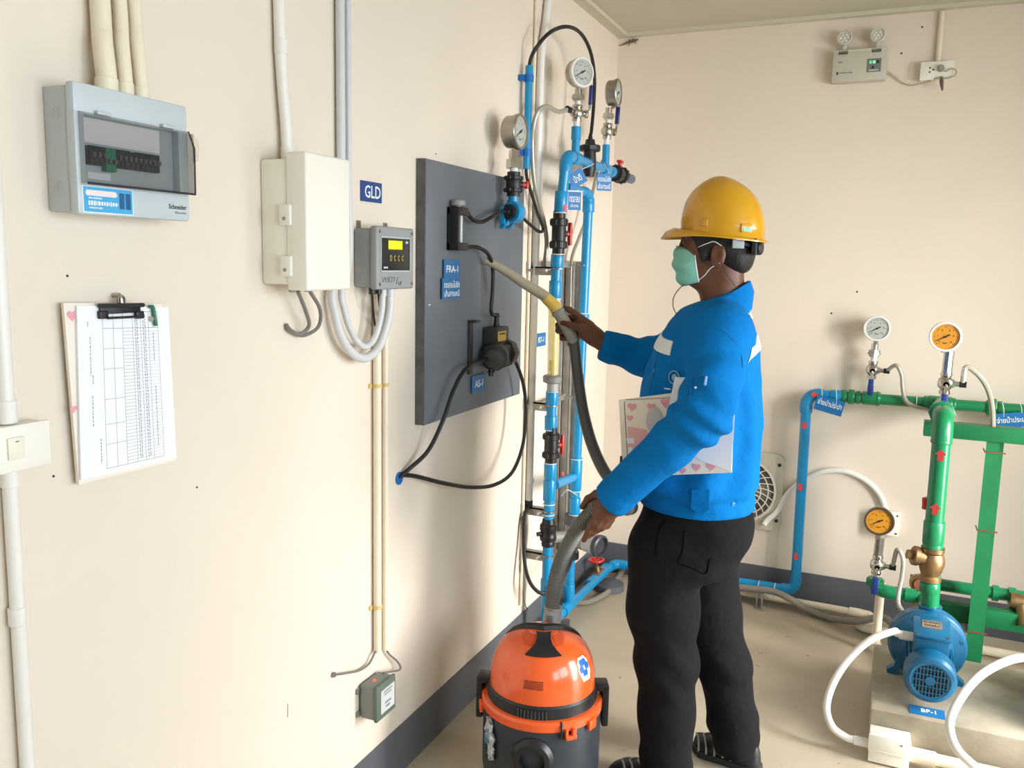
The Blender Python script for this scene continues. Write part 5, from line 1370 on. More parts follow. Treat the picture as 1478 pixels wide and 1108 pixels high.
part(wp, 'lower_tee', MB().cyl((q.x, 3.62, .02), (q.x, 3.62, .05), .022, n=16), M_creampvc)
hose('grey flexible hose lying along the back wall under the blue pipe', [V(.45, 3.93, .048), ony(1075, 848, 3.915), ony(1115, 853, 3.90), ony(1140, 864, 3.87), onz(1165, 879, .03), onz(1200, 892, .02), onz(1240, 896, .06), onz(1280, 893, .08), V(1.44, 3.40, .10)], .0155, m=M_greyhose, name='floor_hose', cat='hose')
q = ony(1097, 862, 3.90)
zk = thing('pipe_support', 'zinc pipe support under the blue pipe on the floor', 'bracket', (q.x, 3.90, 0))
part(zk, 'leg', MB().box((q.x-.016, 3.89, 0), (q.x-.010, 3.92, .07)), M_zinc)
part(zk, 'leg', MB().box((q.x+.006, 3.89, 0), (q.x+.012, 3.92, .07)), M_zinc)
part(zk, 'foot', MB().box((q.x-.016, 3.86, 0), (q.x+.026, 3.92, .006)).cyl((q.x+.020, 3.87, 0), (q.x+.020, 3.87, .022), .008, n=6), M_zinc)
# ================================================================== vacuum cleaner
VX, VY = .407, 2.215
vc = thing('vacuum_cleaner', 'orange and black drum vacuum cleaner on the floor', 'vacuum cleaner', (VX, VY, 0))
M_vorange = mat('vacuum_orange', (236, 96, 42), 0.22, coat=.4, noise=.04, nscale=6)
M_vblack = mat('vacuum_black', (28, 29, 32), 0.4, noise=.1, nscale=14)
M_vtank = mat('vacuum_tank', (48, 54, 62), 0.42, noise=.12, nscale=7, bump=.03)
AZ0 = math.atan2(-VY, CAM[0]-VX)
DR, DH, DZ = .155, .160, .331
def dome_pt(az, el, off=0.0):
    e = 2/2.5
    c_, s_ = math.cos(el), math.sin(el)
    rr = (abs(c_)**e)*DR; zz = (abs(s_)**e)*DH
    n = V(c_*math.cos(az)/DR, c_*math.sin(az)/DR, s_/DH).normalized()
    return V(VX+rr*math.cos(az), VY+rr*math.sin(az), DZ+zz)+n*off
def dome_patch(poly, off, th=.003):
    """poly: list of rows [(az_left, az_right, el)] from low to high"""
    mb = MB(); N = 10; vs = []; fs = []
    for (a0, a1, el) in poly:
        for k in range(N+1):
            vs.append(dome_pt(AZ0+math.radians(a0+(a1-a0)*k/N), math.radians(el), off))
    for r_ in range(len(poly)-1):
        for k in range(N):
            a = r_*(N+1)+k
            fs.append((a, a+1, a+N+2, a+N+1))
    n0 = len(vs)
    # skirt to the dome so that the patch has thickness
    idx = list(range(N+1)) + [r_*(N+1)+N for r_ in range(1, len(poly))] + [(len(poly)-1)*(N+1)+k for k in range(N-1, -1, -1)] + [r_*(N+1) for r_ in range(len(poly)-2, 0, -1)]
    cen = V(VX, VY, DZ)
    for i in idx:
        vs.append(vs[i]+(cen-vs[i]).normalized()*th*2)
    for k in range(len(idx)):
        k2 = (k+1) % len(idx)
        fs.append((idx[k], idx[k2], n0+k2, n0+k))
    return mb.add(vs, fs)
prof = []
for k in range(17):
    el = PI/2*k/16
    prof.append((DR*abs(math.cos(el))**.8 if k < 16 else 0, DH*abs(math.sin(el))**.8))
dome = part(vc, 'motor_head', MB().lathe((VX, VY, DZ), (0, 0, 1), [(0, -.001), (DR, -.001)]+prof, 56), M_vorange)
part(vc, 'black_band', MB().lathe((VX, VY, .288), (0, 0, 1), [(0, 0), (.158, 0), (.162, .006), (.160, .036), (.154, .044), (0, .044)], 52), M_vblack)
part(vc, 'rim_ring', MB().lathe((VX, VY, .262), (0, 0, 1), [(.150, 0), (.174, 0), (.178, .004), (.178, .024), (.172, .030), (.160, .032)], 56), M_vorange)
part(vc, 'tank', MB().lathe((VX, VY, .045), (0, 0, 1), [(0, 0), (.150, 0), (.170, .012), (.174, .04), (.1735, .21), (.171, .222), (0, .222)], 56), M_vtank)
fdir = V(math.cos(AZ0), math.sin(AZ0), 0); sdir = V(-fdir.y, fdir.x, 0)
# handle
part(vc, 'carry_handle', dome_patch([(-26, 27, 47), (-21, 22, 54), (-17, 18, 62), (-17, 18, 70), (-24, 25, 77), (-42, 42, 82)], .0055), M_vblack)
arch = []
for k in range(25):
    t = -1+2*k/24
    el = 90-47*abs(t)
    az = AZ0+(PI/2*1.22 if t < 0 else -PI/2*1.22)
    arch.append(dome_pt(az, math.radians(el), -.003))
hm_ = MB().tube(arch, [.004, .011, .015, .017, .015, .011, .004], 10, smooth=False)
part(vc, 'handle_arch', hm_, M_vblack)
for s in (-1, 1):
    part(vc, 'grip_shade_patch', dome_patch([(s*30-8, s*30+8, 60), (s*38-13, s*38+13, 66), (s*48-22, s*48+22, 72), (s*62-30, s*62+30, 77)], .0012, .002), mat('vacuum_orange_shade', (206, 78, 34), .4))  # darker orange patches paint in the shade of the hollow grips
vent = MB()
for k in range(7):
    part(dome, 'vent_slot', dome_patch([(-20, 1, 12.2+k*1.25), (-20, 1, 12.8+k*1.25)], .0010, .001), mat('vent_dark', (120, 44, 22), .6))
for k in range(9):
    a = AZ0+math.radians(-24+k*3.6)
    d = V(math.cos(a), math.sin(a), 0)
    part(vc, 'band_rib', MB().obox(V(VX, VY, .307)+d*.1625, [d, V(-d.y, d.x, 0), V(0, 0, 1)], (.002, .0016, .012)), mat('rib_grey', (70, 72, 76), .5))
stk = part(dome, 'round_sticker', dome_patch([(50, 62, 13), (46, 66, 21), (46, 66, 33), (50, 62, 39)], .0012, .001), M_paper)
for (a0, a1, e0, e1) in ((50, 61, 29, 36), (48, 53, 22, 29), (58, 64, 24, 31), (52, 59, 18, 24)):
    part(stk, 'sticker_print', dome_patch([(a0, a1, e0), (a0-1, a1+1, (e0+e1)/2), (a0, a1, e1)], .0020, .0006), mat('print_blue', (30, 100, 180), .4))
# latches
for s, dz in ((-1, 0), (1, 0)):
    a = AZ0+math.radians(90*s+ (4 if s > 0 else -10))
    d = V(math.cos(a), math.sin(a), 0); q = V(-d.y, d.x, 0)
    la = part(vc, 'side_latch', MB().obox(V(VX, VY, .262)+d*.186, [d, q, V(0, 0, 1)], (.010, .026, .064), .005).obox(V(VX, VY, .318)+d*.174, [d, q, V(0, 0, 1)], (.020, .026, .010), .004), M_vblack)
    part(la, 'latch_hook', MB().obox(V(VX, VY, .290)+d*.180+q*.03*s, [d, q, V(0, 0, 1)], (.008, .012, .006), .002), M_vorange)
for az in (52, -78):
    a = AZ0+math.radians(az)
    d = V(math.cos(a), math.sin(a), 0); q = V(-d.y, d.x, 0)
    part(vc, 'ring_tab', MB().obox(V(VX, VY, .262)+d*.181, [d, q, V(0, 0, 1)], (.006, .016, .014), .003), M_vorange)
a = AZ0+math.radians(27); d = V(math.cos(a), math.sin(a), 0); q = V(-d.y, d.x, 0)
part(vc, 'ring_tab', MB().obox(V(VX, VY, .258)+d*.181+q*.010, [d, q, V(0, 0, 1)], (.007, .006, .016), .002).obox(V(VX, VY, .258)+d*.181-q*.014, [d, q, V(0, 0, 1)], (.007, .004, .016), .002).obox(V(VX, VY, .248)+d*.181, [d, q, V(0, 0, 1)], (.007, .018, .006), .002), M_vorange)
part(vc, 'ring_buckle', MB().tube([V(VX, VY, .292)+d*.170-q*.024, V(VX, VY, .276)+d*.183-q*.028, V(VX, VY, .250)+d*.179-q*.030], .004, 8), M_vblack)
# tank inlet
ai = AZ0+math.radians(-7); di = V(math.cos(ai), math.sin(ai), 0)
zi = .186
part(vc, 'inlet_port', MB().lathe(V(VX, VY, zi)+di*.155, di, [(0, 0), (.060, 0), (.060, .022), (.054, .030), (.050, .036), (.040, .040), (.036, .040), (.033, .012), (0, .012)], 36), M_vblack)
# plastic bag scrap stuck to the tank
M_bagw = mat('bag_white', (216, 222, 226), .35, noise=.15, nscale=40); M_bagb = mat('bag_blue', (70, 140, 190), .4)
ab = AZ0+math.radians(-56); dbg = V(math.cos(ab), math.sin(ab), 0); qb_ = V(-dbg.y, dbg.x, 0)
bg = thing('plastic_bag', 'crumpled white and blue plastic bag stuck to the vacuum tank', 'bag', V(VX, VY, .13)+dbg*.18)
bm_ = MB(); N = 9; vs = []; fs = []
rows = [(.262, -.006, .008), (.245, -.012, .014), (.225, -.016, .024), (.205, -.016, .030), (.188, -.010, .032), (.172, .004, .026), (.164, .002, .030), (.150, .000, .034), (.140, .004, .018)]
for (z, l0, l1) in rows:
    for k in range(N+1):
        l = l0+(l1-l0)*k/N
        o = .1775+.010*math.sin(k*2.1+z*90)**2
        vs.append(V(VX, VY, z+.003*math.sin(k*3.3+z*50))+dbg*o+qb_*l)
for r_ in range(len(rows)-1):
    for k in range(N):
        a = r_*(N+1)+k; fs.append((a, a+1, a+N+2, a+N+1))
bm_.add(vs, fs); bm_.add([p-dbg*.003 for p in vs], [tuple(reversed(f)) for f in fs])
part(bg, 'film', bm_, M_bagw)
for (z, l, s) in ((.222, -.004, .006), (.210, .012, .005), (.195, -.002, .010), (.190, .018, .006)):
    part(bg, 'print_patch', MB().prism([(-s, -s), (s, -.6*s), (.7*s, s), (-.6*s, .8*s)], V(VX, VY, z)+dbg*.189, qb_, V(0, 0, 1), dbg, .0006), M_bagb)
for k in range(4):
    a = AZ0+math.radians(45+90*k)
    part(vc, 'caster', MB().lathe(V(VX, VY, .022)+V(math.cos(a), math.sin(a), 0)*.15-V(math.sin(a), -math.cos(a), 0)*.010, V(math.sin(a), -math.cos(a), 0), [(0, 0), (.022, 0), (.022, .02), (0, .02)], 16).cyl(V(VX, VY, .03)+V(math.cos(a), math.sin(a), 0)*.15, V(VX, VY, .06)+V(math.cos(a), math.sin(a), 0)*.15, .012, n=10), M_vblack)
# hose cuff at the back of the head
hc0 = ony(795, 905, 2.335); hc1 = ony(797, 881, 2.34)
M_cuff = mat('cuff_grey', (168, 168, 164), .4)
part(vc, 'hose_socket', MB().lathe(hc0-V(0, .004, .07), hc1-hc0, [(0, 0), (.030, 0), (.031, .075), (.029, .080), (.027, .125), (.0285, .127), (.0285, .135), (0, .135)], 24), M_cuff)
part(vc, 'socket_button', MB().obox(lin_pt(hc0, hc1, .65)-V(-.004, .030, 0), Matrix.Identity(3), (.010, .003, .014), .002).obox(hc0+V(.040, .02, -.006), Matrix.Identity(3), (.010, .014, .030), .003), mat('cuff_dark', (120, 122, 124), .4))
# ---- suction hose: ribbed part, loop behind the hand, smooth part, wand ----
HOSE_A = [ony(797, 883, 2.34), ony(799, 852, 2.325), ony(808, 815, 2.29), ony(826, 777, 2.235), ony(848, 746, 2.19), ony(872, 727, 2.18), ony(893, 726, 2.22), ony(906, 733, 2.28)]
HOSE_B = [ony(906, 733, 2.28), ony(911, 731, 2.33), ony(905, 718, 2.39), ony(890, 702, 2.44), ony(871, 678, 2.49), ony(854, 640, 2.54), ony(842, 595, 2.58), ony(835, 550, 2.61), ony(831, 515, 2.625), ony(828, 490, 2.63)]
sh = thing('suction_hose', 'grey vacuum hose with wand held in both hands of the worker', 'hose', HOSE_A[0])
M_ribhose = mat('ribbed_hose', (112, 112, 106), .4, noise=.1, nscale=25)
PA = smooth_path(HOSE_A, 60)
# resample at even steps for the ribs
L = [0]
for a, c in zip(PA[:-1], PA[1:]):
    L.append(L[-1]+(c-a).length)
tot = L[-1]; step = .0022; pts = []; j = 0
for k in range(int(tot/step)):
    s = k*step
    while L[j+1] < s: j += 1
    pts.append(PA[j].lerp(PA[j+1], (s-L[j])/max(1e-9, L[j+1]-L[j])))
nr = len(pts)
part(sh, 'ribbed_hose', MB().tube(pts, lambda t: .0212+(.0014 if int(t*(nr-1)+.5) % 4 < 2 else -.0022), 18, smooth=False), M_ribhose, angle=20)
part(sh, 'smooth_hose', MB().tube(HOSE_B, [.0205, .020, .019, .0185, .018, .018], 18, per=8), mat('smooth_hose', (88, 88, 86), .38))
M_wand = mat('wand_grey', (156, 152, 140), .4, noise=.1, nscale=15)
W0, W1, W2, W3 = ony(830, 494, 2.63), ony(813, 462, 2.625), ony(800, 441, 2.615), ony(783, 425, 2.60)
WT = ony(704, 377, 2.525)
part(sh, 'wand_handle', MB().tube([W0, lin_pt(W0, W1, .5), W1, W2], [.0195, .0215, .021, .020], 18), M_wand)
part(sh, 'handle_ring', MB().cyl(lin_pt(W0, W1, .18), lin_pt(W0, W1, .34), .0235, n=20), M_wand)
part(sh, 'handle_ring', MB().cyl(lin_pt(W1, W2, .45), lin_pt(W1, W2, .62), .0235, n=20), M_wand)
part(sh, 'yellow_tape', MB().tube([lin_pt(W1, W2, .72), W2, lin_pt(W2, W3, .7)], [.0208, .0206, .019], 18), mat('tape_yellow', (222, 186, 84), .45))
part(sh, 'wand_tube', MB().tube([lin_pt(W2, W3, .6), W3, lin_pt(W3, WT, .35), lin_pt(W3, WT, .7)+V(0, 0, .004), WT], [.0185, .018, .0165, .0145, .012], 18), mat('wand_beige', (172, 160, 138), .45, noise=.1, nscale=12))
part(sh, 'wand_mouth', MB().lathe(WT, WT-lin_pt(W3, WT, .8), [(.012, -.004), (.0125, 0), (.0125, .008), (.0095, .008), (.009, -.002), (0, -.002)], 18), mat('wand_beige', (172, 160, 138), .45))
# ================================================================== the worker
def surface_nets(val, org, h):
    """zero surface of a sampled distance field as quads"""
    s = val < 0
    nx, ny, nz = val.shape
    c = np.zeros((nx-1, ny-1, nz-1), np.int8)
    for i in (0, 1):
        for j in (0, 1):
            for k in (0, 1):
                c += s[i:nx-1+i, j:ny-1+j, k:nz-1+k]
    act = (c > 0) & (c < 8)
    idx = -np.ones(act.shape, np.int64)
    cells = np.argwhere(act)
    idx[act] = np.arange(len(cells))
    acc = np.zeros((len(cells), 3)); cnt = np.zeros(len(cells))
    co = [(i, j, k) for i in (0, 1) for j in (0, 1) for k in (0, 1)]
    for a in co:
        for ax in range(3):
            if a[ax]: continue
            b = list(a); b[ax] = 1
            va = val[cells[:, 0]+a[0], cells[:, 1]+a[1], cells[:, 2]+a[2]]
            vb = val[cells[:, 0]+b[0], cells[:, 1]+b[1], cells[:, 2]+b[2]]
            m = (va < 0) != (vb < 0)
            t = np.where(m, va/np.where(m, va-vb, 1), 0)
            p = np.tile(np.array(a, float), (len(cells), 1)); p[:, ax] += t
            acc[m] += p[m]; cnt[m] += 1
    P = org+(cells+acc/np.maximum(cnt, 1)[:, None])*h
    F = []
    for ax in range(3):
        u, v = [(1, 2), (2, 0), (0, 1)][ax]
        sl0 = [slice(1, n-1) for n in val.shape]; sl1 = list(sl0)
        sl0[ax] = slice(0, val.shape[ax]-1); sl1[ax] = slice(1, val.shape[ax])
        A = s[tuple(sl0)]; B = s[tuple(sl1)]
        for d in (0, 1):
            e = np.argwhere((A & ~B) if d == 0 else (~A & B))
            if len(e) == 0: continue
            base = e.copy(); base[:, u] += 1; base[:, v] += 1      # grid point
            q = []
            for du, dv in ((-1, -1), (0, -1), (0, 0), (-1, 0)):
                cc_ = base.copy(); cc_[:, u] += du; cc_[:, v] += dv
                q.append(idx[cc_[:, 0], cc_[:, 1], cc_[:, 2]])
            q = np.stack(q, 1)
            if d: q = q[:, ::-1]
            F.append(q)
    F = np.concatenate(F)
    F = F[(F >= 0).all(1)]
    return P, F

class Field:
    def __init__(self, lo, hi, h):
        self.lo = np.array(lo, float); self.h = h
        n = np.ceil((np.array(hi)-self.lo)/h).astype(int)+1
        g = np.meshgrid(*[self.lo[i]+h*np.arange(n[i]) for i in range(3)], indexing='ij')
        self.p = np.stack(g, -1)
    def mesh(self, d):
        return surface_nets(d, self.lo, self.h)
def smin(a, b, k):
    hh = np.clip(.5+.5*(b-a)/k, 0, 1)
    return b*(1-hh)+a*hh-k*hh*(1-hh)
def smax(a, b, k): return -smin(-a, -b, k)
def cone(p, a, b, ra, rb):
    a = np.array(a, float); b = np.array(b, float)
    ba = b-a; t = np.clip(((p-a)@ba)/(ba@ba), 0, 1)
    return np.linalg.norm(p-a-t[..., None]*ba, axis=-1)-(ra+(rb-ra)*t), t
def chain(p, pts, rs, k=.012):
    d = None
    for i in range(len(pts)-1):
        c = cone(p, pts[i], pts[i+1], rs[i], rs[i+1])[0]
        d = c if d is None else smin(d, c, k)
    return d
def ellip(p, c, r, R=None):
    q = p-np.array(c, float)
    if R is not None: q = q@np.array(R).T
    r = np.array(r, float)
    k0 = np.linalg.norm(q/r, axis=-1); k1 = np.linalg.norm(q/(r*r), axis=-1)
    return k0*(k0-1)/np.maximum(k1, 1e-9)
def waves(p, seed, n=5, f=20.0):
    r_ = np.random.RandomState(seed); out = 0
    for _ in range(n):
        k = r_.normal(size=3); k *= f*(.6+.8*r_.rand())/np.linalg.norm(k)
        out = out+np.sin(p@k+r_.rand()*6.28)
    return out/n
def mb_from(P, F):
    mb = MB(); mb.v = [Vector(q) for q in P]; mb.f = [tuple(int(i) for i in q) for q in F]
    return mb
def laplace(P, F, it=2, lam=.5):
    e = np.concatenate([F[:, [0, 1]], F[:, [1, 2]], F[:, [2, 3]], F[:, [3, 0]]]); e = np.concatenate([e, e[:, ::-1]])
    for _ in range(it):
        s = np.zeros_like(P); n = np.zeros(len(P))
        np.add.at(s, e[:, 0], P[e[:, 1]]); np.add.at(n, e[:, 0], 1)
        P = P+(s/np.maximum(n, 1)[:, None]-P)*lam
    return P
def npv(v): return np.array([v.x, v.y, v.z])
def Y_(x, y, Y): return npv(ony(x, y, Y))

PY = 2.45
person = thing('person', 'worker in blue jacket, dark trousers and yellow helmet holding a hose', 'person', (.82, PY, 0))
M_skin = mat('skin', (100, 60, 40), .5, noise=.08, nscale=18)
M_jacket = mat('blue_work_jacket', (2, 112, 184), .85, spec=.12, noise=.06, nscale=9, bump=.55, bscale=17, bdist=.016)
M_trouser = mat('dark_trousers', (22, 21, 24), .9, spec=.2, noise=.12, nscale=40, bump=.5, bscale=15, bdist=.016)
M_hair = mat('black_hair', (22, 18, 17), .6, bump=.6, bscale=220)
TF = np.array([-.98, -.2, 0]); TF /= np.linalg.norm(TF)
TL = np.array([-TF[1]*-1, TF[0], 0]); TL = np.array([.2, -.98, 0])/np.linalg.norm([.2, -.98])     # his left, towards the camera

# ---------------------------------------------------------------- jacket
fj = Field((.34, 2.00, .78), (1.05, 2.80, 1.53), .0068)
p = fj.p
zt_ = [.78, .825, .87, .95, 1.04, 1.14, 1.24, 1.33, 1.39, 1.43, 1.465, 1.50]
xa_ = [.790, .790, .787, .780, .775, .778, .783, .792, .800, .808, .815, .818]
aa_ = [.160, .164, .166, .172, .176, .174, .165, .145, .120, .095, .074, .066]
bb_ = [.168, .172, .178, .188, .192, .196, .200, .198, .178, .135, .090, .070]
z = p[..., 2]
cx = np.interp(z, zt_, xa_); A_ = np.interp(z, zt_, aa_); B_ = np.interp(z, zt_, bb_)
q = p-np.stack([cx, np.full_like(cx, PY), z], -1)
fq = q@TF; lq = q@TL
rad = np.sqrt((fq/A_)**2+(lq/B_)**2)+1e-6
torso = (rad-1)*np.minimum(A_, B_)
ang = np.arctan2(lq/B_, fq/A_)
# drape folds: stronger low down and at the back
torso = torso+.0100*np.sin(ang*10+2.6*np.sin(z*8+ang))*np.clip((1.30-z)/.25, 0, 1)*np.clip((z-.90)/.06, 0, 1)+.0035*waves(p, 3, 5, 34)-.0025*np.abs(waves(p, 5, 4, 55))
torso = torso+.006*np.exp(-((z-.905)/.008)**2)*1.0-.004*np.exp(-((z-.93)/.02)**2)      # waistband pinch
torso = smax(torso, z-(1.468-.40*fq), .006); torso = smax(torso, .860-z, .004)
SL = np.array([.858, 2.305, 1.372]); EL = Y_(1017, 596, 2.135); WL = Y_(881, 722, 2.165)
SR = np.array([.775, 2.61, 1.37]); ER = Y_(945, 520, 2.70); WR = Y_(869, 498, 2.635)
dl1, t1_ = cone(p, SL, EL, .080, .067); dl2, t2n = cone(p, EL, WL, .069, .048)
rl = np.linalg.norm(p-EL, axis=-1)
foldL = .0090*np.sin(((p-EL)@((WL-EL)/np.linalg.norm(WL-EL)))*75+2.2*np.sin((p@np.array([9., 7., 21.]))))*np.exp(-(rl/.13)**2)
larm = smin(dl1, dl2, .03)+foldL+.0035*waves(p, 8, 5, 40)-.003*np.abs(waves(p, 9, 4, 60))
larm = larm+.004*np.sin(((p-SL)@((EL-SL)/np.linalg.norm(EL-SL)))*60+(p[..., 0]*30))*np.exp(-((t1_-.55)/.3)**2)*(t2n < .02)
larm = smax(larm, (p-WL)@((WL-EL)/np.linalg.norm(WL-EL)), .004)
dr1, tr1 = cone(p, SR, ER, .080, .064); dr2, tr2 = cone(p, ER, WR, .066, .046)
rr_ = np.linalg.norm(p-ER, axis=-1)
rarm = smin(dr1, dr2, .03)+.0065*np.sin(((p-ER)@((WR-ER)/np.linalg.norm(WR-ER)))*80+2*np.sin(p@np.array([11., 9., 17.])))*np.exp(-(rr_/.12)**2)+.0025*waves(p, 11, 5, 42)
rarm = smax(rarm, (p-WR)@((WR-ER)/np.linalg.norm(WR-ER)), .004)
# cuffs: slightly raised bands
for (W_, E_, nm) in ((WL, EL, 'l'), (WR, ER, 'r')):
    s_ = (p-W_)@((W_-E_)/np.linalg.norm(W_-E_))
    band = -.0035*(1/(1+np.exp((-.045-s_)*900)))*(np.linalg.norm(p-W_, axis=-1) < .12)
    if nm == 'l': larm = larm+band
    else: rarm = rarm+band
sm_k = .014+.05*np.clip((z-1.24)/.1, 0, 1)
jk = smin(torso, larm, sm_k); jk = smin(jk, rarm, .034)
PJ, FJ = fj.mesh(jk)
PJ = laplace(PJ, FJ, 2, .4)
jacket = part(person, 'jacket', mb_from(PJ, FJ), M_jacket, label='blue work jacket', angle=70)

# stripes and lettering: raised bands that follow the cloth
me = jacket.data
NJ = np.zeros(len(me.vertices)*3); me.vertices.foreach_get('normal', NJ); NJ = NJ.reshape(-1, 3)
def field_at(P):
    zz = P[:, 2]; c_ = np.interp(zz, zt_, xa_)
    q_ = P-np.stack([c_, np.full_like(c_, PY), zz], -1)
    A2 = np.interp(zz, zt_, aa_); B2 = np.interp(zz, zt_, bb_)
    f_, l_ = q_@TF, q_@TL
    return f_, l_, (np.sqrt((f_/A2)**2+(l_/B2)**2)-1)*np.minimum(A2, B2)
def cloth_patch(name, cond, m, off=.0022, parent=jacket, label=None, P0=None):
    cen = PJ[FJ].mean(1)
    sel = cond(cen)
    Fs = FJ[sel]
    if len(Fs) == 0: return None
    used = np.unique(Fs); mp = -np.ones(len(PJ), int); mp[used] = np.arange(len(used))
    up = PJ[used]+NJ[used]*off
    lo = PJ[used]-NJ[used]*.001
    n = len(used); Fm = mp[Fs]
    faces = [tuple(f) for f in Fm]+[tuple(n+i for i in f[::-1]) for f in Fm]
    ed = {}
    for f in Fm:
        for a, b in zip(f, np.roll(f, -1)):
            if (b, a) in ed: ed.pop((b, a))
            else: ed[(a, b)] = 1
    faces += [(a, n+a, n+b, b) for (a, b) in ed]
    mb = MB(); mb.v = [Vector(q_) for q_ in np.concatenate([up, lo])]; mb.f = [tuple(int(i) for i in f) for f in faces]
    return part(parent, name, mb, m, label, angle=70)
M_refl = mat('reflective_stripe', (232, 236, 240), .45, noise=.06, nscale=40)
zc_s = npv(ony(965, 495, 2.33))[2]
from mathutils.bvhtree import BVHTree
_bvh = BVHTree.FromPolygons([Vector(q_) for q_ in PJ], [tuple(int(i) for i in f) for f in FJ])
def cloth_band(name, a0, a1, zlo, zhi, m, na=30, nz=5, off=.0022, gaps=None):
    """a strip that lies on the jacket between two angles (0 = front, 90 = his left)"""
    grid = []
    for k in range(na+1):
        a = math.radians(a0+(a1-a0)*k/na); col_ = []
        d = Vector(TF*math.cos(a)+TL*math.sin(a))
        for j_ in range(nz+1):
            zz = zlo(a)+(zhi(a)-zlo(a))*j_/nz
            o = V(float(np.interp(zz, zt_, xa_)), PY, zz)
            hit = _bvh.ray_cast(o+d*.45, -d)
            col_.append(hit[0]+hit[1]*off if hit[0] is not None else o+d*.18)
        grid.append(col_)
    mb = MB(); vs = []; fs = []
    for c_ in grid: vs += c_
    n = len(vs)
    cen = V(.79, PY, 1.3)
    vs += [p_+(V(cen.x, cen.y, p_.z)-p_).normalized()*.004 for p_ in vs]
    R1 = nz+1
    for k in range(na):
        if gaps and gaps(k): continue
        for j_ in range(nz):
            a = k*R1+j_
            fs.append((a, a+R1, a+R1+1, a+1)); fs.append((n+a, n+a+1, n+a+R1+1, n+a+R1))
        fs.append((k*R1, n+k*R1, n+(k+1)*R1, (k+1)*R1)); fs.append((k*R1+nz, (k+1)*R1+nz, n+(k+1)*R1+nz, n+k*R1+nz))
    for k in (0, na):
        for j_ in range(nz):
            a = k*R1+j_; fs.append((a, a+1, n+a+1, n+a))
    mb.add(vs, fs)
    return part(jacket, name, mb, m, angle=70)
cloth_band('chest_stripe', -8, 58, lambda a: zc_s-.019-.012*math.sin(a), lambda a: zc_s+.019-.012*math.sin(a), M_refl)
cloth_band('back_stripe', 119, 241, lambda a: zc_s-.062+.05*(-math.cos(a)), lambda a: zc_s-.020+.05*(-math.cos(a)), M_refl)
_zt = npv(ony(1096, 459, 2.36))[2]
cloth_band('back_lettering', 124, 236, lambda a: _zt-.008, lambda a: _zt+.009, M_print, na=60, nz=2, gaps=lambda k: k % 4 == 3)
# collar: a folded band around the neck
NCx, NCy = .826, PY
cv_ = []; cf_ = []; N = 36
for k in range(N+1):
    a = math.radians(24+312*k/N)                       # open at the front
    d = TF*math.cos(a)+TL*math.sin(a)
    back = .5-.5*math.cos(a)                           # 0 front, 1 back
    zb_ = 1.372+.075*back; h_ = .050+.016*back
    for (rr, zz) in ((.080+.012*(1-back), zb_-.012), (.083, zb_+h_*.55), (.072, zb_+h_), (.066, zb_+h_), (.070, zb_+h_*.4), (.074, zb_-.012)):
        cv_.append(V(NCx, NCy, zz)+Vector(d*rr*np.array([1.06, 1, 1])))
for k in range(N):
    for j in range(6):
        a = k*6+j; b_ = k*6+(j+1) % 6
        cf_.append((a, b_, b_+6, a+6))
cf_.append(tuple(range(5, -1, -1))); cf_.append(tuple(N*6+j for j in range(6)))
part(jacket, 'collar', MB().add(cv_, cf_), M_jacket, angle=60)
# lapel flaps
for s in (-1, 1):
    b0 = np.array([NCx, NCy, 1.41])
    pts = [b0+TF*.078+TL*s*.030, b0+TF*.062+TL*s*.068, b0+TF*.100+TL*s*.070-np.array([0, 0, .060]), b0+TF*.118+TL*s*.018-np.array([0, 0, .052])]
    o_ = [Vector(q_) for q_ in pts]; nrm = Vector(TF)*.9+V(0, 0, .3)
    part(jacket, 'lapel', MB().add(o_+[q_+nrm*.008 for q_ in o_], [(3, 2, 1, 0), (4, 5, 6, 7), (0, 1, 5, 4), (1, 2, 6, 5), (2, 3, 7, 6), (3, 0, 4, 7)]), M_jacket)
# waist tab, buttons, pen, emblem, pocket seam lines
def surf(px, py, Y0=2.0):
    """nearest cloth vertex that the picture ray meets"""
    d = _ray(px, py); d = d/np.linalg.norm(d)
    w_ = PJ-CAM; t = w_@d
    e = np.linalg.norm(w_-t[:, None]*d, axis=1)
    ok = e < .006
    if not ok.any(): ok = e < .02
    i = np.where(ok)[0][np.argmin(t[ok])]
    return Vector(PJ[i]), Vector(NJ[i])
s0_, n0_ = surf(1010, 722)
part(jacket, 'waist_tab', MB().prism([(-.024, .026), (.022, .030), (.024, -.022), (.002, -.044), (-.024, -.024)], s0_+n0_*.003, V(1, .12, 0).normalized(), V(0, 0, 1), V(.1, -1, 0).normalized(), .004), M_jacket)
M_btn = mat('button_blue', (40, 130, 190), .3)
for (x, y) in ((1061, 728), (942, 534)):
    s0_, n0_ = surf(x, y)
    part(jacket, 'button', MB().lathe(s0_-n0_*.001, n0_, [(0, 0), (.0065, 0), (.0065, .003), (.004, .004), (0, .003)], 14), M_btn)
s0_, n0_ = surf(1015, 556)
s1v, _n = surf(1018, 543)
part(jacket, 'pen', MB().tube([s0_+n0_*.005, s1v+n0_*.006], .0034, 8, smooth=False), mat('pen_pale_blue', (130, 180, 235), .3))
s2_, n2_ = surf(1003, 558)
part(jacket, 'press_stud', MB().ell(s2_+n2_*.001, (.0035, .0035, .0035), n=8, m=6), M_print)
s3_, n3_ = surf(973, 545)
part(jacket, 'round_emblem', MB().ring(s3_+n3_*.003, n3_, .017, .0022, 20, 5).cyl(s3_, s3_+n3_*.0025, .009, n=14), mat('emblem_pale', (120, 170, 205), .5))
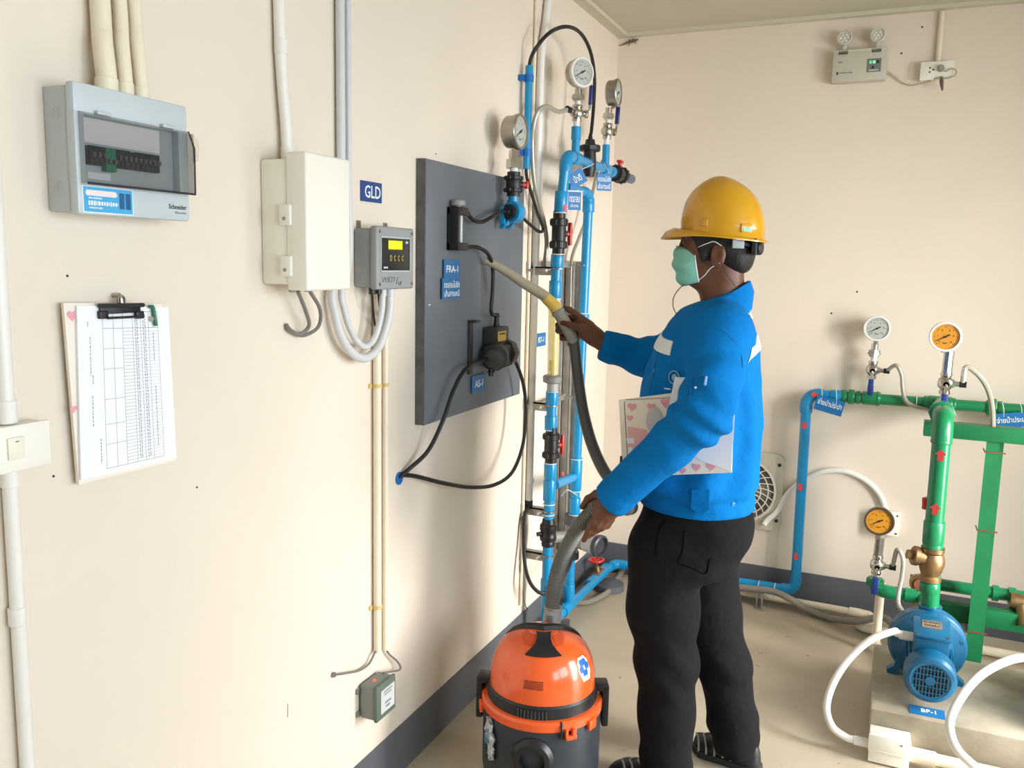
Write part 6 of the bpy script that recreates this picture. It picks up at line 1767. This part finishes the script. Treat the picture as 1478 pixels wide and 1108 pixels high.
for (x, y) in ((963, 563),):
    s4_, n4_ = surf(x, y); u_, v_, w_ = frame_of(n4_)
    part(jacket, 'name_embroidery', MB().obox(s4_+n4_*.001, [u_.cross(n4_), u_, n4_], (.010, .0016, .001)), M_print)
s5_, n5_ = surf(1012, 541)
sl_a, _ = surf(998, 543); sl_b, _ = surf(1022, 546)
part(jacket, 'sleeve_pocket', MB().tube([sl_a, s5_+n5_*.001, sl_b], .0016, 6).tube([sl_a, surf(996, 572)[0]], .0014, 6), mat('seam_dark', (4, 92, 152), .8))
# seams: sleeve head and placket
sm = [surf(x, y) for x, y in ((1032, 470), (1048, 478), (1062, 492), (1072, 512), (1074, 530))]
part(jacket, 'shoulder_seam', MB().tube([a+b*.0002 for a, b in sm], .0011, 6), mat('seam_dark', (4, 92, 152), .8))
sm = [surf(x, y) for x, y in ((951, 500), (945, 520), (940, 545), (936, 565))]
part(jacket, 'placket_seam', MB().tube([a+b*.0006 for a, b in sm], .0014, 6), mat('seam_dark', (4, 92, 152), .8))

# ---------------------------------------------------------------- trousers
ft_ = Field((.52, 2.14, .03), (1.02, 2.74, .925), .0072)
p = ft_.p; z = p[..., 2]
zt2 = [.62, .70, .76, .82, .88]; xa2 = [.775, .780, .786, .79, .788]; aa2 = [.125, .140, .158, .160, .154]; bb2 = [.17, .178, .18, .168, .160]
cx = np.interp(z, zt2, xa2); A_ = np.interp(z, zt2, aa2); B_ = np.interp(z, zt2, bb2)
q = p-np.stack([cx, np.full_like(cx, PY), z], -1)
hip = (np.sqrt(((q@TF)/A_)**2+((q@TL)/B_)**2)-1)*np.minimum(A_, B_)
hip = smax(hip, .66-z, .05)
hip = smin(hip, ellip(p, (.868, PY-.04, .800), (.078, .11, .068)), .04)
nl = [Y_(958, 790, 2.36), Y_(957, 880, 2.355), Y_(962, 955, 2.35), Y_(962, 1030, 2.35), Y_(961, 1112, 2.352)]
nl[-1][2] = .05
fl = [Y_(1015, 795, 2.53), Y_(1022, 880, 2.55), Y_(1047, 965, 2.57), Y_(1058, 1040, 2.575), Y_(1063, 1095, 2.575)]
fl[-1][2] = .045
lleg = chain(p, nl, [.104, .098, .084, .078, .078], .04)
rleg = chain(p, fl, [.104, .094, .076, .071, .070], .04)
def legfold(d, K, sd):
    kz = K[2]
    return d+.0032*np.sin((z-kz)*55+(p[..., 0]-K[0])*40+2*np.sin(p[..., 1]*25+sd))*np.exp(-((z-kz)/.10)**2)+.0030*np.sin((z)*70-(p[..., 0]-K[0])*35+2.5*np.sin(p[..., 1]*19+sd))*np.exp(-((z-.10)/.07)**2)
lleg = legfold(lleg, nl[2], 0); rleg = legfold(rleg, fl[2], 2)
tr = smin(lleg, rleg, .008)
tr = smin(tr, hip, .045)+.0028*waves(p, 21, 6, 30)
tr = smax(tr, z-.905, .004); tr = smax(tr, .045-z, .004)
PT, FT = ft_.mesh(tr); PT = laplace(PT, FT, 2, .4)
trousers = part(person, 'trousers', mb_from(PT, FT), M_trouser, label='dark trousers', angle=70)
def surf_t(px, py):
    d = _ray(px, py); d = d/np.linalg.norm(d); w_ = PT-CAM; t = w_@d
    e = np.linalg.norm(w_-t[:, None]*d, axis=1); ok = e < .008
    if not ok.any(): ok = e < .03
    i = np.where(ok)[0][np.argmin(t[ok])]
    n_ = Vector(CAM)-Vector(PT[i]); return Vector(PT[i])+n_.normalized()*.0012
for nm, pl in (('back_pocket', ((985, 765), (982, 800), (978, 812), (1000, 822), (1020, 830), (1026, 810))), ('side_pocket', ((958, 748), (950, 765), (946, 790), (944, 805)))):
    part(trousers, nm, MB().tube([surf_t(x, y) for x, y in pl], .0016, 6), mat('seam_black', (12, 12, 14), .95, spec=.05))

# ---------------------------------------------------------------- shoes
def shoe(name, ankle, toe, label):
    ankle = np.array([ankle[0], ankle[1], 0]); toe = np.array([toe[0], toe[1], 0])
    d = toe-ankle; d /= np.linalg.norm(d); heel = ankle-d*.075; L_ = np.linalg.norm(toe-heel); s_ = np.array([-d[1], d[0], 0])
    lo = np.minimum(heel, toe)-.08; hi = np.maximum(heel, toe)+.08; lo[2] = -.012; hi[2] = .15
    fs_ = Field(lo, hi, .005); p_ = fs_.p
    q_ = p_-heel; x_ = q_@d; y_ = q_@s_; zz = p_[..., 2]
    hw = np.interp(x_, [0, .03, .10, .18, L_-.03, L_], [.026, .034, .033, .045, .036, .012])
    ht = np.interp(x_, [0, .03, .10, .16, .22, L_], [.085, .095, .095, .066, .050, .030])
    up = np.sqrt((y_/hw)**2+(np.maximum(zz-.012, 0)/(ht-.012))**2)
    dd = smax((up-1)*.03, -x_, .02); dd = smax(dd, x_-L_, .02); dd = smax(dd, .022-zz, .004)
    P_, F_ = fs_.mesh(dd); P_ = laplace(P_, F_, 2, .4)
    u = part(person, name, mb_from(P_, F_), mat('shoe_black', (30, 30, 33), .55), label=label, angle=70)
    hw2 = hw+.004
    so = smax(np.abs(y_)-hw2, np.abs(zz-.013)-.012, .006); so = smax(so, -x_-.004, .015); so = smax(so, x_-L_-.004, .015)
    P_, F_ = fs_.mesh(so)
    part(u, 'sole', mb_from(P_, F_), mat('sole_dark', (40, 40, 42), .7), angle=60)
    for k in range(5):
        x0 = .10+.026*k
        pts = []
        for j in range(9):
            a = math.radians(10+160*j/8)
            hx = x0+.03*abs(math.cos(a))*-1+.01
            h_ = float(np.interp(hx, [0, .03, .10, .16, .22, L_], [.085, .095, .095, .066, .050, .030])); w__ = float(np.interp(hx, [0, .03, .10, .18, L_-.03, L_], [.026, .034, .033, .045, .036, .012]))
            c_ = heel+d*hx+s_*math.cos(a)*(w__+.0015); c_[2] = .012+math.sin(a)*(h_-.012+.0015)
            pts.append(Vector(c_))
        part(u, 'white_stripe', MB().tube(pts, .0032, 6), mat('shoe_stripe', (176, 174, 170), .6))
    return u
shoe('shoe', (fl[-1][0], fl[-1][1]), npv(onz(1001, 1066, .03))[:2], 'black shoe with pale stripes')
shoe('shoe', (nl[-1][0], nl[-1][1]), (nl[-1][0]-.175, nl[-1][1]+.012), 'black shoe of the near foot')

# ---------------------------------------------------------------- head and neck (skin), hands
HX0 = .800
def Hp(f, l, zz): return np.array([HX0-f, PY-l, zz])           # head frame: looking along -x
fh = Field((.60, 2.32, 1.38), (.94, 2.58, 1.76), .0042)
p = fh.p
F_ = HX0-p[..., 0]; L_ = PY-p[..., 1]; Z_ = p[..., 2]
def he(f, l, zz, r, ): return ellip(p, Hp(f, l, zz), r)
hd = he(-.004, 0, 1.640, (.094, .076, .098))
hd = smin(hd, he(.040, 0, 1.575, (.050, .056, .078)), .04)
hd = smin(hd, he(.037, 0, 1.530, (.044, .050, .038)), .03)
hd = smin(hd, chain(p, [Hp(-.028, 0, 1.56), Hp(-.026, 0, 1.48), Hp(-.040, 0, 1.39)], [.056, .057, .066], .02), .03)
hd = smin(hd, chain(p, [Hp(.078, 0, 1.625), Hp(.101, 0, 1.583), Hp(.084, 0, 1.571)], [.009, .015, .013], .01), .014)   # nose
hd = smin(hd, ellip(p, Hp(.076, 0, 1.643), (.016, .050, .010)), .016)                                              # brow
for s in (-1, 1):
    hd = smax(hd, -ellip(p, Hp(.082, s*.033, 1.618), (.016, .019, .011)), .010)                                        # eye sockets
    hd = smin(hd, ellip(p, Hp(.070, s*.032, 1.617), (.014, .014, .0115)), .003)                                        # eyelids
hd = smin(hd, chain(p, [Hp(.082, -.02, 1.538), Hp(.088, 0, 1.540), Hp(.082, .02, 1.538)], [.007, .009, .007], .01), .006) # lips
hd = smin(hd, chain(p, [Hp(.078, -.018, 1.526), Hp(.084, 0, 1.527), Hp(.078, .018, 1.526)], [.006, .008, .006], .01), .005)
for s in (-1, 1):
    ear = ellip(p, Hp(-.024, s*.078, 1.582), (.021, .010, .034))
    ear = smax(ear, -ellip(p, Hp(-.020, s*.090, 1.585), (.012, .010, .022)), .004)
    ear = smin(ear, ellip(p, Hp(-.018, s*.074, 1.556), (.010, .008, .011)), .006)
    hd = smin(hd, ear, .006)
PH, FH = fh.mesh(hd); PH = laplace(PH, FH, 1, .3)
body_mb = mb_from(PH, FH)
def hand_mesh(parts_, lo, hi):
    fl_ = Field(lo, hi, .0026); d = None
    for (pts, rs, k) in parts_:
        c = chain(fl_.p, pts, rs, .006)
        d = c if d is None else smin(d, c, k)
    P_, F_ = fl_.mesh(d)
    return laplace(P_, F_, 1, .3), F_
RYh = 2.632
def R_(x, y, d=0.0): return Y_(x, y, RYh+d)
fore = ER+(WR-ER)*.6
rh = [([fore, R_(869, 494, 0), R_(858, 486, 0)], [.034, .027, .028], .012),
      ([R_(860, 486, .006), R_(846, 474, .012), R_(838, 465, .014)], [.029, .030, .024], .012),
      ([R_(858, 488, -.012), R_(846, 480, -.010)], [.024, .026], .012),
      ([R_(842, 462, .006), R_(831, 453, .0), R_(822, 447, -.002), R_(815.5, 444, -.003)], [.0125, .0105, .0095, .0075], .006),
      ([R_(852, 482, -.020), R_(838, 473, -.032), R_(824, 469, -.030), R_(812, 465.5, -.022)], [.0155, .0125, .0105, .0090], .006),
      ([R_(839, 463, .022), R_(822, 459, .032), R_(806, 469, .022), R_(806, 477, .000), R_(811, 479, -.014)], [.013, .0110, .0100, .0095, .0080], .004),
      ([R_(842, 470, .026), R_(826, 470, .034), R_(811, 480, .022), R_(812, 488, .000), R_(818, 489, -.014)], [.0125, .0108, .0098, .0090, .0078], .004),
      ([R_(846, 478, .024), R_(834, 482, .032), R_(822, 491, .020), R_(823, 496, .002), R_(829, 496, -.010)], [.0115, .0098, .0088, .0082, .0072], .004)]
allp = np.concatenate([np.array(a[0]) for a in rh])
P1, F1 = hand_mesh(rh, allp.min(0)-.045, allp.max(0)+.045)
LYh = 2.165
def Lq(x, y, d=0.0): return Y_(x, y, LYh+d)
fore2 = EL+(WL-EL)*.6
lh = [([fore2, Lq(886, 723, 0), Lq(879, 727, 0)], [.036, .028, .028], .012),
      ([Lq(882, 727, 0), Lq(872, 733, -.004), Lq(866, 738, -.010)], [.029, .029, .022], .012),
      ([Lq(886, 732, 0), Lq(876, 742, -.006)], [.026, .022], .012),
      ([Lq(876, 722, .020), Lq(861, 713, .026), Lq(849, 720, .022), Lq(840.5, 731, .014)], [.0155, .0120, .0105, .0085], .006),
      ([Lq(866, 739, -.016), Lq(857, 753, -.022), Lq(850, 766, -.018), Lq(843, 779, -.006)], [.0130, .0110, .0100, .0078], .005),
      ([Lq(871, 744, -.016), Lq(862, 758, -.020), Lq(855, 768, -.008), Lq(848, 774, .010)], [.0130, .0110, .0098, .0080], .004),
      ([Lq(877, 748, -.010), Lq(869, 760, -.012), Lq(861, 765, .004), Lq(854, 767, .020)], [.0120, .0104, .0094, .0078], .004),
      ([Lq(882, 749, -.002), Lq(876, 758, -.002), Lq(868, 762, .012), Lq(861, 763, .026)], [.0110, .0094, .0086, .0074], .004)]
allp = np.concatenate([np.array(a[0]) for a in lh])
P2, F2 = hand_mesh(lh, allp.min(0)-.045, allp.max(0)+.045)
body_mb.add([Vector(q_) for q_ in P1], [tuple(int(i) for i in f) for f in F1])
body_mb.add([Vector(q_) for q_ in P2], [tuple(int(i) for i in f) for f in F2])
# inner body under the clothes joins head, arms and hands into one figure
fb_ = Field((.36, 2.02, .06), (1.02, 2.76, 1.50), .012)
p = fb_.p
tz = [(.80, PY, .80), (.785, PY, 1.00), (.79, PY, 1.20), (.80, PY, 1.33)]
ib = chain(p, [np.array(a) for a in tz], [.11, .12, .125, .10], .05)
ib = smin(ib, chain(p, [np.array((.82, PY, 1.33)), Hp(-.035, 0, 1.41)], [.075, .060], .02), .04)
for (S_, E_, W_) in ((SL, EL, WL), (SR, ER, WR)):
    ib = smin(ib, chain(p, [np.array((.80, PY, 1.33)), S_, E_, E_+(W_-E_)*.7], [.08, .055, .042, .036], .03), .04)
for lg in (nl, fl):
    ib = smin(ib, chain(p, lg[:4]+[np.array([lg[4][0], lg[4][1], .09])], [.075, .068, .052, .046, .042], .03), .05)
PB, FB = fb_.mesh(ib)
body_mb.add([Vector(q_) for q_ in PB], [tuple(int(i) for i in f) for f in FB])
body = part(person, 'body', body_mb, M_skin, label='brown skin of face, neck and hands', angle=75)
for s in (-1, 1):
    ey = part(body, 'eye', MB().ell(Vector(Hp(.0765, s*.032, 1.6175)), (.0095, .0095, .0085), n=12, m=8), mat('eye_white', (128, 112, 102), .3))
    part(ey, 'iris', MB().ell(Vector(Hp(.0845, s*.032, 1.6175)), (.003, .0045, .0045), n=10, m=6), M_dark)
    part(body, 'eyebrow', MB().tube([Vector(Hp(.089, s*.014, 1.642)), Vector(Hp(.088, s*.032, 1.647)), Vector(Hp(.076, s*.050, 1.641))], [.003, .0042, .002], 6), M_hair)
# hair
p = fh.p
hr = ellip(p, Hp(-.010, 0, 1.632), (.100, .0835, .100))
hr = smax(hr, F_-.052+(1.60-Z_)*.25, .006)
hr = smax(hr, 1.555-Z_-np.clip(F_+.03, -.1, .1)*-.2, .008)
hr = smin(hr, smax(ellip(p, Hp(-.066, 0, 1.583), (.046, .068, .056)), 1.532-Z_, .01), .02)
hr = smax(hr, Z_-1.70, .004)
for s in (-1, 1):
    hr = smax(hr, -ellip(p, Hp(-.020, s*.088, 1.570), (.026, .026, .040)), .006)
    hr = smin(hr, smax(ellip(p, Hp(.018, s*.070, 1.600), (.012, .010, .040)), Z_-1.66, .004), .006)
hr = hr+.0025*waves(p, 31, 6, 160)
PR_, FR_ = fh.mesh(hr)
part(person, 'hair', mb_from(PR_, FR_), M_hair, label='short black hair', angle=80)
# mask
fm_ = Field((.62, 2.34, 1.46), (.80, 2.56, 1.66), .0034)
p = fm_.p; F2_ = HX0-p[..., 0]; L2 = PY-p[..., 1]; Z2 = p[..., 2]
ms = ellip(p, Hp(.050, 0, 1.552), (.060, .067, .084))
ms = smin(ms, ellip(p, Hp(.084, 0, 1.572), (.029, .034, .034)), .03)
ms = ms-.0030*np.sin((Z2-1.5)*150)*np.clip((F2_-.05)/.03, 0, 1)
ms = smax(ms, Z2-1.612+.35*(.11-F2_), .004); ms = smax(ms, 1.496-Z2-.25*(F2_-.07), .004)
ms = smax(ms, .045-.17*(1.60-Z2)-F2_, .003)
PM, FM = fm_.mesh(ms); PM = laplace(PM, FM, 1, .3)
mask = part(person, 'face_mask', mb_from(PM, FM), mat('mask_mint', (128, 196, 178), .75), label='mint green face mask', angle=75)
def me_(z_, s, f_=None):
    f_ = .045-.17*(1.60-z_) if f_ is None else f_
    l_ = .0672*math.sqrt(max(0, 1-((f_-.05)/.06)**2-((z_-1.552)/.084)**2))
    return Vector(Hp(f_+.0005, s*l_, z_))
for s in (-1, 1):
    part(mask, 'mask_edge', MB().tube([me_(z_, s) for z_ in (1.598, 1.58, 1.56, 1.54, 1.52, 1.508)], .0020, 6), M_print)
    part(mask, 'ear_loop', MB().tube([me_(1.596, s), Vector(Hp(.025, s*.076, 1.605)), Vector(Hp(.004, s*.085, 1.613)), Vector(Hp(-.014, s*.089, 1.617)), Vector(Hp(-.034, s*.088, 1.606))], .0013, 6), M_print)
    part(mask, 'ear_loop', MB().tube([me_(1.512, s), Vector(Hp(.012, s*.066, 1.526)), Vector(Hp(-.006, s*.078, 1.546)), Vector(Hp(-.032, s*.084, 1.560))], .0013, 6), M_print)
part(mask, 'nose_edge', MB().tube([Vector(Hp(.052, -.056, 1.596)), Vector(Hp(.096, -.024, 1.602)), Vector(Hp(.110, 0, 1.606)), Vector(Hp(.096, .024, 1.602)), Vector(Hp(.052, .056, 1.596))], .0018, 6), M_print)
part(person, 'chin_cord', MB().tube([ony(992, 408, 2.41), ony(980, 417, 2.40), ony(972, 430, 2.39), ony(972, 444, 2.385), ony(978, 455, 2.39), ony(985, 460, 2.40)], .0014, 6).tube([Vector(Hp(-.036, .084, 1.562)), Vector(Hp(-.05, .078, 1.53)), Vector(Hp(-.07, .06, 1.50))], .0014, 6), mat('cord_brown', (60, 46, 38), .6))
# helmet
M_helmet = mat('helmet_yellow', (208, 152, 22), .22, coat=.35, noise=.04, nscale=8)
HCx = .817
def helmet_pt(az, el, off=0):
    c_, s_ = math.cos(el), math.sin(el)
    rx, ry, rz = .116+off, .104+off, .152+off
    e = .86
    f_ = rx*abs(c_)**e*math.cos(az); l_ = ry*abs(c_)**e*math.sin(az); zz = rz*abs(s_)**e
    # crown peak slightly forward, sloping back
    zz += .010*math.sin(el)**2*(-.5 + 1.2*math.exp(-((f_-.012)/.05)**2)*math.exp(-(l_/.045)**2))
    return V(HCx-f_, PY-l_, 1.640+zz+f_*.10)
hv = []; hf = []; NA = 56
rings = []
for (off, els) in ((0, [k*90/14 for k in range(14)]),):
    for el in els:
        rings.append([helmet_pt(2*PI*k/NA, math.radians(el)) for k in range(NA)])
def brim_ring(s, dz):
    out = []
    for k in range(NA):
        a = 2*PI*k/NA
        ext = (.010+.046*max(0, math.cos(a))**2.2)*s
        b_ = helmet_pt(a, 0)
        d = V(-math.cos(a)*.116, -math.sin(a)*.104, 0).normalized()
        out.append(b_+d*ext+V(0, 0, dz+(.030*s*(1-s)*2.2-.016*s)*max(0, math.cos(a))**2))
    return out
inner = [[helmet_pt(2*PI*k/NA, math.radians(el), -.004) for k in range(NA)] for el in [k*90/10 for k in range(10)]]
seq = list(reversed(rings))+[brim_ring(.35, -.003), brim_ring(.75, -.006), brim_ring(1.0, -.008), brim_ring(1.0, -.0115), brim_ring(.6, -.010), brim_ring(.1, -.008)]+inner
for r_ in seq: hv += r_
for i in range(len(seq)-1):
    for k in range(NA):
        k2 = (k+1) % NA
        hf.append((i*NA+k, i*NA+k2, (i+1)*NA+k2, (i+1)*NA+k))
hv.append(helmet_pt(0, PI/2)); hv.append(helmet_pt(0, PI/2, -.004))
for k in range(NA):
    hf.append((len(hv)-2, (k+1) % NA, k)); hf.append((len(hv)-1, (len(seq)-1)*NA+k, (len(seq)-1)*NA+(k+1) % NA))
hel = part(person, 'safety_helmet', MB().add(hv, hf), M_helmet, label='yellow safety helmet', angle=50)
for az in (32, 75):
    for s in (1, -1):
        a = math.radians(az)*s
        c0 = helmet_pt(a, math.radians(7)); n_ = V(-math.cos(a), -math.sin(a), .1).normalized()
        part(hel, 'accessory_slot', MB().obox(c0-n_*.002, [V(n_.y, -n_.x, 0).normalized(), n_, V(0, 0, 1)], (.010, .006, .010), .003), M_helmet)
for s in (1, -1):
    a = math.radians(132)*s
    c0 = helmet_pt(a, math.radians(6)); n_ = V(-math.cos(a), -math.sin(a), .1).normalized(); u_ = V(n_.y, -n_.x, 0).normalized()
    ba = part(hel, 'badge', MB().obox(c0-n_*.002, [u_, n_, V(0, 0, 1)], (.017, .006, .012), .003), M_helmet)
    if s > 0:
        part(ba, 'badge_label', MB().obox(c0+n_*.004-V(0, 0, .004), [u_, n_, V(0, 0, 1)], (.012, .001, .005)), mat('badge_green', (120, 190, 160), .4))
# suspension behind the head
sv = []
for k in range(21):
    a = math.radians(100+160*k/20)
    sv.append(V(HCx-.104*math.cos(a), PY-.092*math.sin(a), 1.625-.02*math.sin(math.radians(180*k/20))))
part(hel, 'suspension_band', MB().tube(sv, .006, 8), M_blackpl)
part(hel, 'ratchet_knob', MB().lathe(V(HCx+.100, PY-.012, 1.604), (1, -.15, 0), [(0, 0), (.020, 0), (.020, .010), (.016, .014), (0, .014)], 16).obox(V(HCx+.098, PY-.03, 1.606), Matrix.Identity(3), (.006, .034, .022), .003), M_blackpl)
part(hel, 'grey_strap', MB().obox(V(HCx+.060, PY-.085, 1.612), [V(.75, .66, 0), V(-.66, .75, 0), V(0, 0, 1)], (.018, .002, .012), .001), mat('strap_grey', (130, 136, 140), .5))

# ---------------------------------------------------------------- clipboard under the arm
CY = 2.222
def cq(x, y, d=0.0): return ony(x, y, CY+d)
hc = thing('held_clipboard', 'pink patterned clipboard with white sheets held under the arm', 'clipboard', cq(975, 690))
def slab(pts, th):
    o_ = [Vector(a) for a in pts]; n_ = (o_[1]-o_[0]).cross(o_[2]-o_[0]).normalized()
    if n_.y < 0: n_ = -n_
    k = len(o_)
    return MB().add(o_+[a+n_*th for a in o_], [tuple(range(k)), tuple(range(2*k-1, k-1, -1))]+[(i, (i+1) % k, k+(i+1) % k, k+i) for i in range(k)])
part(hc, 'board', slab([cq(893, 577), cq(1060, 556), cq(1056, 682), cq(899, 688)], .005), mat('cream_pattern_board', (238, 228, 214), .55))
part(hc, 'sheet', slab([cq(974, 544, -.002), cq(1064, 547, -.002), cq(1055, 680, -.002), cq(1010, 664, -.002), cq(958, 622, -.002)], .0015), M_paper)
cu = V(1, .0, .0); cvv = V(0, 0, 1)
for (x, y, s) in ((912, 587, .026), (940, 587, .024), (961, 581, .030), (909, 603, .018), (1005, 674, .024), (1026, 673, .026), (985, 679, .02)):
    part(hc, 'heart_print', heart(cq(x, y, -.0008), cu, cvv, V(0, -1, 0), s, .0004), M_heart)
pkp = mat('print_rose', (236, 176, 178), .6); gpr = mat('print_grey', (196, 192, 190), .6); lpr = mat('print_line', (96, 84, 84), .6)
part(hc, 'pink_shape', MB().prism([(-.022, -.032), (.040, -.036), (.044, .0), (.026, .022), (-.024, .026)], cq(918, 630, -.0008), cu, cvv, V(0, -1, 0), .0004), pkp)
part(hc, 'grey_shape', MB().prism([(.022*math.cos(2*PI*k/20), .036*math.sin(2*PI*k/20)) for k in range(20)], cq(944, 606, -.0012), cu, cvv, V(0, -1, 0), .0006), gpr)
part(hc, 'border_line', slab([cq(900.5, 579, -.0006), cq(901.5, 579, -.0006), cq(907, 676, -.0006), cq(906, 676, -.0006)], .0004).add(*[(lambda m: (m.v, m.f))(slab([cq(903, 576.5, -.0006), cq(975, 573, -.0006), cq(975, 573.8, -.0006), cq(903, 577.3, -.0006)], .0004))][0]), lpr)
for (x0, y0, x1, y1) in ((904, 632, 915, 640), (907, 645, 913, 672)):
    part(hc, 'white_shape', slab([cq(x0, y0, -.0014), cq(x1, y0, -.0014), cq(x1, y1, -.0014), cq(x0+1, y1, -.0014)], .0006), M_paper)
part(hc, 'clip', MB().tube([cq(897, 658, .002), cq(896, 672, .002)], .004, 8, smooth=False), M_blackpl)
